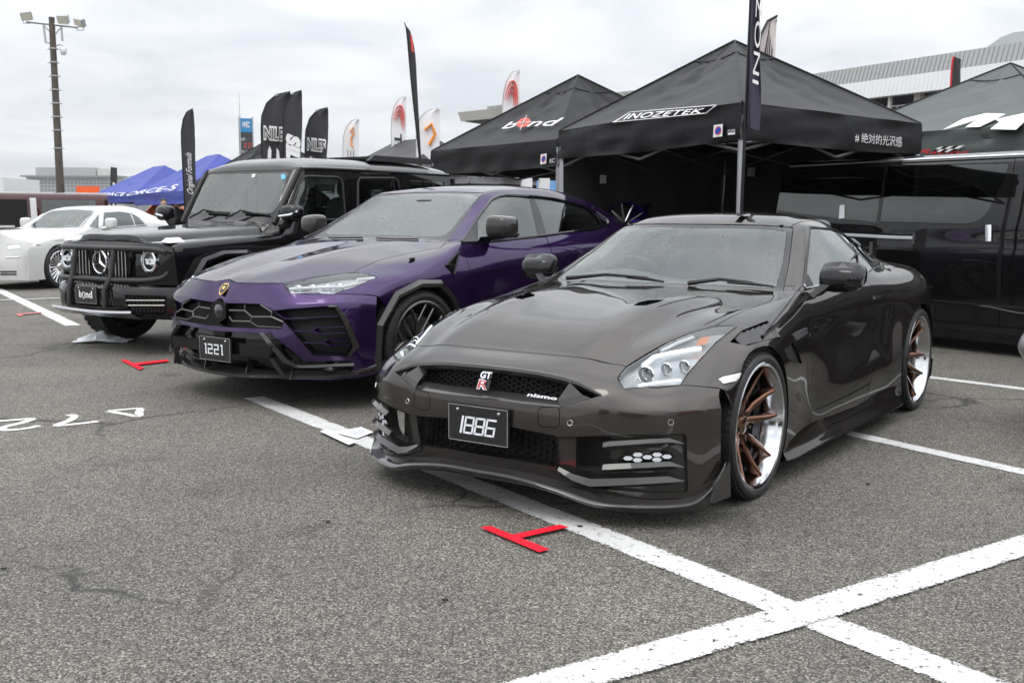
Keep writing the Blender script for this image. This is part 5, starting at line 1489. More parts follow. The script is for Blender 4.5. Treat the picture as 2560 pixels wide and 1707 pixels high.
def build_black_van():
    """local x runs towards the rear, local +y is the flank in view"""
    H = Half(5.385, 10.16, 2.529)
    sec = lambda x, k=1.: [(x,0,1.93*k),(x,.45,1.925*k),(x,.66,1.895*k),(x,.745,1.85*k),(x,.785,1.80*k),(x,.845,1.225),(x,.852,1.06),(x,.862,.93),(x,.855,.50),(x,.835,.33),(x,.81,.20)]
    rows = [[(p[0] + (0 if p[2] < 1.2 else .55 * (p[2] - 1.2)), p[1] * .93, p[2]) for p in sec(-1.92)]] + [sec(x) for x in (-1.3, -.6, 0, .8, 1.6, 2.4)]
    rows += [[(p[0] - .10 * max(0, p[2] - 1.1), p[1], p[2]) for p in sec(2.98)], [(3.06 - .14 * max(0, p[2] - 1.1), p[1] * .9, p[2]) for p in sec(0)]]
    G = surf(rows, 4, [3, 2, 2, 2, 5, 3, 3, 4, 3, 2], cv=[(4, 0, 8), (5, 0, 8), (6, 0, 8), (8, 0, 8)], cu=[(7, 0, 10), (1, 0, 10)])
    H.add(G, 'body'); H.weld(); flip_out(H, -1.5, 2.6, .9)
    vz = zoom(1900, 370, .33794)
    H.cut2('void', arch_poly(-1.55, .40, .34), (0, 2), ['body'], lambda c: c.y > .6); H.cut2('void', arch_poly(2.25, .38, .34), (0, 2), ['body'], lambda c: c.y > .6); H.drop('void')
    up = lambda c: c.y > .5
    H.cut('door', vz((925,118),(1890,80),(1850,330),(1805,600),(1790,900),(1765,1360),(1180,1330),(850,1300),(858,560)), ['body'], up)
    H.cut('door_window', vz((948,128),(1300,128),(1830,116),(1840,132),(1790,260),(1745,340),(1700,450),(1640,525),(1590,550),(1520,562),(885,545)), ['door'], up)
    H.cut('rear_window', vz((185,182),(240,172),(915,150),(862,552),(300,490),(112,458)), ['body'], up)
    H.cut2('front_window', [(-.30,1.28),(-1.1,1.28),(-1.0,1.76),(-.10,1.76)], (0, 2), ['body'], up)
    H.cut2('windscreen', [(-.62,1.24),(.62,1.24),(.60,1.78),(-.60,1.78)], (1, 2), ['body'], lambda c: c.x < -1.3)
    H.prepare()
    car = thing('minibus', 'glossy black van with privacy glass parked side-on behind the brown coupe', 'van', (5.385, 10.16, 0), -math.pi / 2 - 2.529)
    e = H.emit
    e('body', 'body', M_BLK, car, True)
    drs = e('door', 'sliding_door', M_BLK, car, gap=.004)
    for q, nm in (('door_window', 'door_window'), ('rear_window', 'quarter_window'), ('front_window', 'front_window')):
        e(q, nm, M_TINT, car, gap=.001, depth=.006, inset=.002)
    e('windscreen', 'windscreen', M_WS, car, True, gap=.001, depth=.006)
    def both(mb, name, m, sm=35, par=None): mb.build(name, m, par or car, sm); mir(mb).build(name, m, par or car, sm)
    both(MB().tube([(-1.2,.752,1.868),(0,.752,1.868),(1.6,.752,1.868),(2.85,.752,1.86)], .012, 6), 'roof_gutter', M_SILVER)
    mb = MB(); q = [(-.9,.862,.47),(2.9,.862,.47)]
    both(MB().tube([(-.6,.856,.40),(.05,.862,.42),(.3,.864,.455),(2.0,.864,.46)], .012, 6), 'side_moulding', M_GBLACK)
    both(MB().box((.3, .82, .24), (2.9, .09, .05)), 'side_step', M_BLACK, 0)
    both(MB().box((.3, .80, .17), (2.9, .05, .10)), 'sill_skirt', M_GBLACK, 0)
    p = H.on(vz((1612,590),(1690,570),(1760,572),(1755,690),(1600,692)), .003)
    MB().add(p, [tuple(range(5))]).build('handle_recess', M_GBLACK, drs[0], 0)
    a = H.on(vz((1695,570),(1695,692)), .02); o = MB().tube(a, .020, 8, flat=1.6).build('door_handle', M_CHROME, drs[0])
    MB().box((-.32, .85, .33), (.05, .06, .11)).build('mud_flap', M_BLACK, car, 0)
    a = H.on(vz((592,425),(628,420),(626,520),(584,525)), .004); MB().add(a, [(0,1,2,3)]).build('window_label', M_LAMP, car, 0)
    both(rbox((-1.35, .98, 1.28), (.12, .2, .26), .5), 'door_mirror', M_GBLACK)
    for sy in (1, -1):
        for x in (-1.55, 2.25): make_wheel(car, (x, sy * .84, .335), sy, .335, .22, .2, 'black', 0, 0)
    MB().box((.4, 0, .5), (4.2, 1.5, .6)).build('underbody', M_DARK, car, 0)
    for y in (-.4, .4):
        for x in (.2, 1.2, 2.2): seat(car, x, y, .7, .5)
    return car
build_black_van()

def build_limo():
    H = Half(-8.92, 18.84, .33)
    S = lambda x, c0, c1, c2, c3, c4, c5, y6=.94, zb=.17: [(x,0,c0),(x,.32,c1),c2,c3,c4,c5,(x,y6,.70),(x,y6,.40),(x,y6-.02,zb)]
    rows = [S(.60,.985,.98,(.575,.40,.94),(.55,.60,.88),(.50,.79,.83),(.42,.89,.78),.92), S(.2,1.02,1.015,(.2,.44,.98),(.2,.66,.91),(.2,.83,.87),(.2,.905,.83)),
            S(-.5,1.045,1.04,(-.5,.48,1.02),(-.5,.70,.975),(-.5,.84,.945),(-.5,.90,.91)), S(-1.09,1.054,1.053,(-1.09,.55,1.05),(-1.07,.73,1.042),(-1.08,.80,1.045),(-1.09,.86,1.047)),
            S(-1.6,1.385,1.383,(-1.6,.45,1.378),(-1.62,.575,1.367),(-1.72,.65,1.345),(-1.7,.86,1.06)), S(-2.2,1.463,1.46,(-2.2,.45,1.45),(-2.2,.57,1.425),(-2.2,.66,1.335),(-2.2,.86,1.075)),
            S(-2.7,1.45,1.445,(-2.7,.42,1.44),(-2.7,.55,1.41),(-2.62,.68,1.28),(-2.72,.86,1.092)), S(-3.3,1.31,1.305,(-3.3,.44,1.29),(-3.25,.58,1.25),(-3.2,.74,1.17),(-3.1,.86,1.10)),
            S(-4.1,1.09,1.09,(-4.1,.45,1.085),(-4.1,.60,1.07),(-4.1,.76,1.04),(-4.1,.84,1.0),.88,.25), S(-4.6,.92,.92,(-4.6,.45,.91),(-4.58,.58,.9),(-4.55,.7,.86),(-4.5,.76,.8),.78,.3)]
    G = surf(rows, 5, [3, 3, 3, 3, 3, 4, 3, 3], cu=[(3, 0, 4)], cv=[(5, 3, 7), (3, 3, 6), (4, 4, 6), (1, 0, 2)])
    H.add(G, 'body')
    B = surf([[(.60,0,.985),(.60,.32,.98),(.575,.40,.94),(.55,.60,.88),(.50,.79,.83),(.42,.89,.78)], [(.66,0,.70),(.66,.32,.70),(.63,.40,.70),(.60,.60,.69),(.54,.80,.68),(.40,.92,.66)],
              [(.68,0,.45),(.68,.32,.45),(.66,.42,.45),(.62,.62,.45),(.54,.82,.44),(.40,.93,.43)], [(.64,0,.17),(.64,.32,.17),(.62,.42,.17),(.59,.62,.17),(.52,.82,.165),(.39,.92,.16)]], 5, 4)
    H.add(B, 'front'); H.weld(); flip_out(H, -3.8, .2, .6)
    H.cut2('void', arch_poly(-.14, .40, .37), (0, 2), ['body', 'front'], lambda c: c.y > .6); H.cut2('void', arch_poly(-3.2, .40, .37), (0, 2), ['body'], lambda c: c.y > .6); H.drop('void')
    gh = lambda c: c.z > .95
    H.cut('windscreen', gz((400,460),(560,446),(750,462),(690,530),(632,592),(400,588)), ['body'], gh)
    H.cut('vent_window', gz((692,592),(772,492),(774,598)), ['body'], gh)
    H.cut('side_window', gz((808,478),(930,472),(1020,485),(1045,540),(1056,578),(808,598)), ['body'], gh)
    H.cut('rear_side_window', gz((1032,488),(1090,520),(1140,570),(1064,578),(1050,535)), ['body'], gh)
    H.cut('headlamp', gz((48,728),(160,722),(168,760),(60,768)), ['front'])
    H.cut('bonnet', gz((-200,640),(40,662),(300,612),(630,597),(600,590),(-200,580)), ['body'])
    H.cut('door', gz((800,605),(800,1000),(1150,950),(1150,580),(1056,583)), ['body'])
    H.prepare()
    car = thing('luxury_coupe', 'white luxury coupe with chrome turbine wheels before the maroon van', 'car', (-8.92, 18.84, 0), -math.pi / 2 - .33)
    e = H.emit
    e('body', 'body', M_WHITEP, car, True, gap=.002); e('front', 'front_bumper', M_WHITEP, car, True); e('bonnet', 'bonnet', M_WHITEP, car, True, gap=.004); e('door', 'door', M_WHITEP, car, gap=.005)
    e('windscreen', 'windscreen', M_WS, car, True, gap=0, depth=.005)
    for q in ('vent_window', 'side_window', 'rear_side_window'): e(q, q, M_SG, car, gap=0, depth=.005)
    for o in e('headlamp', 'headlamp', M_LAMP, car, gap=.004): pass
    def both(mb, name, m, sm=35): mb.build(name, m, car, sm); mir(mb).build(name, m, car, sm)
    for q in ([(808,478),(930,470),(1025,483),(1095,518),(1145,573),(1060,580),(808,600),(808,478)], [(692,592),(772,490),(775,600),(692,592)], [(620,597),(750,458)]): both(MB().tube(H.on(gz(*q), .003), .012, 6), 'window_trim', M_SILVER)
    MB().hexa([(.60,-.33,.40),(.70,-.33,.40),(.70,.33,.40),(.60,.33,.40)], [(.56,-.33,1.0),(.67,-.32,.99),(.67,.32,.99),(.56,.33,1.0)]).build('radiator_grille', M_SILVER, car, 0)
    for k in range(12): MB().box((.692, -.27 + k * .049, .69), (.03, .012, .50)).build('grille_bar', M_CHROME, car, 0)
    both(MB().tube(H.on(gz((50,828),(155,824)), .004), .012, 6), 'fog_strip', M_LAMP)
    for y in (938, 958): both(MB().tube(H.on(gz((5, y), (130, y)), .002), .014, 6), 'air_intake', M_BLACK)
    both(MB().tube(H.on(gz((280,712),(450,690),(680,676)), .004), .008, 6), 'coach_line', M_SILVER)
    both(rbox((-1.42, 1.0, 1.13), (.16, .2, .2), .5, 5), 'door_mirror', M_WHITEP); both(MB().tube([(-1.35,.86,1.04),(-1.38,.95,1.05)], .03, 6), 'mirror_arm', M_WHITEP)
    both(rbox(H.on(gz((300,727)), .0)[0], (.12, .02, .04), .5), 'side_marker', M_LAMP)
    underbody(car, [((-1.6, 0, .5), (2.4, 1.6, .5)), ((.1, 0, .55), (.8, 1.1, .5)), ((-3.8, 0, .55), (1.2, 1.2, .5))])
    mb = MB().grid([[(-1.1, y, 1.0), (-1.4, y, 1.05), (-1.55, y, 1.0), (-1.6, y, .7)] for y in np.linspace(-.8, .8, 5)]); mb.build('dashboard', M_SEAT, car)
    LT = mat('pale leather', (.30, .29, .28), .6)
    for y in (.42, -.42): seat(car, -2.1, y, .55, .52, LT); seat(car, -2.9, y, .50, .5, LT, False)
    mb = MB(); ring = [Vector((-1.72, .42 + .2 * math.cos(R(a)), .98 + .2 * math.sin(R(a)))) for a in range(0, 361, 20)]; mb.tube(ring, .02, 6).build('steering_wheel', M_WHITEP, car)
    for sy in (1, -1):
        for x in (-.14, -3.2): make_wheel(car, (x, sy * .95, .365), sy, .365, .283, .26, 'turbine', 0, 0)
    return car
build_limo()

def box_van(name, label, pos, yaw, L, Wd, Hh, m, cat='van', group=None, wins=(), trims=(), roof_m=None):
    """slab-sided van: local +x forwards; wins = (x0, x1, z0, z1, material)"""
    H = Half(pos[0], pos[1], yaw)
    w = Wd / 2
    sec = lambda x, d=0: [(x,0,Hh),(x,w*.5,Hh-.01),(x,w*.78,Hh-.04),(x,w*.86,Hh-.10),(x,w*.90,Hh-.2),(x,w*.985,Hh*.56),(x,w,Hh*.45),(x,w,.5),(x,w*.97,.2)]
    rows = [[(p[0] - max(0, p[2] - Hh * .55) * 1.1, p[1] * .9, p[2]) for p in sec(L * .22)], [(p[0] - max(0, p[2] - Hh * .55) * .9, p[1], p[2]) for p in sec(L * .17)]] + [sec(x) for x in (-.1 * L, -.3 * L, -.5 * L, -.7 * L)] + [[(p[0] + .05 * max(0, p[2] - 1), p[1], p[2]) for p in sec(-.76 * L)], [(p[0], p[1] * .9, p[2]) for p in sec(-.78 * L)]]
    G = surf(rows, 4, [2, 2, 2, 2, 4, 2, 3, 3], cv=[(4, 0, 7), (6, 0, 7)], cu=[(6, 0, 8)])
    H.add(G, 'body')
    fr = rows[0]; H.add(surf([[p for p in fr[5:]], [(p[0] + .12, p[1] * .5, p[2]) for p in fr[5:]], [(p[0] + .15, 0, p[2]) for p in fr[5:]]], 3, 3), 'body')
    H.weld(); flip_out(H, -.7 * L, .1 * L, Hh * .5)
    for x in (0, -.6 * L): H.cut2('void', arch_poly(x, .38, .33), (0, 2), ['body'], lambda c: c.y > w * .6)
    H.drop('void')
    for k, (x0, x1, z0, z1, mm, sl) in enumerate(wins): H.cut2('w%d' % k, [(x0, z0), (x1, z0), (x1, z1), (x0 - sl, z1)], (0, 2), ['body'], lambda c: c.y > w * .5)
    H.cut2('ws', [(-w * .8, Hh * .58), (w * .8, Hh * .58), (w * .72, Hh - .12), (-w * .72, Hh - .12)], (1, 2), ['body'], lambda c: c.x > L * .06)
    H.prepare()
    car = thing(name, label, cat, (pos[0], pos[1], 0), -math.pi / 2 - yaw, group)
    H.emit('body', 'body', m, car, True, gap=0)
    for k, wn in enumerate(wins): H.emit('w%d' % k, 'side_window' if wn[4] in (M_GREYT, M_SG, M_TINT) else 'side_panel', wn[4], car, gap=.004)
    H.emit('ws', 'windscreen', M_WS, car, True, gap=.003)
    for sy in (1, -1):
        for x in (0, -.6 * L): make_wheel(car, (x, sy * w * .98, .33), sy, .33, .23, .2, 'black', 0, 0)
    MB().box((-.28 * L, 0, .5), (L * .9, Wd * .85, .5)).build('underbody', M_DARK, car, 0)
    return car
mv = box_van('minivan', 'maroon and white minivan with its side door open, behind the white coupe', (-13.1, 23.3), .93, 5.0, 1.9, 1.80, M_MAROON, wins=(
    (.35, -.55, 1.06, 1.58, M_SG, .45), (-.62, -.92, .45, 1.66, M_WHITEP, 0), (-1.0, -2.1, .5, 1.62, M_DARK, 0), (-2.16, -2.30, .45, 1.66, M_WHITEP, 0), (-2.4, -3.6, 1.08, 1.62, M_GREYT, 0)))  # near-black panel stands in for the shade inside the open doorway
MB().box((-.6, .955, 1.02), (2.4, .02, .05)).build('belt_trim', M_WHITEP, mv, 0)
ov = box_van('delivery_van', 'small orange van parked under the blue canopies', (-16.6, 50.0), .4, 3.3, 1.5, 1.75, mat('orange paint', (.75, .16, .03), .3, coat=1.), wins=((-.2, -1.0, 1.05, 1.5, M_TINT, .2),))
def build_nose_car():
    pos = (4.02, 5.97, math.pi / 2)
    H = Half(*pos)
    H.add(surf(gtr_grid(), 3, 3, cu=[(6, 0, 5), (14, 0, 10)], cv=[(6, 6, 11), (4, 6, 10), (5, 7, 10)]), 'body')
    A = gtr_grid()[0][:9]; n8 = lambda z, d: [(p[0] + d * (1 - i * .07), p[1], z) for i, p in enumerate(A)]
    H.add(surf([A, n8(.58, .15), n8(.49, .225), n8(.41, .17), n8(.33, .06)], 4, 3), 'bumper')
    H.weld(); flip_out(H, -2.8, .2, .45)
    for x in (0, -2.78): H.cut2('void', arch_poly(x, .37, .34), (0, 2), ['body', 'bumper'], lambda c: c.y > .6)
    H.drop('void')
    H.cut2('windscreen', [(-.74,-.01),(-1.3,-.01),(-1.36,.52),(-.80,.66)], (0, 1), ['body'], lambda c: c.z > .93)
    H.cut2('side_window', [(-.95,.94),(-2.3,.97),(-2.05,1.18),(-1.5,1.22)], (0, 2), ['body'], lambda c: c.y > .5)
    H.cut2('headlamp', [(.62,.60),(.30,.70),(.25,.82),(.55,.78)], (0, 1), ['body'], lambda c: c.z > .55)
    H.prepare()
    car = thing('silver_coupe', 'silver car whose nose just reaches in at the right edge', 'car', (pos[0], pos[1], 0), -math.pi / 2 - pos[2])
    for q, nm, m, c in (('body', 'body', M_SILP, True), ('bumper', 'front_bumper', M_SILP, True), ('windscreen', 'windscreen', M_WS, True), ('side_window', 'side_window', M_TINT, False), ('headlamp', 'headlamp', M_LAMP, False)): H.emit(q, nm, m, car, c)
    for sy in (1, -1):
        for x in (0, -2.78): make_wheel(car, (x, sy * .93, .34), sy, .34, .25, .24, 'black', 0, 0)
    underbody(car, [((-1.4, 0, .33), (1.95, 1.66, .36)), ((.35, 0, .36), (.7, 1.0, .36)), ((-2.9, 0, .5), (1.1, 1.1, .62))])
build_nose_car()
# ---------------------------------------------------------------- ground and markings
def node(t, kind, **kw):
    n = t.nodes.new(kind)
    for k, v in kw.items():
        if k in n.inputs: n.inputs[k].default_value = v
        else: setattr(n, k, v)
    return n
def asphalt():
    m, t, b = _mat('asphalt')
    L = t.links.new
    tcn = node(t, 'ShaderNodeNewGeometry')
    pos = tcn.outputs['Position']
    warp = node(t, 'ShaderNodeTexNoise', Scale=30., Detail=2); L(pos, warp.inputs['Vector'])
    mixv = node(t, 'ShaderNodeMix', data_type='VECTOR'); mixv.inputs[0].default_value = .012; L(pos, mixv.inputs[4]); L(warp.outputs['Color'], mixv.inputs[5])
    v = node(t, 'ShaderNodeTexVoronoi', Scale=150.); L(mixv.outputs[1], v.inputs['Vector'])
    v2 = node(t, 'ShaderNodeTexVoronoi', Scale=260.); L(pos, v2.inputs['Vector'])
    sp = node(t, 'ShaderNodeSeparateXYZ'); L(v.outputs['Color'], sp.inputs[0])
    st = node(t, 'ShaderNodeValToRGB'); L(sp.outputs[0], st.inputs[0])
    cr = st.color_ramp
    cr.elements[0].position = 0; cr.elements[0].color = (.088, .084, .074, 1)
    cr.elements[1].position = 1; cr.elements[1].color = (.44, .42, .385, 1)
    e = cr.elements.new(.55); e.color = (.185, .177, .159, 1)
    e = cr.elements.new(.85); e.color = (.28, .267, .241, 1)
    gap = node(t, 'ShaderNodeValToRGB'); L(v.outputs['Distance'], gap.inputs[0])
    gap.color_ramp.elements[0].position = .35; gap.color_ramp.elements[0].color = (1, 1, 1, 1)
    gap.color_ramp.elements[1].position = .75; gap.color_ramp.elements[1].color = (.32, .31, .30, 1)
    mu = node(t, 'ShaderNodeMix', data_type='RGBA', blend_type='MULTIPLY'); mu.inputs[0].default_value = 1; L(st.outputs[0], mu.inputs[6]); L(gap.outputs[0], mu.inputs[7])
    # broad patches and faint stains
    n1 = node(t, 'ShaderNodeTexNoise', Scale=.42, Detail=8, Roughness=.62); L(pos, n1.inputs['Vector'])
    r1 = node(t, 'ShaderNodeValToRGB'); L(n1.outputs['Fac'], r1.inputs[0])
    r1.color_ramp.elements[0].position = .3; r1.color_ramp.elements[0].color = (.64, .64, .65, 1); r1.color_ramp.elements[1].position = .70; r1.color_ramp.elements[1].color = (1.18, 1.16, 1.12, 1)
    n2 = node(t, 'ShaderNodeTexNoise', Scale=1.7, Detail=3); L(pos, n2.inputs['Vector'])
    r2 = node(t, 'ShaderNodeValToRGB'); L(n2.outputs['Fac'], r2.inputs[0])
    r2.color_ramp.elements[0].position = .26; r2.color_ramp.elements[0].color = (.62, .62, .62, 1); r2.color_ramp.elements[1].position = .36; r2.color_ramp.elements[1].color = (1, 1, 1, 1)
    m2 = node(t, 'ShaderNodeMix', data_type='RGBA', blend_type='MULTIPLY'); m2.inputs[0].default_value = 1; L(mu.outputs[2], m2.inputs[6]); L(r1.outputs[0], m2.inputs[7])
    m3 = node(t, 'ShaderNodeMix', data_type='RGBA', blend_type='MULTIPLY'); m3.inputs[0].default_value = .8; L(m2.outputs[2], m3.inputs[6]); L(r2.outputs[0], m3.inputs[7])
    # cracks
    nw = node(t, 'ShaderNodeTexNoise', Scale=1.6, Detail=6, Roughness=.65); L(pos, nw.inputs['Vector'])
    mw = node(t, 'ShaderNodeMix', data_type='VECTOR'); mw.inputs[0].default_value = .35; L(pos, mw.inputs[4]); L(nw.outputs['Color'], mw.inputs[5])
    vc = node(t, 'ShaderNodeTexVoronoi', Scale=.55, feature='DISTANCE_TO_EDGE'); L(mw.outputs[1], vc.inputs['Vector'])
    rc = node(t, 'ShaderNodeValToRGB'); L(vc.outputs['Distance'], rc.inputs[0])
    rc.color_ramp.elements[0].position = .0; rc.color_ramp.elements[0].color = (1, 1, 1, 1); rc.color_ramp.elements[1].position = .009; rc.color_ramp.elements[1].color = (0, 0, 0, 1)
    nm = node(t, 'ShaderNodeTexNoise', Scale=.35, Detail=1); L(pos, nm.inputs['Vector'])
    rm = node(t, 'ShaderNodeValToRGB'); L(nm.outputs['Fac'], rm.inputs[0]); rm.color_ramp.elements[0].position = .46; rm.color_ramp.elements[1].position = .54
    cm = node(t, 'ShaderNodeMath', operation='MULTIPLY'); L(rc.outputs[0], cm.inputs[0]); L(rm.outputs[0], cm.inputs[1])
    m4 = node(t, 'ShaderNodeMix', data_type='RGBA'); L(cm.outputs[0], m4.inputs[0]); L(m3.outputs[2], m4.inputs[6]); m4.inputs[7].default_value = (.03, .03, .028, 1)
    L(m4.outputs[2], b.inputs['Base Color'])
    b.inputs['Roughness'].default_value = .82
    b.inputs['Specular IOR Level'].default_value = .35
    hs = node(t, 'ShaderNodeMath', operation='MULTIPLY_ADD'); L(v.outputs['Distance'], hs.inputs[0]); hs.inputs[1].default_value = -1.; hs.inputs[2].default_value = 1.
    h2 = node(t, 'ShaderNodeMath', operation='MULTIPLY_ADD'); L(v2.outputs['Distance'], h2.inputs[0]); h2.inputs[1].default_value = -.4; L(hs.outputs[0], h2.inputs[2])
    h3 = node(t, 'ShaderNodeMath', operation='SUBTRACT'); L(h2.outputs[0], h3.inputs[0]); L(cm.outputs[0], h3.inputs[1])
    bp = node(t, 'ShaderNodeBump', Strength=.75, Distance=.004); L(h3.outputs[0], bp.inputs['Height']); L(bp.outputs[0], b.inputs['Normal'])
    return m
M_ASPH = asphalt()
gm = MB().add([(-6000, -300, 0), (6000, -300, 0), (6000, 9000, 0), (-6000, 9000, 0)], [(0, 1, 2, 3)])
tag(gm.build('ground', M_ASPH, None, smooth=0), 'grey coarse asphalt of the car park with patches and cracks', kind='structure')

def worn_paint(name, rgb, wear=.5):
    """road paint, chipped by noise and frayed towards its edges, over the asphalt below"""
    m, t, b = _mat(name); L = t.links.new
    out = t.nodes['Material Output']
    g = node(t, 'ShaderNodeNewGeometry'); at = node(t, 'ShaderNodeAttribute', attribute_name='edge')
    n1 = node(t, 'ShaderNodeTexNoise', Scale=95., Detail=6, Roughness=.75); L(g.outputs['Position'], n1.inputs['Vector'])
    n2 = node(t, 'ShaderNodeTexNoise', Scale=5., Detail=8, Roughness=.65); L(g.outputs['Position'], n2.inputs['Vector'])
    a = node(t, 'ShaderNodeMath', operation='MULTIPLY_ADD'); L(n2.outputs['Fac'], a.inputs[0]); a.inputs[1].default_value = .38; L(n1.outputs['Fac'], a.inputs[2])
    ed = node(t, 'ShaderNodeMath', operation='MULTIPLY_ADD'); L(at.outputs['Fac'], ed.inputs[0]); ed.inputs[1].default_value = .36; L(a.outputs[0], ed.inputs[2])
    n3 = node(t, 'ShaderNodeTexNoise', Scale=32., Detail=9, Roughness=.8); L(g.outputs['Position'], n3.inputs['Vector'])
    lt = node(t, 'ShaderNodeMath', operation='LESS_THAN'); L(n3.outputs['Fac'], lt.inputs[0]); lt.inputs[1].default_value = .59
    th0 = node(t, 'ShaderNodeMath', operation='MULTIPLY'); L(lt.outputs[0], th0.inputs[1])
    th = node(t, 'ShaderNodeMath', operation='GREATER_THAN'); L(ed.outputs[0], th.inputs[0]); th.inputs[1].default_value = .66 + .16 * wear
    rp = node(t, 'ShaderNodeValToRGB'); L(n2.outputs['Fac'], rp.inputs[0])
    rp.color_ramp.elements[0].color = (*[c * .74 for c in rgb], 1); rp.color_ramp.elements[1].color = (*rgb, 1)
    L(rp.outputs[0], b.inputs['Base Color']); b.inputs['Roughness'].default_value = .7
    v = node(t, 'ShaderNodeTexVoronoi', Scale=120.); L(g.outputs['Position'], v.inputs['Vector'])
    bp = node(t, 'ShaderNodeBump', Strength=.35, Distance=.003); bp.invert = True; L(v.outputs['Distance'], bp.inputs['Height']); L(bp.outputs[0], b.inputs['Normal'])
    tr = node(t, 'ShaderNodeBsdfTransparent'); mx = node(t, 'ShaderNodeMixShader')
    L(th.outputs[0], th0.inputs[0]); L(th0.outputs[0], mx.inputs[0]); L(tr.outputs[0], mx.inputs[1]); L(b.outputs[0], mx.inputs[2]); L(mx.outputs[0], out.inputs[0])
    return m
M_LINE = worn_paint('white road paint', (.64, .64, .625), .45)
M_CHALK = worn_paint('thin white stencil paint', (.74, .73, .70), .6)
def painted(pts, w, name, m, z=.004, label=None, parent=None, frayed=True):
    """flat stroke along a ground polyline, with an 'edge' attribute for wear"""
    P = [Vector((p[0], p[1], 0)) for p in pts]; n = len(P)
    prof = [(-1.05, 0), (-.93, .3), (-.6, .55), (0, 1), (.6, .55), (.93, .3), (1.05, 0)]
    vs = []; ed = []
    for i in range(n):
        d = (P[min(i + 1, n - 1)] - P[max(i - 1, 0)]).normalized(); nn = Vector((-d.y, d.x, 0))
        for k, e in prof:
            q = P[i] + nn * (w / 2 * k); vs.append((q.x, q.y, z)); ed.append(e if frayed else 1.)
    c = len(prof)
    fs = [(i * c + k, i * c + k + 1, (i + 1) * c + k + 1, (i + 1) * c + k) for i in range(n - 1) for k in range(c - 1)]
    me = bpy.data.meshes.new(name); me.from_pydata(vs, [], fs); me.materials.append(m)
    a = me.attributes.new('edge', 'FLOAT', 'POINT'); a.data.foreach_set('value', ed)
    o = link(name, me, None, parent)
    if label: tag(o, label, kind='structure')
    return o
DA = np.array([.566, -.824]); DB = np.array([.824, .566])
ov_ = lambda x, y: (x * 1.08844, y * 1.08844)
def line_px(a, d, t0, t1, w, label, z):
    p = ground(ov_(*a))[:2]
    painted([p + d * (t0 + (t1 - t0) * k / 12) for k in range(13)], w, 'bay_line', M_LINE, z, label)
cross = ground(ov_(1842, 1412))[:2]
p0 = ground(ov_(583, 913))[:2]
painted([p0 + (cross - p0) * k / 12 for k in range(14)] + [cross + DA * k for k in (1., 2., 4.)], .15, 'bay_line', M_LINE, .004, 'long white bay line running under the brown coupe to the lower right')
dl = (ground(ov_(2352, 1255))[:2] - cross); dl /= np.linalg.norm(dl)
dl2 = (ground(ov_(1300, 1566))[:2] - cross); dl2 /= np.linalg.norm(dl2)
painted([cross + dl2 * k for k in (5., 3., 1.6, .8, .3)] + [cross + dl * k for k in (0., .5, 1., 2., 4., 7.)], .155, 'bay_line', M_LINE, .008, 'white bay line crossing the other in the lower right foreground')
a = ground(ov_(1960, 998))[:2]; b = ground(ov_(2352, 1085))[:2]; d = (b - a) / np.linalg.norm(b - a)
painted([a + d * k for k in (-2.5, -1.5, -.5, .0, .5, 1., 2., 4.)], .12, 'bay_line', M_LINE, .004, 'white bay line beside the rear wheel of the brown coupe')
a = ground(ov_(2160, 870))[:2]; b = ground(ov_(2352, 894))[:2]; d = (b - a) / np.linalg.norm(b - a)
painted([a + d * k for k in (-3., -1., -.3, .0, .5, 1., 3.)], .12, 'bay_line', M_LINE, .004, 'white bay line between the brown coupe and the black van')
a = ground(ov_(0, 668))[:2]; b = ground(ov_(168, 748))[:2]; d = (b - a) / np.linalg.norm(b - a)
painted([a - d * 8, a - d * 3] + [a + (b - a) * k / 6 for k in range(7)], .17, 'bay_line', M_LINE, .004, 'white bay line at the left edge before the black off-roader')
a = ground(ov_(0, 690))[:2]; b = ground(ov_(152, 685))[:2]
painted([a - (b - a), a, (a + b) / 2, b, b + (b - a) * .6], .12, 'bay_line', M_LINE, .008, 'thin white cross line at the left edge near the white coupe')
# hand-painted bay number
zg = zoom(0, 950, .4829)
for pts, lab in (([(-20,216),(80,208),(165,203),(110,224),(40,240),(8,254),(30,261),(100,257),(150,250),(205,238)], 'hand-painted white figure at the left edge of the asphalt'),
                 ([(345,186),(378,183),(382,196),(350,215),(292,238),(360,233),(440,224),(508,215)], 'hand-painted white figure between two others on the asphalt'),
                 ([(560,161),(640,155),(718,148),(720,170),(715,190),(660,180),(600,170),(560,163)], 'hand-painted white figure below the purple SUV on the asphalt')):
    pp = curve([tuple(ground(q)) for q in zg(*pts)], 3)
    painted([p[:2] for p in pp], .055, 'painted_number', M_CHALK, .004, lab)
# red tape marks
M_TAPE = mat('red tape', (.80, .012, .03), .45)
zt = zoom(960, 1100, .48469)
def tape(quads, label, fade=None):
    root = thing('tape_mark', label, 'tape mark', tuple(ground(quads[0][0])[:2]) + (0,), 0, 'red tape marks on the asphalt')
    for k, q in enumerate(quads):
        mb = MB(); P = [ground(p) for p in q]; c = root.location
        mb.hexa([(p[0] - c[0], p[1] - c[1], .010 + .003 * k) for p in P], [(p[0] - c[0], p[1] - c[1], .0125 + .003 * k) for p in P])
        mb.build('tape_strip', fade or M_TAPE, root, smooth=0)
tape([zt((500,463),(548,455),(853,576),(800,590)), zt((668,503),(712,518),(950,464),(905,452))], 'bright red tape T on the asphalt in front of the brown coupe')
tape([[ov_(278,830), ov_(288,828), ov_(331,848), ov_(320,852)], [ov_(305,838), ov_(312,842), ov_(389,833), ov_(384,829)]], 'red tape T on the asphalt left of the purple SUV')
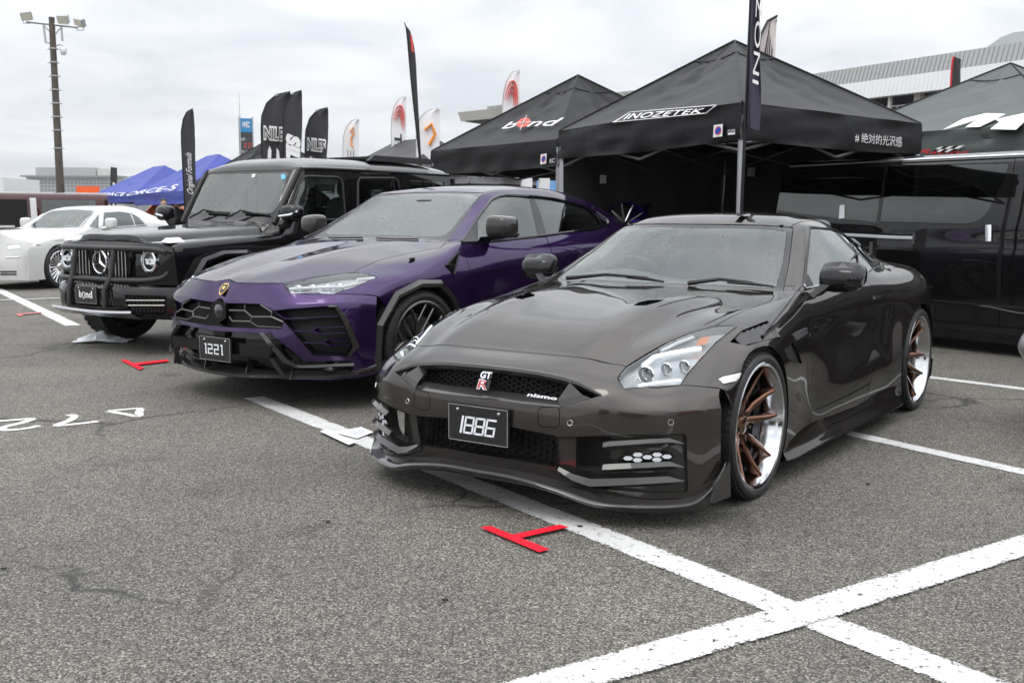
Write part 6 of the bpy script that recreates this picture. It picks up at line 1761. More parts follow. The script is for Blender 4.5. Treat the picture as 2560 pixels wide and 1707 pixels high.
tape([gz((128,1276),(150,1272),(185,1290),(150,1292)), gz((150,1276),(165,1281),(328,1268),(320,1263))], 'faded red tape mark beside the white line near the off-roader', mat('faded red tape', (.55, .12, .12), .6))
# paper and bag
M_PAPER = mat('white paper', (.80, .80, .82), .7)
q = zg((1730,281),(1870,253),(1932,280),(1850,312)); P = [ground(p) for p in q]
pr = tag(MB().hexa([(p[0], p[1], .012) for p in P], [(p[0], p[1], .014) for p in P]).build('paper_sheet', M_PAPER, None, 0), 'printed white paper sheet taped to the ground by the brown coupe', 'paper')
fq = quad_map([(p[0], p[1], .0155) for p in (P[0], P[1], P[2], P[3])])
for k in range(5): shape([[(.25 + .12 * k, .2), (.29 + .12 * k, .2), (.29 + .12 * k, .75 - .1 * (k % 2)), (.25 + .12 * k, .75 - .1 * (k % 2))]], fq, mat('grey print', (.25, .28, .42), .7), pr, 'print_line')
q = zg((1656,278),(1696,270),(1842,335),(1806,349)); P = [ground(p) for p in q]
tag(MB().hexa([(p[0], p[1], .016) for p in P], [(p[0], p[1], .0175) for p in P]).build('paper_strip', M_PAPER, None, 0), 'long white paper strip lying beside the printed sheet', 'paper')
c = ground(gz((820, 1490))[0]); mb = MB(); rows = []
for i in range(9):
    row = []
    for j in range(13):
        u, v = i / 8 - .5, j / 12 - .5
        h = max(0, .09 * math.exp(-((u * 2.6) ** 2 + ((v + .08) * 3.2) ** 2)) + random.uniform(-.012, .02) * (abs(u) < .45))
        row.append((c[0] + v * .55 + random.uniform(-.02, .02), c[1] + u * .26 + random.uniform(-.02, .02), .01 + h))
    rows.append(row)
tag(mb.grid(rows).build('plastic_bag', mat('thin white plastic', (.68, .70, .74), .35), None, 30), 'crumpled white plastic bag on the asphalt under the off-roader', 'bag')
for px, wh in (((1112, 1503), 'in the open foreground below the red tape'), ((1450, 1319), 'on the white line by the red tape'), ((820, 1307), 'left of the white line before the coupe'), ((10, 1425), 'at the left edge of the foreground'), ((2170, 1212), 'right of the front wheel of the coupe')):
    p = ground(px); tag(rbox((p[0], p[1], .008), (.022, .009, .008), .6).build('pebble', M_RUB, None), 'dark rubber scrap ' + wh, 'debris', 'rubber scraps on the asphalt')
# ---------------------------------------------------------------- canopies
M_CLOTH = mat('black canvas', (.0075, .0075, .0085), .50, bump=.8, bscale=4.5, spec=.18)
M_WALL = mat('black wall canvas', (.040, .039, .039), .7, bump=.6, bscale=4)
M_CLOTHG = mat('grey-green canvas', (.075, .088, .085), .6, bump=.25, bscale=9)
M_CLOTHB = mat('blue canvas', (.010, .030, .28), .55, bump=.2, bscale=8)
M_SEAM = mat('black seam', (.008, .008, .008), .7)
M_ALU = mat('dull aluminium', (.46, .47, .48), .4, .7)
M_ALUD = mat('shaded truss steel', (.20, .20, .20), .5, .5)  # truss tone darkened in its colour for the shade under the canopy
M_PRINT = mat('white canvas print', (.78, .78, .78), .6)
M_REDP = mat('red canvas print', (.70, .07, .05), .6)
def on_plane(px, a, b, c, off=0.):
    a, b, c = [np.array(p, float) for p in (a, b, c)]
    n = np.cross(b - a, c - a); n /= np.linalg.norm(n)
    if n @ (CAM - a) < 0: n = -n
    d = ray(px); t = ((a - CAM) @ n + off) / (d @ n)
    return CAM + d * t
def tent(name, label, near, left, right, zt, zp, vh, m, group='canopies behind the cars', back_walls=(), sag=.05, ridge=0., legs=True, seed=1, frame=True):
    """square pop-up canopy given by three ground corners (the fourth is opposite the near one)"""
    rng = random.Random(seed)
    N, L_, R_ = [np.array([*p, 0.]) for p in (near, left, right)]
    Bk = L_ + R_ - N; C = (L_ + R_) / 2
    org = C.copy()
    root = thing(name, label, 'tent', tuple(org), 0, group)
    cor = [N, R_, Bk, L_]
    cor = [p - org for p in cor]
    ax = (cor[3] - cor[0]) / np.linalg.norm(cor[3] - cor[0])
    top = [np.array([0, 0, zp])] * 2
    peaks = {}
    for i in range(4):
        a, b = cor[i], cor[(i + 1) % 4]
        along = abs(((b - a) / np.linalg.norm(b - a)) @ ax)
        pa = np.array([0, 0, zp]); pb = pa
        if ridge:
            pa = np.array([0, 0, zp]) + ax * (ridge if (a @ ax) > 0 else -ridge); pb = np.array([0, 0, zp]) + ax * (ridge if (b @ ax) > 0 else -ridge)
        rows = []
        n1, n2 = 26, 24
        for u in range(n1 + 1):
            s = u / n1
            row = []
            for v in range(n2 + 1):
                t = v / n2
                e = a * (1 - t) + b * t + np.array([0, 0, zt]); q = pa * (1 - t) + pb * t
                p = e * (1 - s) + q * s
                drop = sag * 4 * s * (1 - s) * 1.3 * 4 * t * (1 - t)
                wr = (.016 * math.sin(t * 22 + s * 5 + i) + .014 * math.sin(t * 9 - s * 17 + seed) + .008 * math.sin(t * 37 + s * 29) + .006 * math.sin(s * 45 - t * 21 + seed)) * s * (1 - s) * 4 * math.sin(math.pi * t)
                p = p - np.array([0, 0, drop]) + np.array([0, 0, wr])
                row.append(p)
            rows.append(row)
        MB().grid(rows).build('canopy_panel', m, root, 60)
        # valance
        out = (a + b) / 2; out = out / np.linalg.norm(out)
        rows = []
        for v in range(33):
            t = v / 32
            e = a * (1 - t) + b * t
            row = []
            for k in range(6):
                h = k / 5
                w = .014 * math.sin(t * 31 + i * 2 + seed + h * 4) * h * math.sin(math.pi * t) + .016 * math.sin(h * 11 + t * 7 + seed) * math.sin(t * 9 + h * 3) + .010 * math.sin(h * 19 - t * 13) + rng.uniform(-.004, .004)
                row.append(e + out * (.012 + w) + np.array([0, 0, zt - vh * h * (1 + .06 * math.sin(math.pi * t))]))
            rows.append(row)
        MB().grid(rows).build('valance', m, root, 60)
        if not ridge:
            MB().tube([a * .998 + np.array([0, 0, zt + .006])] + [a * (1 - s) + np.array([0, 0, zt * (1 - s) + zp * s - .0 + .008]) for s in (.25, .5, .75, 1.)], .010, 5).build('canopy_seam', M_SEAM, root)
        if not ridge and m is not M_CLOTHB:
            MB().tube([a * (.22 * (1 - t)) + b * (.22 * t) + np.array([0, 0, zt * .22 + zp * .78 - sag * .9 * 4 * t * (1 - t) + .010]) for t in np.linspace(0, 1, 9)], .007, 4).build('peak_seam', M_SEAM, root)
        if legs:
            q = a * .985
            MB().box((q[0], q[1], zt / 2 - .05), (.045, .045, zt - .1)).build('leg', M_ALU, root, 0)
        if frame and legs:
            q0, q1 = a * .97, b * .97
            for k in range(2):
                s0, s1 = q0 + (q1 - q0) * (k / 2), q0 + (q1 - q0) * ((k + 1) / 2)
                for z0, z1 in ((zt - .10, zt - .42), (zt - .42, zt - .10)):
                    MB().tube([s0 + np.array([0, 0, z0]), s1 + np.array([0, 0, z1])], .014, 4).build('truss_bar', M_ALUD, root)
            MB().tube([a * .97 + np.array([0, 0, zt - .12]), np.array([0, 0, zp - .25])], .014, 4).build('roof_bar', M_ALUD, root)
    for i in back_walls:
        a, b = cor[i], cor[(i + 1) % 4]
        rows = []
        for v in range(41):
            t = v / 40
            e = a * .975 * (1 - t) + b * .975 * t
            dn = (a + b) / np.linalg.norm(a + b)
            rows.append([e + dn * (.03 * math.sin(t * 26 + k * .8) + .03 * math.sin(t * 11)) + np.array([0, 0, (zt - .12 - .06 * math.sin(math.pi * ((t * 4) % 1))) * (1 - k / 8)]) for k in range(9)])
        MB().grid(rows).build('side_wall', M_WALL, root, 60)
    return root, [p + org for p in cor], np.array([org[0], org[1], zp])
def rel(root, p): return Vector(p) - root.location
def print_on(root, quad_px, tri, what, m, name='lettering', off=.03, **kw):
    P = [on_plane(q, *tri, off=off) for q in quad_px]
    fn = quad_map([rel(root, p) for p in P])
    if isinstance(what, str): return lettering(what, fn, m, root, name, **kw)
    return shape(what, fn, m, root, name)
def Z3_(p, z): return (p[0], p[1], z)
tz = zoom(1080, 100, .34864); tr_ = zoom(1800, 50, .32313); tl = zoom(840, 50, .29974); tf = zoom(400, 200, .21258)

# nearest black canopy
ZT = 2.31
ta, ca, pa_ = tent('canopy_tent', 'largest black canopy tent with a framed white logo, right behind the brown coupe', (2.05, 9.6), (.56, 12.9), (4.5, 11.8), ZT, 3.28, .33, M_CLOTH, back_walls=(1, 2), seed=3)
triL = (Z3_(ca[0], ZT), Z3_(ca[3], ZT), pa_); triR = (Z3_(ca[0], ZT), Z3_(ca[1], ZT), pa_)
vL = (Z3_(ca[0], ZT), Z3_(ca[3], ZT), Z3_(ca[0], ZT - .3)); vR = (Z3_(ca[0], ZT), Z3_(ca[1], ZT), Z3_(ca[0], ZT - .3))
fr = tz((1418,520),(2035,470),(1960,528),(1300,592)); P = [on_plane(p, *triL, off=.02) for p in fr]
P = [rel(ta, p) for p in P]; MB().tube(P + [P[0]], .013, 4, flat=.4).build('logo_frame', M_PRINT, ta)
print_on(ta, tz((1420,528),(1965,490),(1925,525),(1370,572)), triL, 'INOZETEK', M_PRINT, off=.02, space=1.05)
print_on(ta, tr_((1045,868),(1408,905),(1408,985),(1045,945)), vR, '# 絶対的光沢感', M_PRINT, off=.045)
def maker_badge(root, q, tri):
    P = [on_plane(p, *tri, off=.045) for p in q]; fn = quad_map([rel(root, p) for p in P])
    o = shape([[(0, 0), (1, 0), (1, 1), (0, 1)]], fn, M_PRINT, root, 'maker_badge')
    f2 = lambda u, v: Vector(fn(u, v)) + (rel(root, CAM) - Vector(fn(u, v))).normalized() * .004
    shape([arc(.5, .5, .36, 0, 360, 20)[:-1]], f2, M_REDP, o, 'badge_ring')
    f3 = lambda u, v: Vector(fn(u, v)) + (rel(root, CAM) - Vector(fn(u, v))).normalized() * .007
    shape([[(.2, .3), (.55, .25), (.8, .5), (.75, .8), (.45, .75), (.25, .6)]], f3, mat('badge blue', (.01, .05, .45), .6), o, 'badge_head')
maker_badge(ta, tz((2020,612),(2085,603),(2082,692),(2015,700)), vL)
print_on(ta, tz((2122,645),(2175,640),(2173,660),(2120,664)), vL, 'ECLIPSE', M_PRINT, off=.045)
shape([[(0, 0), (1, 0), (1, 1), (0, 1)]], quad_map([rel(ta, on_plane(p, *vL, off=.045)) for p in tz((2122,668),(2173,664),(2172,678),(2121,682))]), M_PRINT, ta, 'badge_strip')
for q in (((1205,968),(1250,972),(1248,1028),(1203,1030)), ((2262,915),(2318,915),(2312,982),(2258,978))):
    P = [on_plane(p, Z3_(ca[2], 0), Z3_(ca[3] if q[0][0] < 2000 else ca[1], 0), Z3_(ca[2], 2), off=.16) for p in tz(*q)]
    MB().add([rel(ta, p) for p in P], [(0, 1, 2, 3)]).build('price_tag', M_PRINT, ta, smooth=0)
# logo canopy behind it
tb, cb, pb_ = tent('canopy_tent', 'black canopy tent with the bond logo, left of the largest black tent', (.6, 14.3), (-1.29, 17.0), (3.3, 16.2), ZT, 3.44, .36, M_CLOTH, seed=5)
tL = (Z3_(cb[0], ZT), Z3_(cb[3], ZT), pb_); vB = (Z3_(cb[0], ZT), Z3_(cb[3], ZT), Z3_(cb[0], ZT - .3))
print_on(tb, tz((528,592),(622,582),(592,630),(497,638)), tL, 'b', M_PRINT, off=.03, shear=.3, **{'space': 1.})
P = [rel(tb, on_plane(p, *tL, off=.03)) for p in tz((622,560),(720,555),(690,625),(592,632))]; fo = quad_map(P)
shape(ring_poly(.5, .5, .48, .30), fo, M_REDP, tb, 'logo_target'); fo2 = lambda u, v: fo(u, v) + np.array([0, -.004, .003])
shape([[(.47, -.25), (.50, -.25), (.53, 1.25), (.50, 1.25)], [(-.1, .48), (1.1, .48), (1.1, .52), (-.1, .52)]], fo2, M_PRINT, tb, 'logo_cross')
print_on(tb, tz((708,572),(948,558),(905,612),(676,622)), tL, 'nd', M_PRINT, off=.03, shear=.3)
maker_badge(tb, tz((780,822),(822,815),(818,886),(776,894)), vB)
print_on(tb, tz((845,855),(880,850),(880,878),(843,882)), vB, 'EC', M_PRINT, off=.045)
# grey-green canopy at the right
tg, cg, pg_ = tent('canopy_tent', 'grey-green canopy tent with a big white letter at the right edge', (6.14, 11.9), (4.26, 14.6), (8.84, 13.8), 2.35, 3.30, .33, M_CLOTHG, seed=8)
tG = (Z3_(cg[0], 2.35), Z3_(cg[3], 2.35), pg_); vG = (Z3_(cg[0], 2.35), Z3_(cg[3], 2.35), Z3_(cg[0], 2.0))
P = [(1725,850),(1880,765),(2060,722),(2210,728),(2130,770),(2352,722),(2352,790),(2290,850),(2090,845),(2160,790),(2010,828),(1895,830),(1990,770),(1900,800)]
MB().add([rel(tg, on_plane(p, *tG, off=.03)) for p in tr_(*P)], [(0, 1, 2, 12, 13), (2, 3, 4, 10, 11, 12), (4, 5, 6, 7, 8, 9)]).build('lettering', M_PRINT, tg, smooth=0)
print_on(tg, tr_((1545,1000),(1935,1010),(1930,1045),(1530,1048)), vG, 'Racing', mat('red print', (.75, .01, .02), .6), off=.045, shear=.4)
ch = [rel(tg, on_plane(p, *vG, off=.045)) for p in tr_((1690,985),(1890,970),(1800,1025),(1640,1020))]; fch = quad_map(ch)
for i in range(5):
    for j in range(2): shape([[(i / 5, j / 2), ((i + 1) / 5, j / 2), ((i + 1) / 5, (j + 1) / 2), (i / 5, (j + 1) / 2)]], fch, M_PRINT if (i + j) % 2 else M_CLOTH, tg, 'flag_check')
# canopies farther back on the left
t1, c1, p1 = tent('canopy_tent', 'blue canopy tent farther left, behind the white coupe', (-14.5, 41.0), (-18.1, 46.0), (-12.4, 46.0), 2.15, 3.36, .38, M_CLOTHB, 'blue canopies', seed=11, ridge=.8)
t2, c2, p2 = tent('canopy_tent', 'blue canopy tent directly behind the tall black flag', (-10.4, 34.0), (-14.4, 40.5), (-7.5, 37.5), 2.05, 3.45, .40, M_CLOTHB, 'blue canopies', seed=12, ridge=.8)
for t, c, p, txt, zt_, q in ((t1, c1, p1, 'SPACE', 2.15, gz((800,322),(990,318),(985,345),(780,340))), (t2, c2, p2, 'ORCE-S', 2.05, gz((1010,318),(1400,252),(1395,292),(985,345)))):
    print_on(t, q, (Z3_(c[0], zt_), Z3_(c[3], zt_), p), txt, M_PRINT, off=.08, shear=.4)
t3, c3, p3 = tent('canopy_tent', 'black canopy tent with white lettering behind the off-roader windscreen', (-6.2, 25.2), (-8.3, 28.0), (-3.6, 27.0), 2.12, 3.1, .45, M_CLOTH, seed=13)
v3 = (Z3_(c3[0], 2.12), Z3_(c3[3], 2.12), Z3_(c3[0], 1.7))
print_on(t3, tf((400,1290),(560,1270),(560,1320),(400,1340)), v3, 'WASH MOUW', M_PRINT, off=.06)
print_on(t3, tf((285,1318),(385,1310),(385,1332),(285,1338)), v3, 'DETAILING SERVICE', M_PRINT, off=.06)
tent('canopy_tent', 'black canopy peak behind the three black feather flags', (-7.9, 30.0), (-10.0, 33.0), (-5.2, 32.0), 2.2, 3.45, .3, M_CLOTH, seed=14)
tent('canopy_tent', 'dark grey canopy behind the off-roader roof rack', (-2.6, 27.0), (-5.2, 30.0), (-.2, 29.2), 2.35, 3.38, .3, mat('charcoal canvas', (.05, .05, .052), .6, bump=.2, bscale=8), seed=15, ridge=.9)
# awning under the logo canopy
tent('canopy_tent', 'low dark awning seen under the bond canopy', (-.9, 22.0), (-3.0, 24.6), (1.2, 23.6), 1.95, 2.25, .22, M_CLOTH, seed=16, frame=False)

# ---------------------------------------------------------------- feather flags
def feather(name, label, base, h, w, lean, m, pole_m=None, marks=None, edge=None, face=(1, 0), curl=1., z0=.9, group='feather flags', taper=.75, wave=.05, bend=.82, blade=False):
    """pole with a bent tip and a cloth hung along it; face = ground direction from pole to free edge"""
    root = thing(name, label, 'flag', (base[0], base[1], 0), 0, group)
    f = np.array([face[0], face[1], 0.]); f /= np.linalg.norm(f); side = np.array([-f[1], f[0], 0])
    ln = np.array([lean[0], lean[1], 0.])
    path = []
    for k in range(21):
        t = k / 20
        b = max(0, (t - bend) / (1 - bend))
        path.append(ln * t + np.array([0, 0, h * (t if t < bend else bend + (1 - bend) * math.sin(b * math.pi / 2) * .97)]) + f * (w * curl * b * b))
    MB().tube(path, [.020 - .012 * k / 20 for k in range(21)], 6).build('pole', pole_m or M_BLACK, root)
    rows = []
    for k in range(25):
        t = z0 / h + (1 - z0 / h) * k / 24
        i = min(19, int(t * 20)); q = path[i] * (1 - (t * 20 - i)) + path[i + 1] * (t * 20 - i)
        b = max(0, (t - bend) / (1 - bend))
        ww = w * (taper + (1 - taper) * min(1, t / bend)) - w * curl * b * b
        if blade: ww = w * min(1, (1 - t) / .14) ** .7 * max(.02, (t - z0 / h) / (1 - z0 / h))
        rows.append([q + f * (ww * j / 8) + side * (wave * math.sin(j * .9 + k * .35) * (j / 8)) - np.array([0, 0, .05 * (j / 8)]) for j in range(9)])
    cl = MB().grid(rows).build('cloth', m, root, 60)
    if edge: MB().tube([p + np.array([0, -.004, 0]) for p in path[3:]], .035, 6, flat=.5).build('sleeve', edge, root)
    dv = np.array([base[0], base[1], 1.3]) - CAM; dv = dv / np.linalg.norm(dv)
    def fn(u, v):
        t = z0 / h + (1 - z0 / h) * v; i = min(19, max(0, int(t * 20))); q = path[i] * (1 - (t * 20 - i)) + path[i + 1] * (t * 20 - i)
        b = max(0, (t - bend) / (1 - bend)); ww = w * (taper + (1 - taper) * min(1, t / bend)) - w * curl * b * b
        return q + f * (ww * u) - dv * .07 - np.array([0, 0, .05 * u])
    if marks: marks(fn, root)
    return root
M_FLAGK = mat('black flag cloth', (.030, .030, .034), .7, bump=.3, bscale=5)
M_FLAGW = mat('white flag cloth', (.78, .78, .79), .7, bump=.2, bscale=5)
M_FLAGB = mat('blue flag cloth', (.02, .25, .65), .7)
M_FLAGR = mat('red flag cloth', (.55, .02, .03), .7)
M_ORNG = mat('orange print', (.85, .28, .03), .6)
def vtext(txt, u0, u1, v0, v1, m, **kw):
    """lettering that runs up the flag"""
    return lambda fn, root: lettering(txt, (lambda u, v: fn(u1 - (u1 - u0) * v, v0 + (v1 - v0) * u)) if v1 > v0 else (lambda u, v: fn(u0 + (u1 - u0) * v, v0 + (v1 - v0) * u)), m, root, **kw)
def htext(txt, u0, u1, v0, v1, m, **kw):
    return lambda fn, root: lettering(txt, lambda u, v: fn(u0 + (u1 - u0) * u, v0 + (v1 - v0) * v), m, root, **kw)
def seq(*fs):
    def g(fn, root):
        for q in fs: q(fn, root)
    return g
def W(px, y):  # ground point below a pixel at a distance
    p = at_depth(px, y); return (p[0], p[1])
b = W((458, 300), 20); feather('feather_flag', 'tall black feather flag with script lettering at the blue canopies', b, 3.27, .25, (-.06, 0), M_FLAGK, marks=vtext('Original Formula', .25, .85, .34, .66, M_PRINT, shear=.4), wave=.03, taper=.9)
def niles(fn, root):
    lettering('NILES', lambda u, v: fn(.08 + .86 * u, .655 + .10 * v), M_PRINT, root, off=.09)
    lettering('NILES', lambda u, v: fn(.12 + .78 * u, .667 + .076 * v) - np.array([0, .03, 0]), M_FLAGK, root, off=.0)
    shape([[(.2,.50),(.32,.50),(.34,.59),(.28,.62),(.22,.59)], [(.5,.48),(.8,.42),(.78,.50),(.62,.55),(.60,.59),(.52,.61)]], fn, M_PRINT, root, 'print_figure')
b = W((652, 300), 22); feather('feather_flag', 'left black feather flag of three with white serif lettering', b, 3.82, .62, (0, 0), M_FLAGK, marks=niles, wave=.06)
b = W((702, 300), 21.6); feather('feather_flag', 'middle black feather flag of three, the tallest', b, 3.80, .38, (.05, 0), M_FLAGK, marks=seq(vtext('SILK', .15, .95, .70, .40, M_PRINT, off=.08, shear=.2)), wave=.04)
b = W((752, 300), 22); feather('feather_flag', 'right black feather flag of three with white serif lettering', b, 3.50, .46, (.10, 0), M_FLAGK, marks=seq(niles, htext('No.1', .2, .8, .56, .61, M_PRINT)), wave=.05)
def sanmai(fn, root):
    MB().tube([Vector(fn(u, v)) for u, v in ((.35,.84),(.55,.88),(.62,.84),(.48,.80),(.50,.76),(.62,.74))], .04, 5, flat=.5).build('print_swirl', M_ORNG, root)
    lettering('三米', lambda u, v: fn(.25 + .5 * v, .72 - .16 * u), M_FLAGK, root)
b = W((853, 330), 30); feather('feather_flag', 'white feather flag with an orange swirl beside the three black flags', b, 4.0, .45, (.05, 0), M_FLAGW, M_ALU, sanmai, wave=.04)
def taka(fn, root):
    for r, w2 in ((.36, .07), (.25, .05), (.16, .04)):
        pts = [(.5 + r * 1.0 * math.cos(R(a)), .80 + r * .20 * math.sin(R(a)) * 1.2) for a in range(-40, 200, 16)]
        MB().tube([Vector(fn(u, v)) for u, v in pts], [.01 + w2 * .55 * math.sin(math.pi * k / (len(pts) - 1)) for k in range(len(pts))], 5, flat=.5).build('print_swirl', M_REDP, root)
    lettering('TAKA', lambda u, v: fn(.2 + .5 * v, .72 - .36 * u), M_FLAGK, root, off=.03)
b = W((978, 330), 30); feather('feather_flag', 'smaller white feather flag with a red swirl left of the leaning flag', b, 4.62, .42, (0, 0), M_FLAGW, M_ALU, taka, wave=.03, taper=.95)
b = W((1040, 330), 28); feather('feather_flag', 'white teardrop flag with an orange mark behind the leaning flag', b, 4.10, .62, (0, 0), M_FLAGW, M_ALU, lambda fn, root: MB().tube([Vector(fn(u, v)) for u, v in ((.55,.70),(.8,.78),(.6,.84),(.35,.80))], .04, 5).build('print_swirl', M_ORNG, root), curl=.9, wave=.05)
b = W((1085, 400), 16.6); feather('feather_flag', 'tall narrow black flag leaning left above the off-roader', b, 4.25, .14, (-.44, 0), M_FLAGK, marks=lambda fn, root: shape([[(.35,.80),(.6,.79),(.6,.87),(.4,.88)]], fn, M_REDP, root, 'print_mark'), curl=.0, wave=.01, z0=1.6, blade=True)
b = W((1256, 300), 24); feather('feather_flag', 'larger white feather flag with a red swirl above the bond canopy', b, 4.55, .38, (0, 0), M_FLAGW, M_ALU, taka, wave=.03, taper=.95)
b = (2.03, 9.50); feather('feather_flag', 'black banner flag tied to the near corner of the largest tent', b, 4.2, .12, (.06, 0), mat('navy flag cloth', (.035, .033, .055), .7), marks=vtext('INOZETEK', .45, .95, .18, .86, M_PRINT), wave=.07, z0=2.1, taper=.8, curl=.1, face=(.8, -.6))
b = W((1885, 100), 16); feather('feather_flag', 'pale feather flag with black stripes behind the largest tent peak', b, 4.25, .28, (.05, 0), mat('pale pink cloth', (.66, .58, .57), .7), marks=lambda fn, root: [shape([[(.1 + .16 * k, .45), (.18 + .16 * k, .45), (.18 + .16 * k, .92 - .05 * k), (.1 + .16 * k, .92 - .04 * k)]], fn, M_FLAGK, root, 'print_stripe') for k in range(5)], edge=M_FLAGK, wave=.03, z0=2.2)
b = W((2398, 200), 24); feather('feather_flag', 'black feather flag with a red border before the grandstand', b, 4.85, .24, (-.22, 0), M_FLAGK, edge=M_FLAGR, wave=.05, z0=2.4, curl=.3, taper=.6)
b = W((2262, 300), 30); feather('feather_flag', 'blue feather flag before the red banner of the grandstand', b, 4.45, .20, (.0, 0), M_FLAGB, M_ALU, vtext('Z', .1, .9, .60, .45, M_PRINT), wave=.02, z0=2.3)
b = W((272, 470), 60); feather('feather_flag', 'small black and white checkered flag before the hotel', b, 3.95, .36, (.15, 0), M_FLAGK, marks=lambda fn, root: [shape([[(i / 3, .3 + j / 12), ((i + 1) / 3, .3 + j / 12), ((i + 1) / 3, .3 + (j + 1) / 12), (i / 3, .3 + (j + 1) / 12)]], fn, M_PRINT, root, 'print_check') for i in range(3) for j in range(5) if (i + j) % 2], wave=.03, curl=.1)

# ---------------------------------------------------------------- booth contents
def rim_display(pos, a, label):
    root = thing('wheel_display', label, 'wheel display', pos, a, 'display wheels under the canopy')
    PR = mat('anodised purple', (.06, .016, .30), .2, .9)
    MB().lathe([(0, .27), (.01, .285), (0, .28), (-.10, .25), (-.22, .25), (-.24, .27)], n=40).build('rim', PR, root)
    for k in range(10): rot_y(spoke_mb([(.03, 0, .016, -.03), (.26, .02, .011, -.012)], .02), 2 * math.pi * k / 10).build('spoke', M_CHROME, root, 0)
    MB().box((0, -.12, -.42), (.25, .2, .30)).build('stand', M_BLACK, root, 0)
p = at_depth((1566, 560), 13.4); rim_display(tuple(p), R(200), 'purple wheel on a stand behind the SUV, its spokes showing')
p = at_depth((1622, 562), 13.8); rim_display(tuple(p), R(255), 'purple wheel on a stand turned sideways beside another')
def banner(name, label, px, y, w, h, m, txt=None, tm=None, cat='sign', depth=.06, tk={}, tb=(.08, .92, .25, .75), legs=0.):
    """flat sign board facing the camera side, centred under the pixel"""
    c = at_depth(px, y)
    root = thing(name, label, cat, tuple(c), 0)
    MB().box((0, 0, 0), (w, depth, h)).build('board', m, root, 0)
    if txt: lettering(txt, lambda u, v: Vector((-w / 2 + w * (tb[0] + (tb[1] - tb[0]) * u), -depth / 2 - .006, -h / 2 + h * (tb[2] + (tb[3] - tb[2]) * v))), tm or M_PRINT, root, **tk)
    if legs:
        for x in (-w * .45, w * .45): MB().box((x, 0, -h / 2 - legs / 2), (.06, .06, legs)).build('post', M_ALU, root, 0)
    return root
banner('sign_board', 'long black sign lettered WEST/EAST seen under the bond canopy', (1270, 466), 30, 2.2, .62, M_CLOTH, 'WEST/EAST', tb=(.45, .95, .1, .6), legs=1.6)
banner('display_trailer', 'black trailer lettered ATHLETE seen under the bond canopy', (1398, 470), 26, 2.6, .75, M_GBLACK, 'ATHLETE', tb=(.08, .92, .15, .5), depth=1.2, legs=1.5)
banner('sign_board', 'pale blue display panel beside the side wall', (1420, 498), 22, 1.3, .75, mat('pale blue panel', (.16, .36, .68), .5), legs=.9)
banner('sign_board', 'orange sign above the maroon van, before the hotel', (220, 482), 70, 1.5, .85, mat('orange sign', (.85, .12, .02), .5), 'SUZUKA'[:0] or None, legs=4.0)
for px, y in ((1302, 20.5), (1345, 20.0), (1438, 17)):
    b = W((px, 480), y); feather('feather_flag', {1302: 'white and violet flag under the bond canopy, at its middle', 1345: 'white flag under the bond canopy beside the pole', 1438: 'white flag at the edge of the black side wall'}[px], b, 2.2 if px != 1438 else 2.3, .22, (0, 0), M_FLAGW, M_ALU, wave=.02)
# ---------------------------------------------------------------- far buildings, mast, hills
M_CONC = mat('pale concrete', (.55, .54, .50), .8, var=.08, vscale=.3)
M_RIB = mat('grey ribbed cladding', (.30, .31, .31), .5, .3)
M_RIBL = mat('pale ribbed cladding', (.62, .63, .64), .5, .1)
M_STEEL = mat('galvanised steel', (.42, .43, .44), .45, .6)
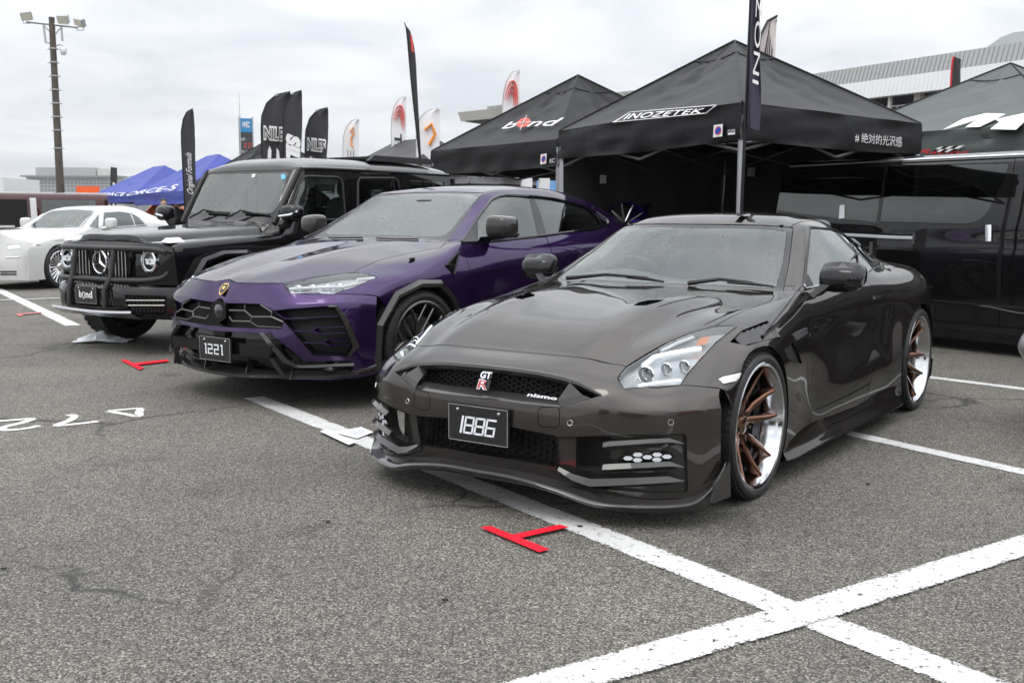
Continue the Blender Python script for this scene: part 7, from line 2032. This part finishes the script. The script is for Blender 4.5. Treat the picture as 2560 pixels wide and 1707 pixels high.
# grandstand at the right: runs along the row of booths
def stand():
    d = np.array([-.50, .866, 0.]); o = np.array([30.5, 57.5, 0.]); n = np.array([-.866, -.5, 0.])     # n faces the car park
    root = thing('grandstand', 'long pit building with ribbed roof fascia and red banner behind the right tents', 'building', tuple(o), math.atan2(d[1], d[0]))
    # local x along the building, local y = away from the car park side is negative
    def bx(x0, x1, y0, y1, z0, z1, name, m): MB().box(((x0 + x1) / 2, (y0 + y1) / 2, (z0 + z1) / 2), (x1 - x0, y1 - y0, z1 - z0)).build(name, m, root, 0)
    X0, X1 = -12, 21
    mb = MB().hexa([(X0,-.5,10.0),(X1,-.5,10.0),(X1,-7,10.2),(X0,-7,10.2)], [(X0,-.9,11.2),(X1,-.9,11.2),(X1,-7,11.8),(X0,-7,11.8)]); mb.build('roof', M_RIB, root, 0)
    mb = MB().hexa([(X0,.25,8.9),(X1,.25,8.9),(X1,-.45,8.9),(X0,-.45,8.9)], [(X0,.0,10.05),(X1,.0,10.05),(X1,-.45,10.05),(X0,-.45,10.05)]); mb.build('fascia', M_RIBL, root, 0)
    k = X0
    while k < X1:
        MB().hexa([(k,-.46,10.05),(k+.06,-.46,10.05),(k+.06,-.52,10.05),(k,-.52,10.05)], [(k,-.86,11.2),(k+.06,-.86,11.2),(k+.06,-.92,11.2),(k,-.92,11.2)]).build('roof_rib', M_RIB, root, 0)
        MB().hexa([(k+.1,.27,8.92),(k+.16,.27,8.92),(k+.16,.2,8.92),(k+.1,.2,8.92)], [(k+.1,.02,10.0),(k+.16,.02,10.0),(k+.16,-.05,10.0),(k+.1,-.05,10.0)]).build('fascia_rib', M_RIBL, root, 0)
        k += .33
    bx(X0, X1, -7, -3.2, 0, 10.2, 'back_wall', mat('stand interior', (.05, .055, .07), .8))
    bx(X0, X1, -3.2, .3, 6.9, 7.25, 'gallery_slab', M_CONC)
    for k in range(8):
        x = X0 + 1.5 + k * 4.3; bx(x, x + .45, -1.0, -.55, 7.25, 8.95, 'column', M_CONC); bx(x + 1.9, x + 2.1, -.3, -.1, 7.25, 8.95, 'column', M_CONC)
    for z in (7.6, 7.9, 8.2): bx(X0, X1, .22, .27, z, z + .04, 'handrail', M_STEEL)
    for k in range(34): x = X0 + k; bx(x, x + .04, .22, .27, 7.25, 8.24, 'baluster', M_STEEL)
    bx(X0, X1, .3, .36, 5.4, 7.7, 'banner', mat('red banner', (.62, .06, .10), .6))
    lettering('人生', lambda u, v: Vector((6.9 - 2.0 * u, .40, 6.45 + .9 * v)), M_PRINT, root)
    lettering('ル', lambda u, v: Vector((10.4 - 1.2 * u, .40, 6.2 + 1.1 * v)), M_PRINT, root)
    bx(X0, X1, -3.2, .1, 0, 5.4, 'lower_wall', M_CONC)
stand()
# roof wing of the next building, seen over the bond canopy
def wing():
    root = thing('pit_building', 'building with thin overhanging roof slab and teal glass front behind the bond canopy', 'building', (4, 100, 0), 0)
    A = at_depth((1152, 284), 112) - np.array([4, 100, 0]); B = at_depth((1640, 243), 93) - np.array([4, 100, 0]); 
    d = (B - A); d[2] = 0; d /= np.linalg.norm(d); nn = np.array([d[1], -d[0], 0])
    z = 11.9
    a0 = np.array([A[0], A[1], 0]); b0 = a0 + d * 27
    def Q(p, o, zz): return tuple(p + nn * o + np.array([0, 0, zz]))
    MB().hexa([Q(a0,0,z-.9), Q(b0,0,z-.9), Q(b0,-9,z-.5), Q(a0,-9,z-.5)], [Q(a0,.4,z), Q(b0,.4,z), Q(b0,-9,z+.8), Q(a0,-9,z+.8)]).build('roof_slab', M_CONC, root, 0)
    for k in range(24):
        p = a0 + d * (3 + k); MB().hexa([Q(p,-1,z+.1),Q(p+d*.5,-1,z+.1),Q(p+d*.5,-8,z+.6),Q(p,-8,z+.6)], [Q(p,-1,z+.5),Q(p+d*.5,-1,z+.5),Q(p+d*.5,-8,z+1.0),Q(p,-8,z+1.0)]).build('roof_rib', M_RIB, root, 0)
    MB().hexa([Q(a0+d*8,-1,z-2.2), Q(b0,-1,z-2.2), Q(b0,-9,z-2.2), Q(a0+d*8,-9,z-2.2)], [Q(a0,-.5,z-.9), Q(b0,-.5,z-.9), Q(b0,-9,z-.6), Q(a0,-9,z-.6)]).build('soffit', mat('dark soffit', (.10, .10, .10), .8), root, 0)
    MB().hexa([Q(a0+d*2,-4,0), Q(b0,-4,0), Q(b0,-9,0), Q(a0+d*2,-9,0)], [Q(a0+d*2,-4,z-2.2), Q(b0,-4,z-2.2), Q(b0,-9,z-2.2), Q(a0+d*2,-9,z-2.2)]).build('wall', M_CONC, root, 0)
    TEAL = mat('teal glazing', (.20, .38, .36), .15, spec=.6)
    for k in range(17):
        p = a0 + d * (-6 + k * 1.9)
        MB().hexa([Q(p,-3.9,1.5),Q(p+d*1.75,-3.9,1.5),Q(p+d*1.75,-3.98,1.5),Q(p,-3.98,1.5)], [Q(p,-3.9,5.0),Q(p+d*1.75,-3.9,5.0),Q(p+d*1.75,-3.98,5.0),Q(p,-3.98,5.0)]).build('window', TEAL, root, 0)
    MB().hexa([Q(a0-d*8,-4.05,0), Q(a0+d*2,-4.05,0), Q(a0+d*2,-9,0), Q(a0-d*8,-9,0)], [Q(a0-d*8,-4.05,5.6), Q(a0+d*2,-4.05,5.6), Q(a0+d*2,-9,5.6), Q(a0-d*8,-9,5.6)]).build('annexe', M_CONC, root, 0)
wing()
# hotel
def hotel():
    y = 1000.; k = y / FPX * 1.0
    def X(px): return (px - 1280) * y / FPX
    def Zp(py): return CAMH + (537 - py) * y / FPX * 1.0
    x0, x1 = X(78), X(303)
    root = thing('hotel', 'long grey hotel with rows of windows, far away behind the blue canopies', 'building', (x0, y, 0), 0)
    w = x1 - x0; zt = Zp(447)
    MB().box((w / 2, 8, zt / 2), (w, 16, zt)).build('wall', mat('hotel render', (.42, .40, .36), .8, var=.1, vscale=.1), root, 0)
    MB().box((w / 2, 6, zt + .8), (w + 6, 24, 1.6)).build('roof_slab', mat('hotel slate', (.20, .22, .25), .7), root, 0)
    MB().box((w * .42, 8, zt + 5.4), (w * .66, 10, 7.6)).build('penthouse', mat('hotel grey', (.36, .36, .36), .8), root, 0)
    MB().box((w * .84, 8, zt + 4.8), (w * .14, 10, 6.6)).build('lift_tower', M_CONC, root, 0)
    me = None; GL = mat('hotel glazing', (.16, .20, .26), .25)
    for r in range(8):
        z = zt - 2.6 - r * 3.1
        if z < 1: break
        MB().box((w / 2, -.25, z - 1.4), (w, .5, .5)).build('balcony_slab', M_CONC, root, 0)
        for c in range(23):
            if me is None:
                o = MB().box((0, 0, 0), (2.2, .3, 1.9)).build('window', GL, root, 0); me = o.data
            else:
                o = link('window', me, None, root)
            o.location = (w * (.02 + .96 * (c + .5) / 23), -.2, z)
hotel()
def low_building():
    root = thing('service_building', 'low white flat-roofed building at the far left edge', 'building', (-45.2, 90, 0), 0)
    MB().box((0, 4, 1.3), (6.0, 8, 2.6)).build('wall', M_CONC, root, 0); MB().box((.6, 3, 2.9), (8.6, 10, .35)).build('roof', mat('grey roof edge', (.12, .12, .13), .6), root, 0)
    MB().box((-.6, 4, 3.7), (5.0, 7, 1.3)).build('parapet', mat('white render', (.72, .72, .72), .8), root, 0); MB().box((-.5, -.05, 1.2), (5, .1, 1.6)).build('window', M_GREYT, root, 0)
    MB().box((4.2, -1.2, 1.35), (.12, .12, 2.7)).build('post', M_STEEL, root, 0)
low_building()
# position tower
def tower():
    y = 150.; p = at_depth((617, 400), y)
    root = thing('timing_tower', 'dark timing tower with a blue head and red figures behind the flags', 'tower', (p[0], p[1], 0), R(18))
    h = CAMH + (537 - 300) * y / FPX; w = 1.75
    MB().box((0, 0, h / 2 - 1.1), (w, w, h - 2.2)).build('shaft', mat('tower dark', (.03, .035, .045), .4), root, 0)
    MB().box((0, 0, h - 1.2), (w + .05, w + .05, 1.9)).build('head_panel', mat('tower blue', (.02, .22, .48), .5), root, 0)
    for k in range(9): MB().box((0, 0, h - 6.6 - k * .75), (w + .08, w + .08, .06)).build('lamp_row', mat('tower grey', (.16, .18, .20), .5), root, 0)
    for sx, sy in ((-1, -1), (1, -1), (1, 1), (-1, 1)): MB().box((sx * w / 2, sy * w / 2, h / 2), (.14, .14, h)).build('corner_post', M_STEEL, root, 0)
    MB().tube([(-.8, 0, h), (-.8, 0, h + 3.4)], [.06, .015], 5).build('antenna', M_STEEL, root)
    RED = mat('red led', (.75, .06, .03), .5)
    for f in (lambda u, v: Vector((-w / 2 + w * u, -w / 2 - .06, h * 0 + v)), lambda u, v: Vector((w / 2 + .06, -w / 2 + w * u, v))):
        lettering('WEC', lambda u, v: f(.2 + .6 * u, h - 1.5 + .8 * v), M_PRINT, root, off=.03, shear=.3)
        lettering('LAP', lambda u, v: f(.06 + .3 * u, h - 3.3 + .4 * v), M_PRINT, root)
        lettering('8 27', lambda u, v: f(.3 + .6 * u, h - 4.3 + .7 * v), RED, root, 'figures')
        lettering('Pos. Car No.', lambda u, v: f(.1 + .85 * u, h - 5.0 + .4 * v), M_PRINT, root)
tower()
# lighting mast
def mast():
    y = 50.; p = at_depth((152, 486), y); q = at_depth((129, 44), y)
    root = thing('lamp_post', 'tall brown pole with three floodlights and a camera at the left', 'lamp post', (p[0], p[1], 0), 0)
    b = np.array([0, 0, 0.]); t = q - np.array([p[0], p[1], 0]); b = b + (b - t) * 0
    P = lambda s: Vector(b + (t - b) * s)
    BR = mat('weathered brown pole', (.085, .07, .055), .8, var=.3, vscale=3)
    MB().tube([P(k / 10) for k in range(11)], [.20 - .07 * k / 10 for k in range(11)], 12).build('pole', BR, root)
    for s in (.42, .5, .56, .62, .68, .74, .80, .86): MB().lathe([(0, .20), (.06, .20)], c=P(s), axis='z', n=12).build('pole_band', M_STEEL, root); MB().tube([P(s) + Vector((-.3, 0, 0)), P(s) + Vector((.3, 0, 0))], .015, 4).build('step_peg', M_STEEL, root)
    k = y / FPX
    ar = lambda x, yy: Vector(((x - 129) * k, 0, t[2] + (44 - yy) * k)) + Vector((t[0], t[1], 0))
    MB().tube([ar(68, 54), ar(192, 67)], .07, 6).build('cross_arm', M_STEEL, root)
    MB().tube([ar(109, 60), ar(112, 104), ar(132, 106)], .05, 5).build('bracket', M_STEEL, root); MB().tube([ar(152, 64), ar(153, 100)], .05, 5).build('bracket', M_STEEL, root)
    MB().tube([ar(109, 62), ar(130, 86)], .03, 5).build('brace', M_STEEL, root); MB().tube([ar(152, 66), ar(132, 88)], .03, 5).build('brace', M_STEEL, root)
    HS = mat('lamp glass', (.70, .68, .55), .3)
    for x, yy, tl_ in ((68, 40, 20), (157, 48, 0), (197, 56, -25)):
        c = ar(x, yy); Mx = Matrix.Rotation(R(30), 3, 'X') @ Matrix.Rotation(R(tl_), 3, 'Z')
        MB().box(c, (.48, .22, .36), Mx).build('floodlight', M_STEEL, root, 0); MB().box(c + Mx @ Vector((0, -.12, 0)), (.42, .02, .30), Mx).build('lamp_glass', HS, root, 0)
        MB().tube([c + Vector((-.2, 0, -.15)), c + Vector((-.15, 0, -.35)), c + Vector((.15, 0, -.35)), c + Vector((.2, 0, -.15))], .02, 4).build('yoke', M_STEEL, root)
    c = ar(154, 122); MB().lathe([(-.22, .02), (-.18, .12), (0, .16), (.14, .13), (.16, .02)], c=c, axis='z', n=14).build('camera_dome', M_LAMP, root); MB().tube([ar(136, 112), ar(148, 108), c + Vector((0, 0, .15))], .03, 5).build('camera_arm', M_STEEL, root)
mast()
# hills
def hill(name, px0, px1, pyt, y, label, m):
    xs = np.linspace(px0, px1, 40); rows = []
    for s in range(10):
        row = []
        for i, px in enumerate(xs):
            t = i / 39
            x = (px - 1280) * y / FPX
            hh = (CAMH + (540 - pyt(t)) * y / FPX) * (1 - abs(s - 4) / 5) ** .6 * (1 + s * .018)
            row.append((x * (1 + s * .018), y * (1 + s * .018), max(-5, hh + math.sin(i * 1.7 + s) * y * .0012)))
        rows.append(row)
    tag(MB().grid(rows).build(name, m, None, 80), label, kind='structure')
M_HILL = mat('forested hill', (.05, .075, .06), .9, var=.3, vscale=.01)
hill('hill', 2050, 3300, lambda t: 540 - 452 * math.exp(-((t - .40) / .30) ** 2), 3600, 'misty hill above the grandstand roof', M_HILL)
hill('hills', -900, 900, lambda t: 540 - 62 - 36 * math.exp(-((t - .70) / .08) ** 2) - 20 * math.sin(t * 9), 2500, 'low misty hills behind the hotel', M_HILL)
# air
hz = MB().hexa([(-2600,-280,-12),(2900,-280,-12),(2900,4450,-12),(-2600,4450,-12)], [(-2600,-280,720),(2900,-280,720),(2900,4450,720),(-2600,4450,720)])
mh = bpy.data.materials.new('thin haze'); mh.use_nodes = True
for n in list(mh.node_tree.nodes): mh.node_tree.nodes.remove(n)
_pv = mh.node_tree.nodes.new('ShaderNodeVolumePrincipled'); _pv.inputs['Color'].default_value = (.93, .96, 1, 1); _pv.inputs['Density'].default_value = .0002
_mo = mh.node_tree.nodes.new('ShaderNodeOutputMaterial'); mh.node_tree.links.new(_pv.outputs[0], _mo.inputs['Volume'])
HAZE = True
if HAZE: tag(hz.build('haze', mh, None, 0), 'thin pale haze over the whole circuit', kind='stuff')
# ---------------------------------------------------------------- a visitor by the blue canopies
def person(pos, label):
    root = thing('person', label, 'person', pos, R(20))
    J = {'hip': (0,0,.92), 'che': (0,.02,1.28), 'nek': (0,.01,1.47), 'hed': (0,-.01,1.56),
         'lh': (.10,0,.88), 'lk': (.12,-.03,.50), 'la': (.12,.0,.08), 'rh': (-.10,0,.88), 'rk': (-.11,-.02,.50), 'ra': (-.12,.03,.08), 'lt': (.13,-.13,.04), 'rt': (-.13,-.10,.04),
         'ls': (.19,.02,1.40), 'le': (.26,.02,1.13), 'lw': (.23,-.12,.95), 'rs': (-.19,.02,1.40), 're': (-.27,.02,1.13), 'rw': (-.22,-.13,.96)}
    rad = {'hip': .16, 'che': .17, 'nek': .065, 'hed': .06, 'lh': .11, 'rh': .11, 'lk': .07, 'rk': .07, 'la': .05, 'ra': .05, 'lt': .045, 'rt': .045, 'ls': .08, 'rs': .08, 'le': .06, 're': .06, 'lw': .04, 'rw': .04}
    E = [('hip','che'),('che','nek'),('nek','hed'),('hip','lh'),('lh','lk'),('lk','la'),('la','lt'),('hip','rh'),('rh','rk'),('rk','ra'),('ra','rt'),('che','ls'),('ls','le'),('le','lw'),('che','rs'),('rs','re'),('re','rw')]
    ks = list(J); me = bpy.data.meshes.new('body'); me.from_pydata([J[k] for k in ks], [(ks.index(a), ks.index(b)) for a, b in E], [])
    o = link('body', me, mat('dark jacket', (.015, .016, .02), .8), root)
    md = o.modifiers.new('skin', 'SKIN'); o.modifiers.new('sub', 'SUBSURF').levels = 1; o.modifiers['sub'].render_levels = 1
    for i, k in enumerate(ks):
        me.skin_vertices[0].data[i].radius = (rad[k], rad[k]); me.skin_vertices[0].data[i].use_root = (k == 'hip')
    SK = mat('skin', (.52, .33, .24), .6)
    hd = rbox((0, -.02, 1.655), (.17, .20, .25), .85, 6); hd.build('head', SK, root)
    MB().hexa([(-.015,-.12,1.64),(.015,-.12,1.64),(.012,-.145,1.63),(-.012,-.145,1.63)], [(-.008,-.11,1.69),(.008,-.11,1.69),(.006,-.12,1.69),(-.006,-.12,1.69)]).build('nose', SK, root, 0)
    rbox((0, .0, 1.715), (.19, .22, .17), .85, 6).build('hair', M_RUB, root)
p = at_depth((411, 560), 33); person((p[0], p[1], 0), 'person in a dark jacket standing by the blue canopies')
p = at_depth((443, 556), 36); person((p[0], p[1], 0), 'person half hidden by the tall black flag pole')
# ---------------------------------------------------------------- unseen booths and vehicles added out of view for reflections in the paintwork
tent('canopy_tent', 'unseen blue canopy tent added behind the photographer for paintwork reflections', (9.0, -6.0), (5.4, -8.6), (11.0, -9.4), 2.2, 3.3, .35, M_CLOTHB, 'unseen canopies added for reflections', seed=21, frame=False)
tent('canopy_tent', 'unseen black canopy tent added behind the photographer for dark paintwork reflections', (2.5, -9.5), (-1.2, -11.5), (4.0, -13.0), 2.2, 3.3, .35, M_CLOTH, 'unseen canopies added for reflections', seed=22, frame=False, back_walls=(1, 2))
tent('canopy_tent', 'second unseen black canopy tent added to the left for dark paintwork reflections', (-5.5, -9.0), (-9.2, -11.0), (-4.0, -12.6), 2.2, 3.3, .35, M_CLOTH, 'unseen canopies added for reflections', seed=23, frame=False, back_walls=(1, 2))
box_van('delivery_van', 'unseen red van added behind the photographer for paintwork reflections', (9.5, -1.5), -2.2, 4.6, 1.8, 1.9, mat('red van paint', (.45, .02, .02), .3, coat=1.), wins=((-.4, -1.2, 1.1, 1.6, M_TINT, .2),))
box_van('delivery_van', 'unseen white van added out of frame for paintwork reflections', (12.5, 3.5), -2.2, 4.6, 1.8, 1.9, M_WHITEP, wins=((-.4, -1.2, 1.1, 1.6, M_TINT, .2),))
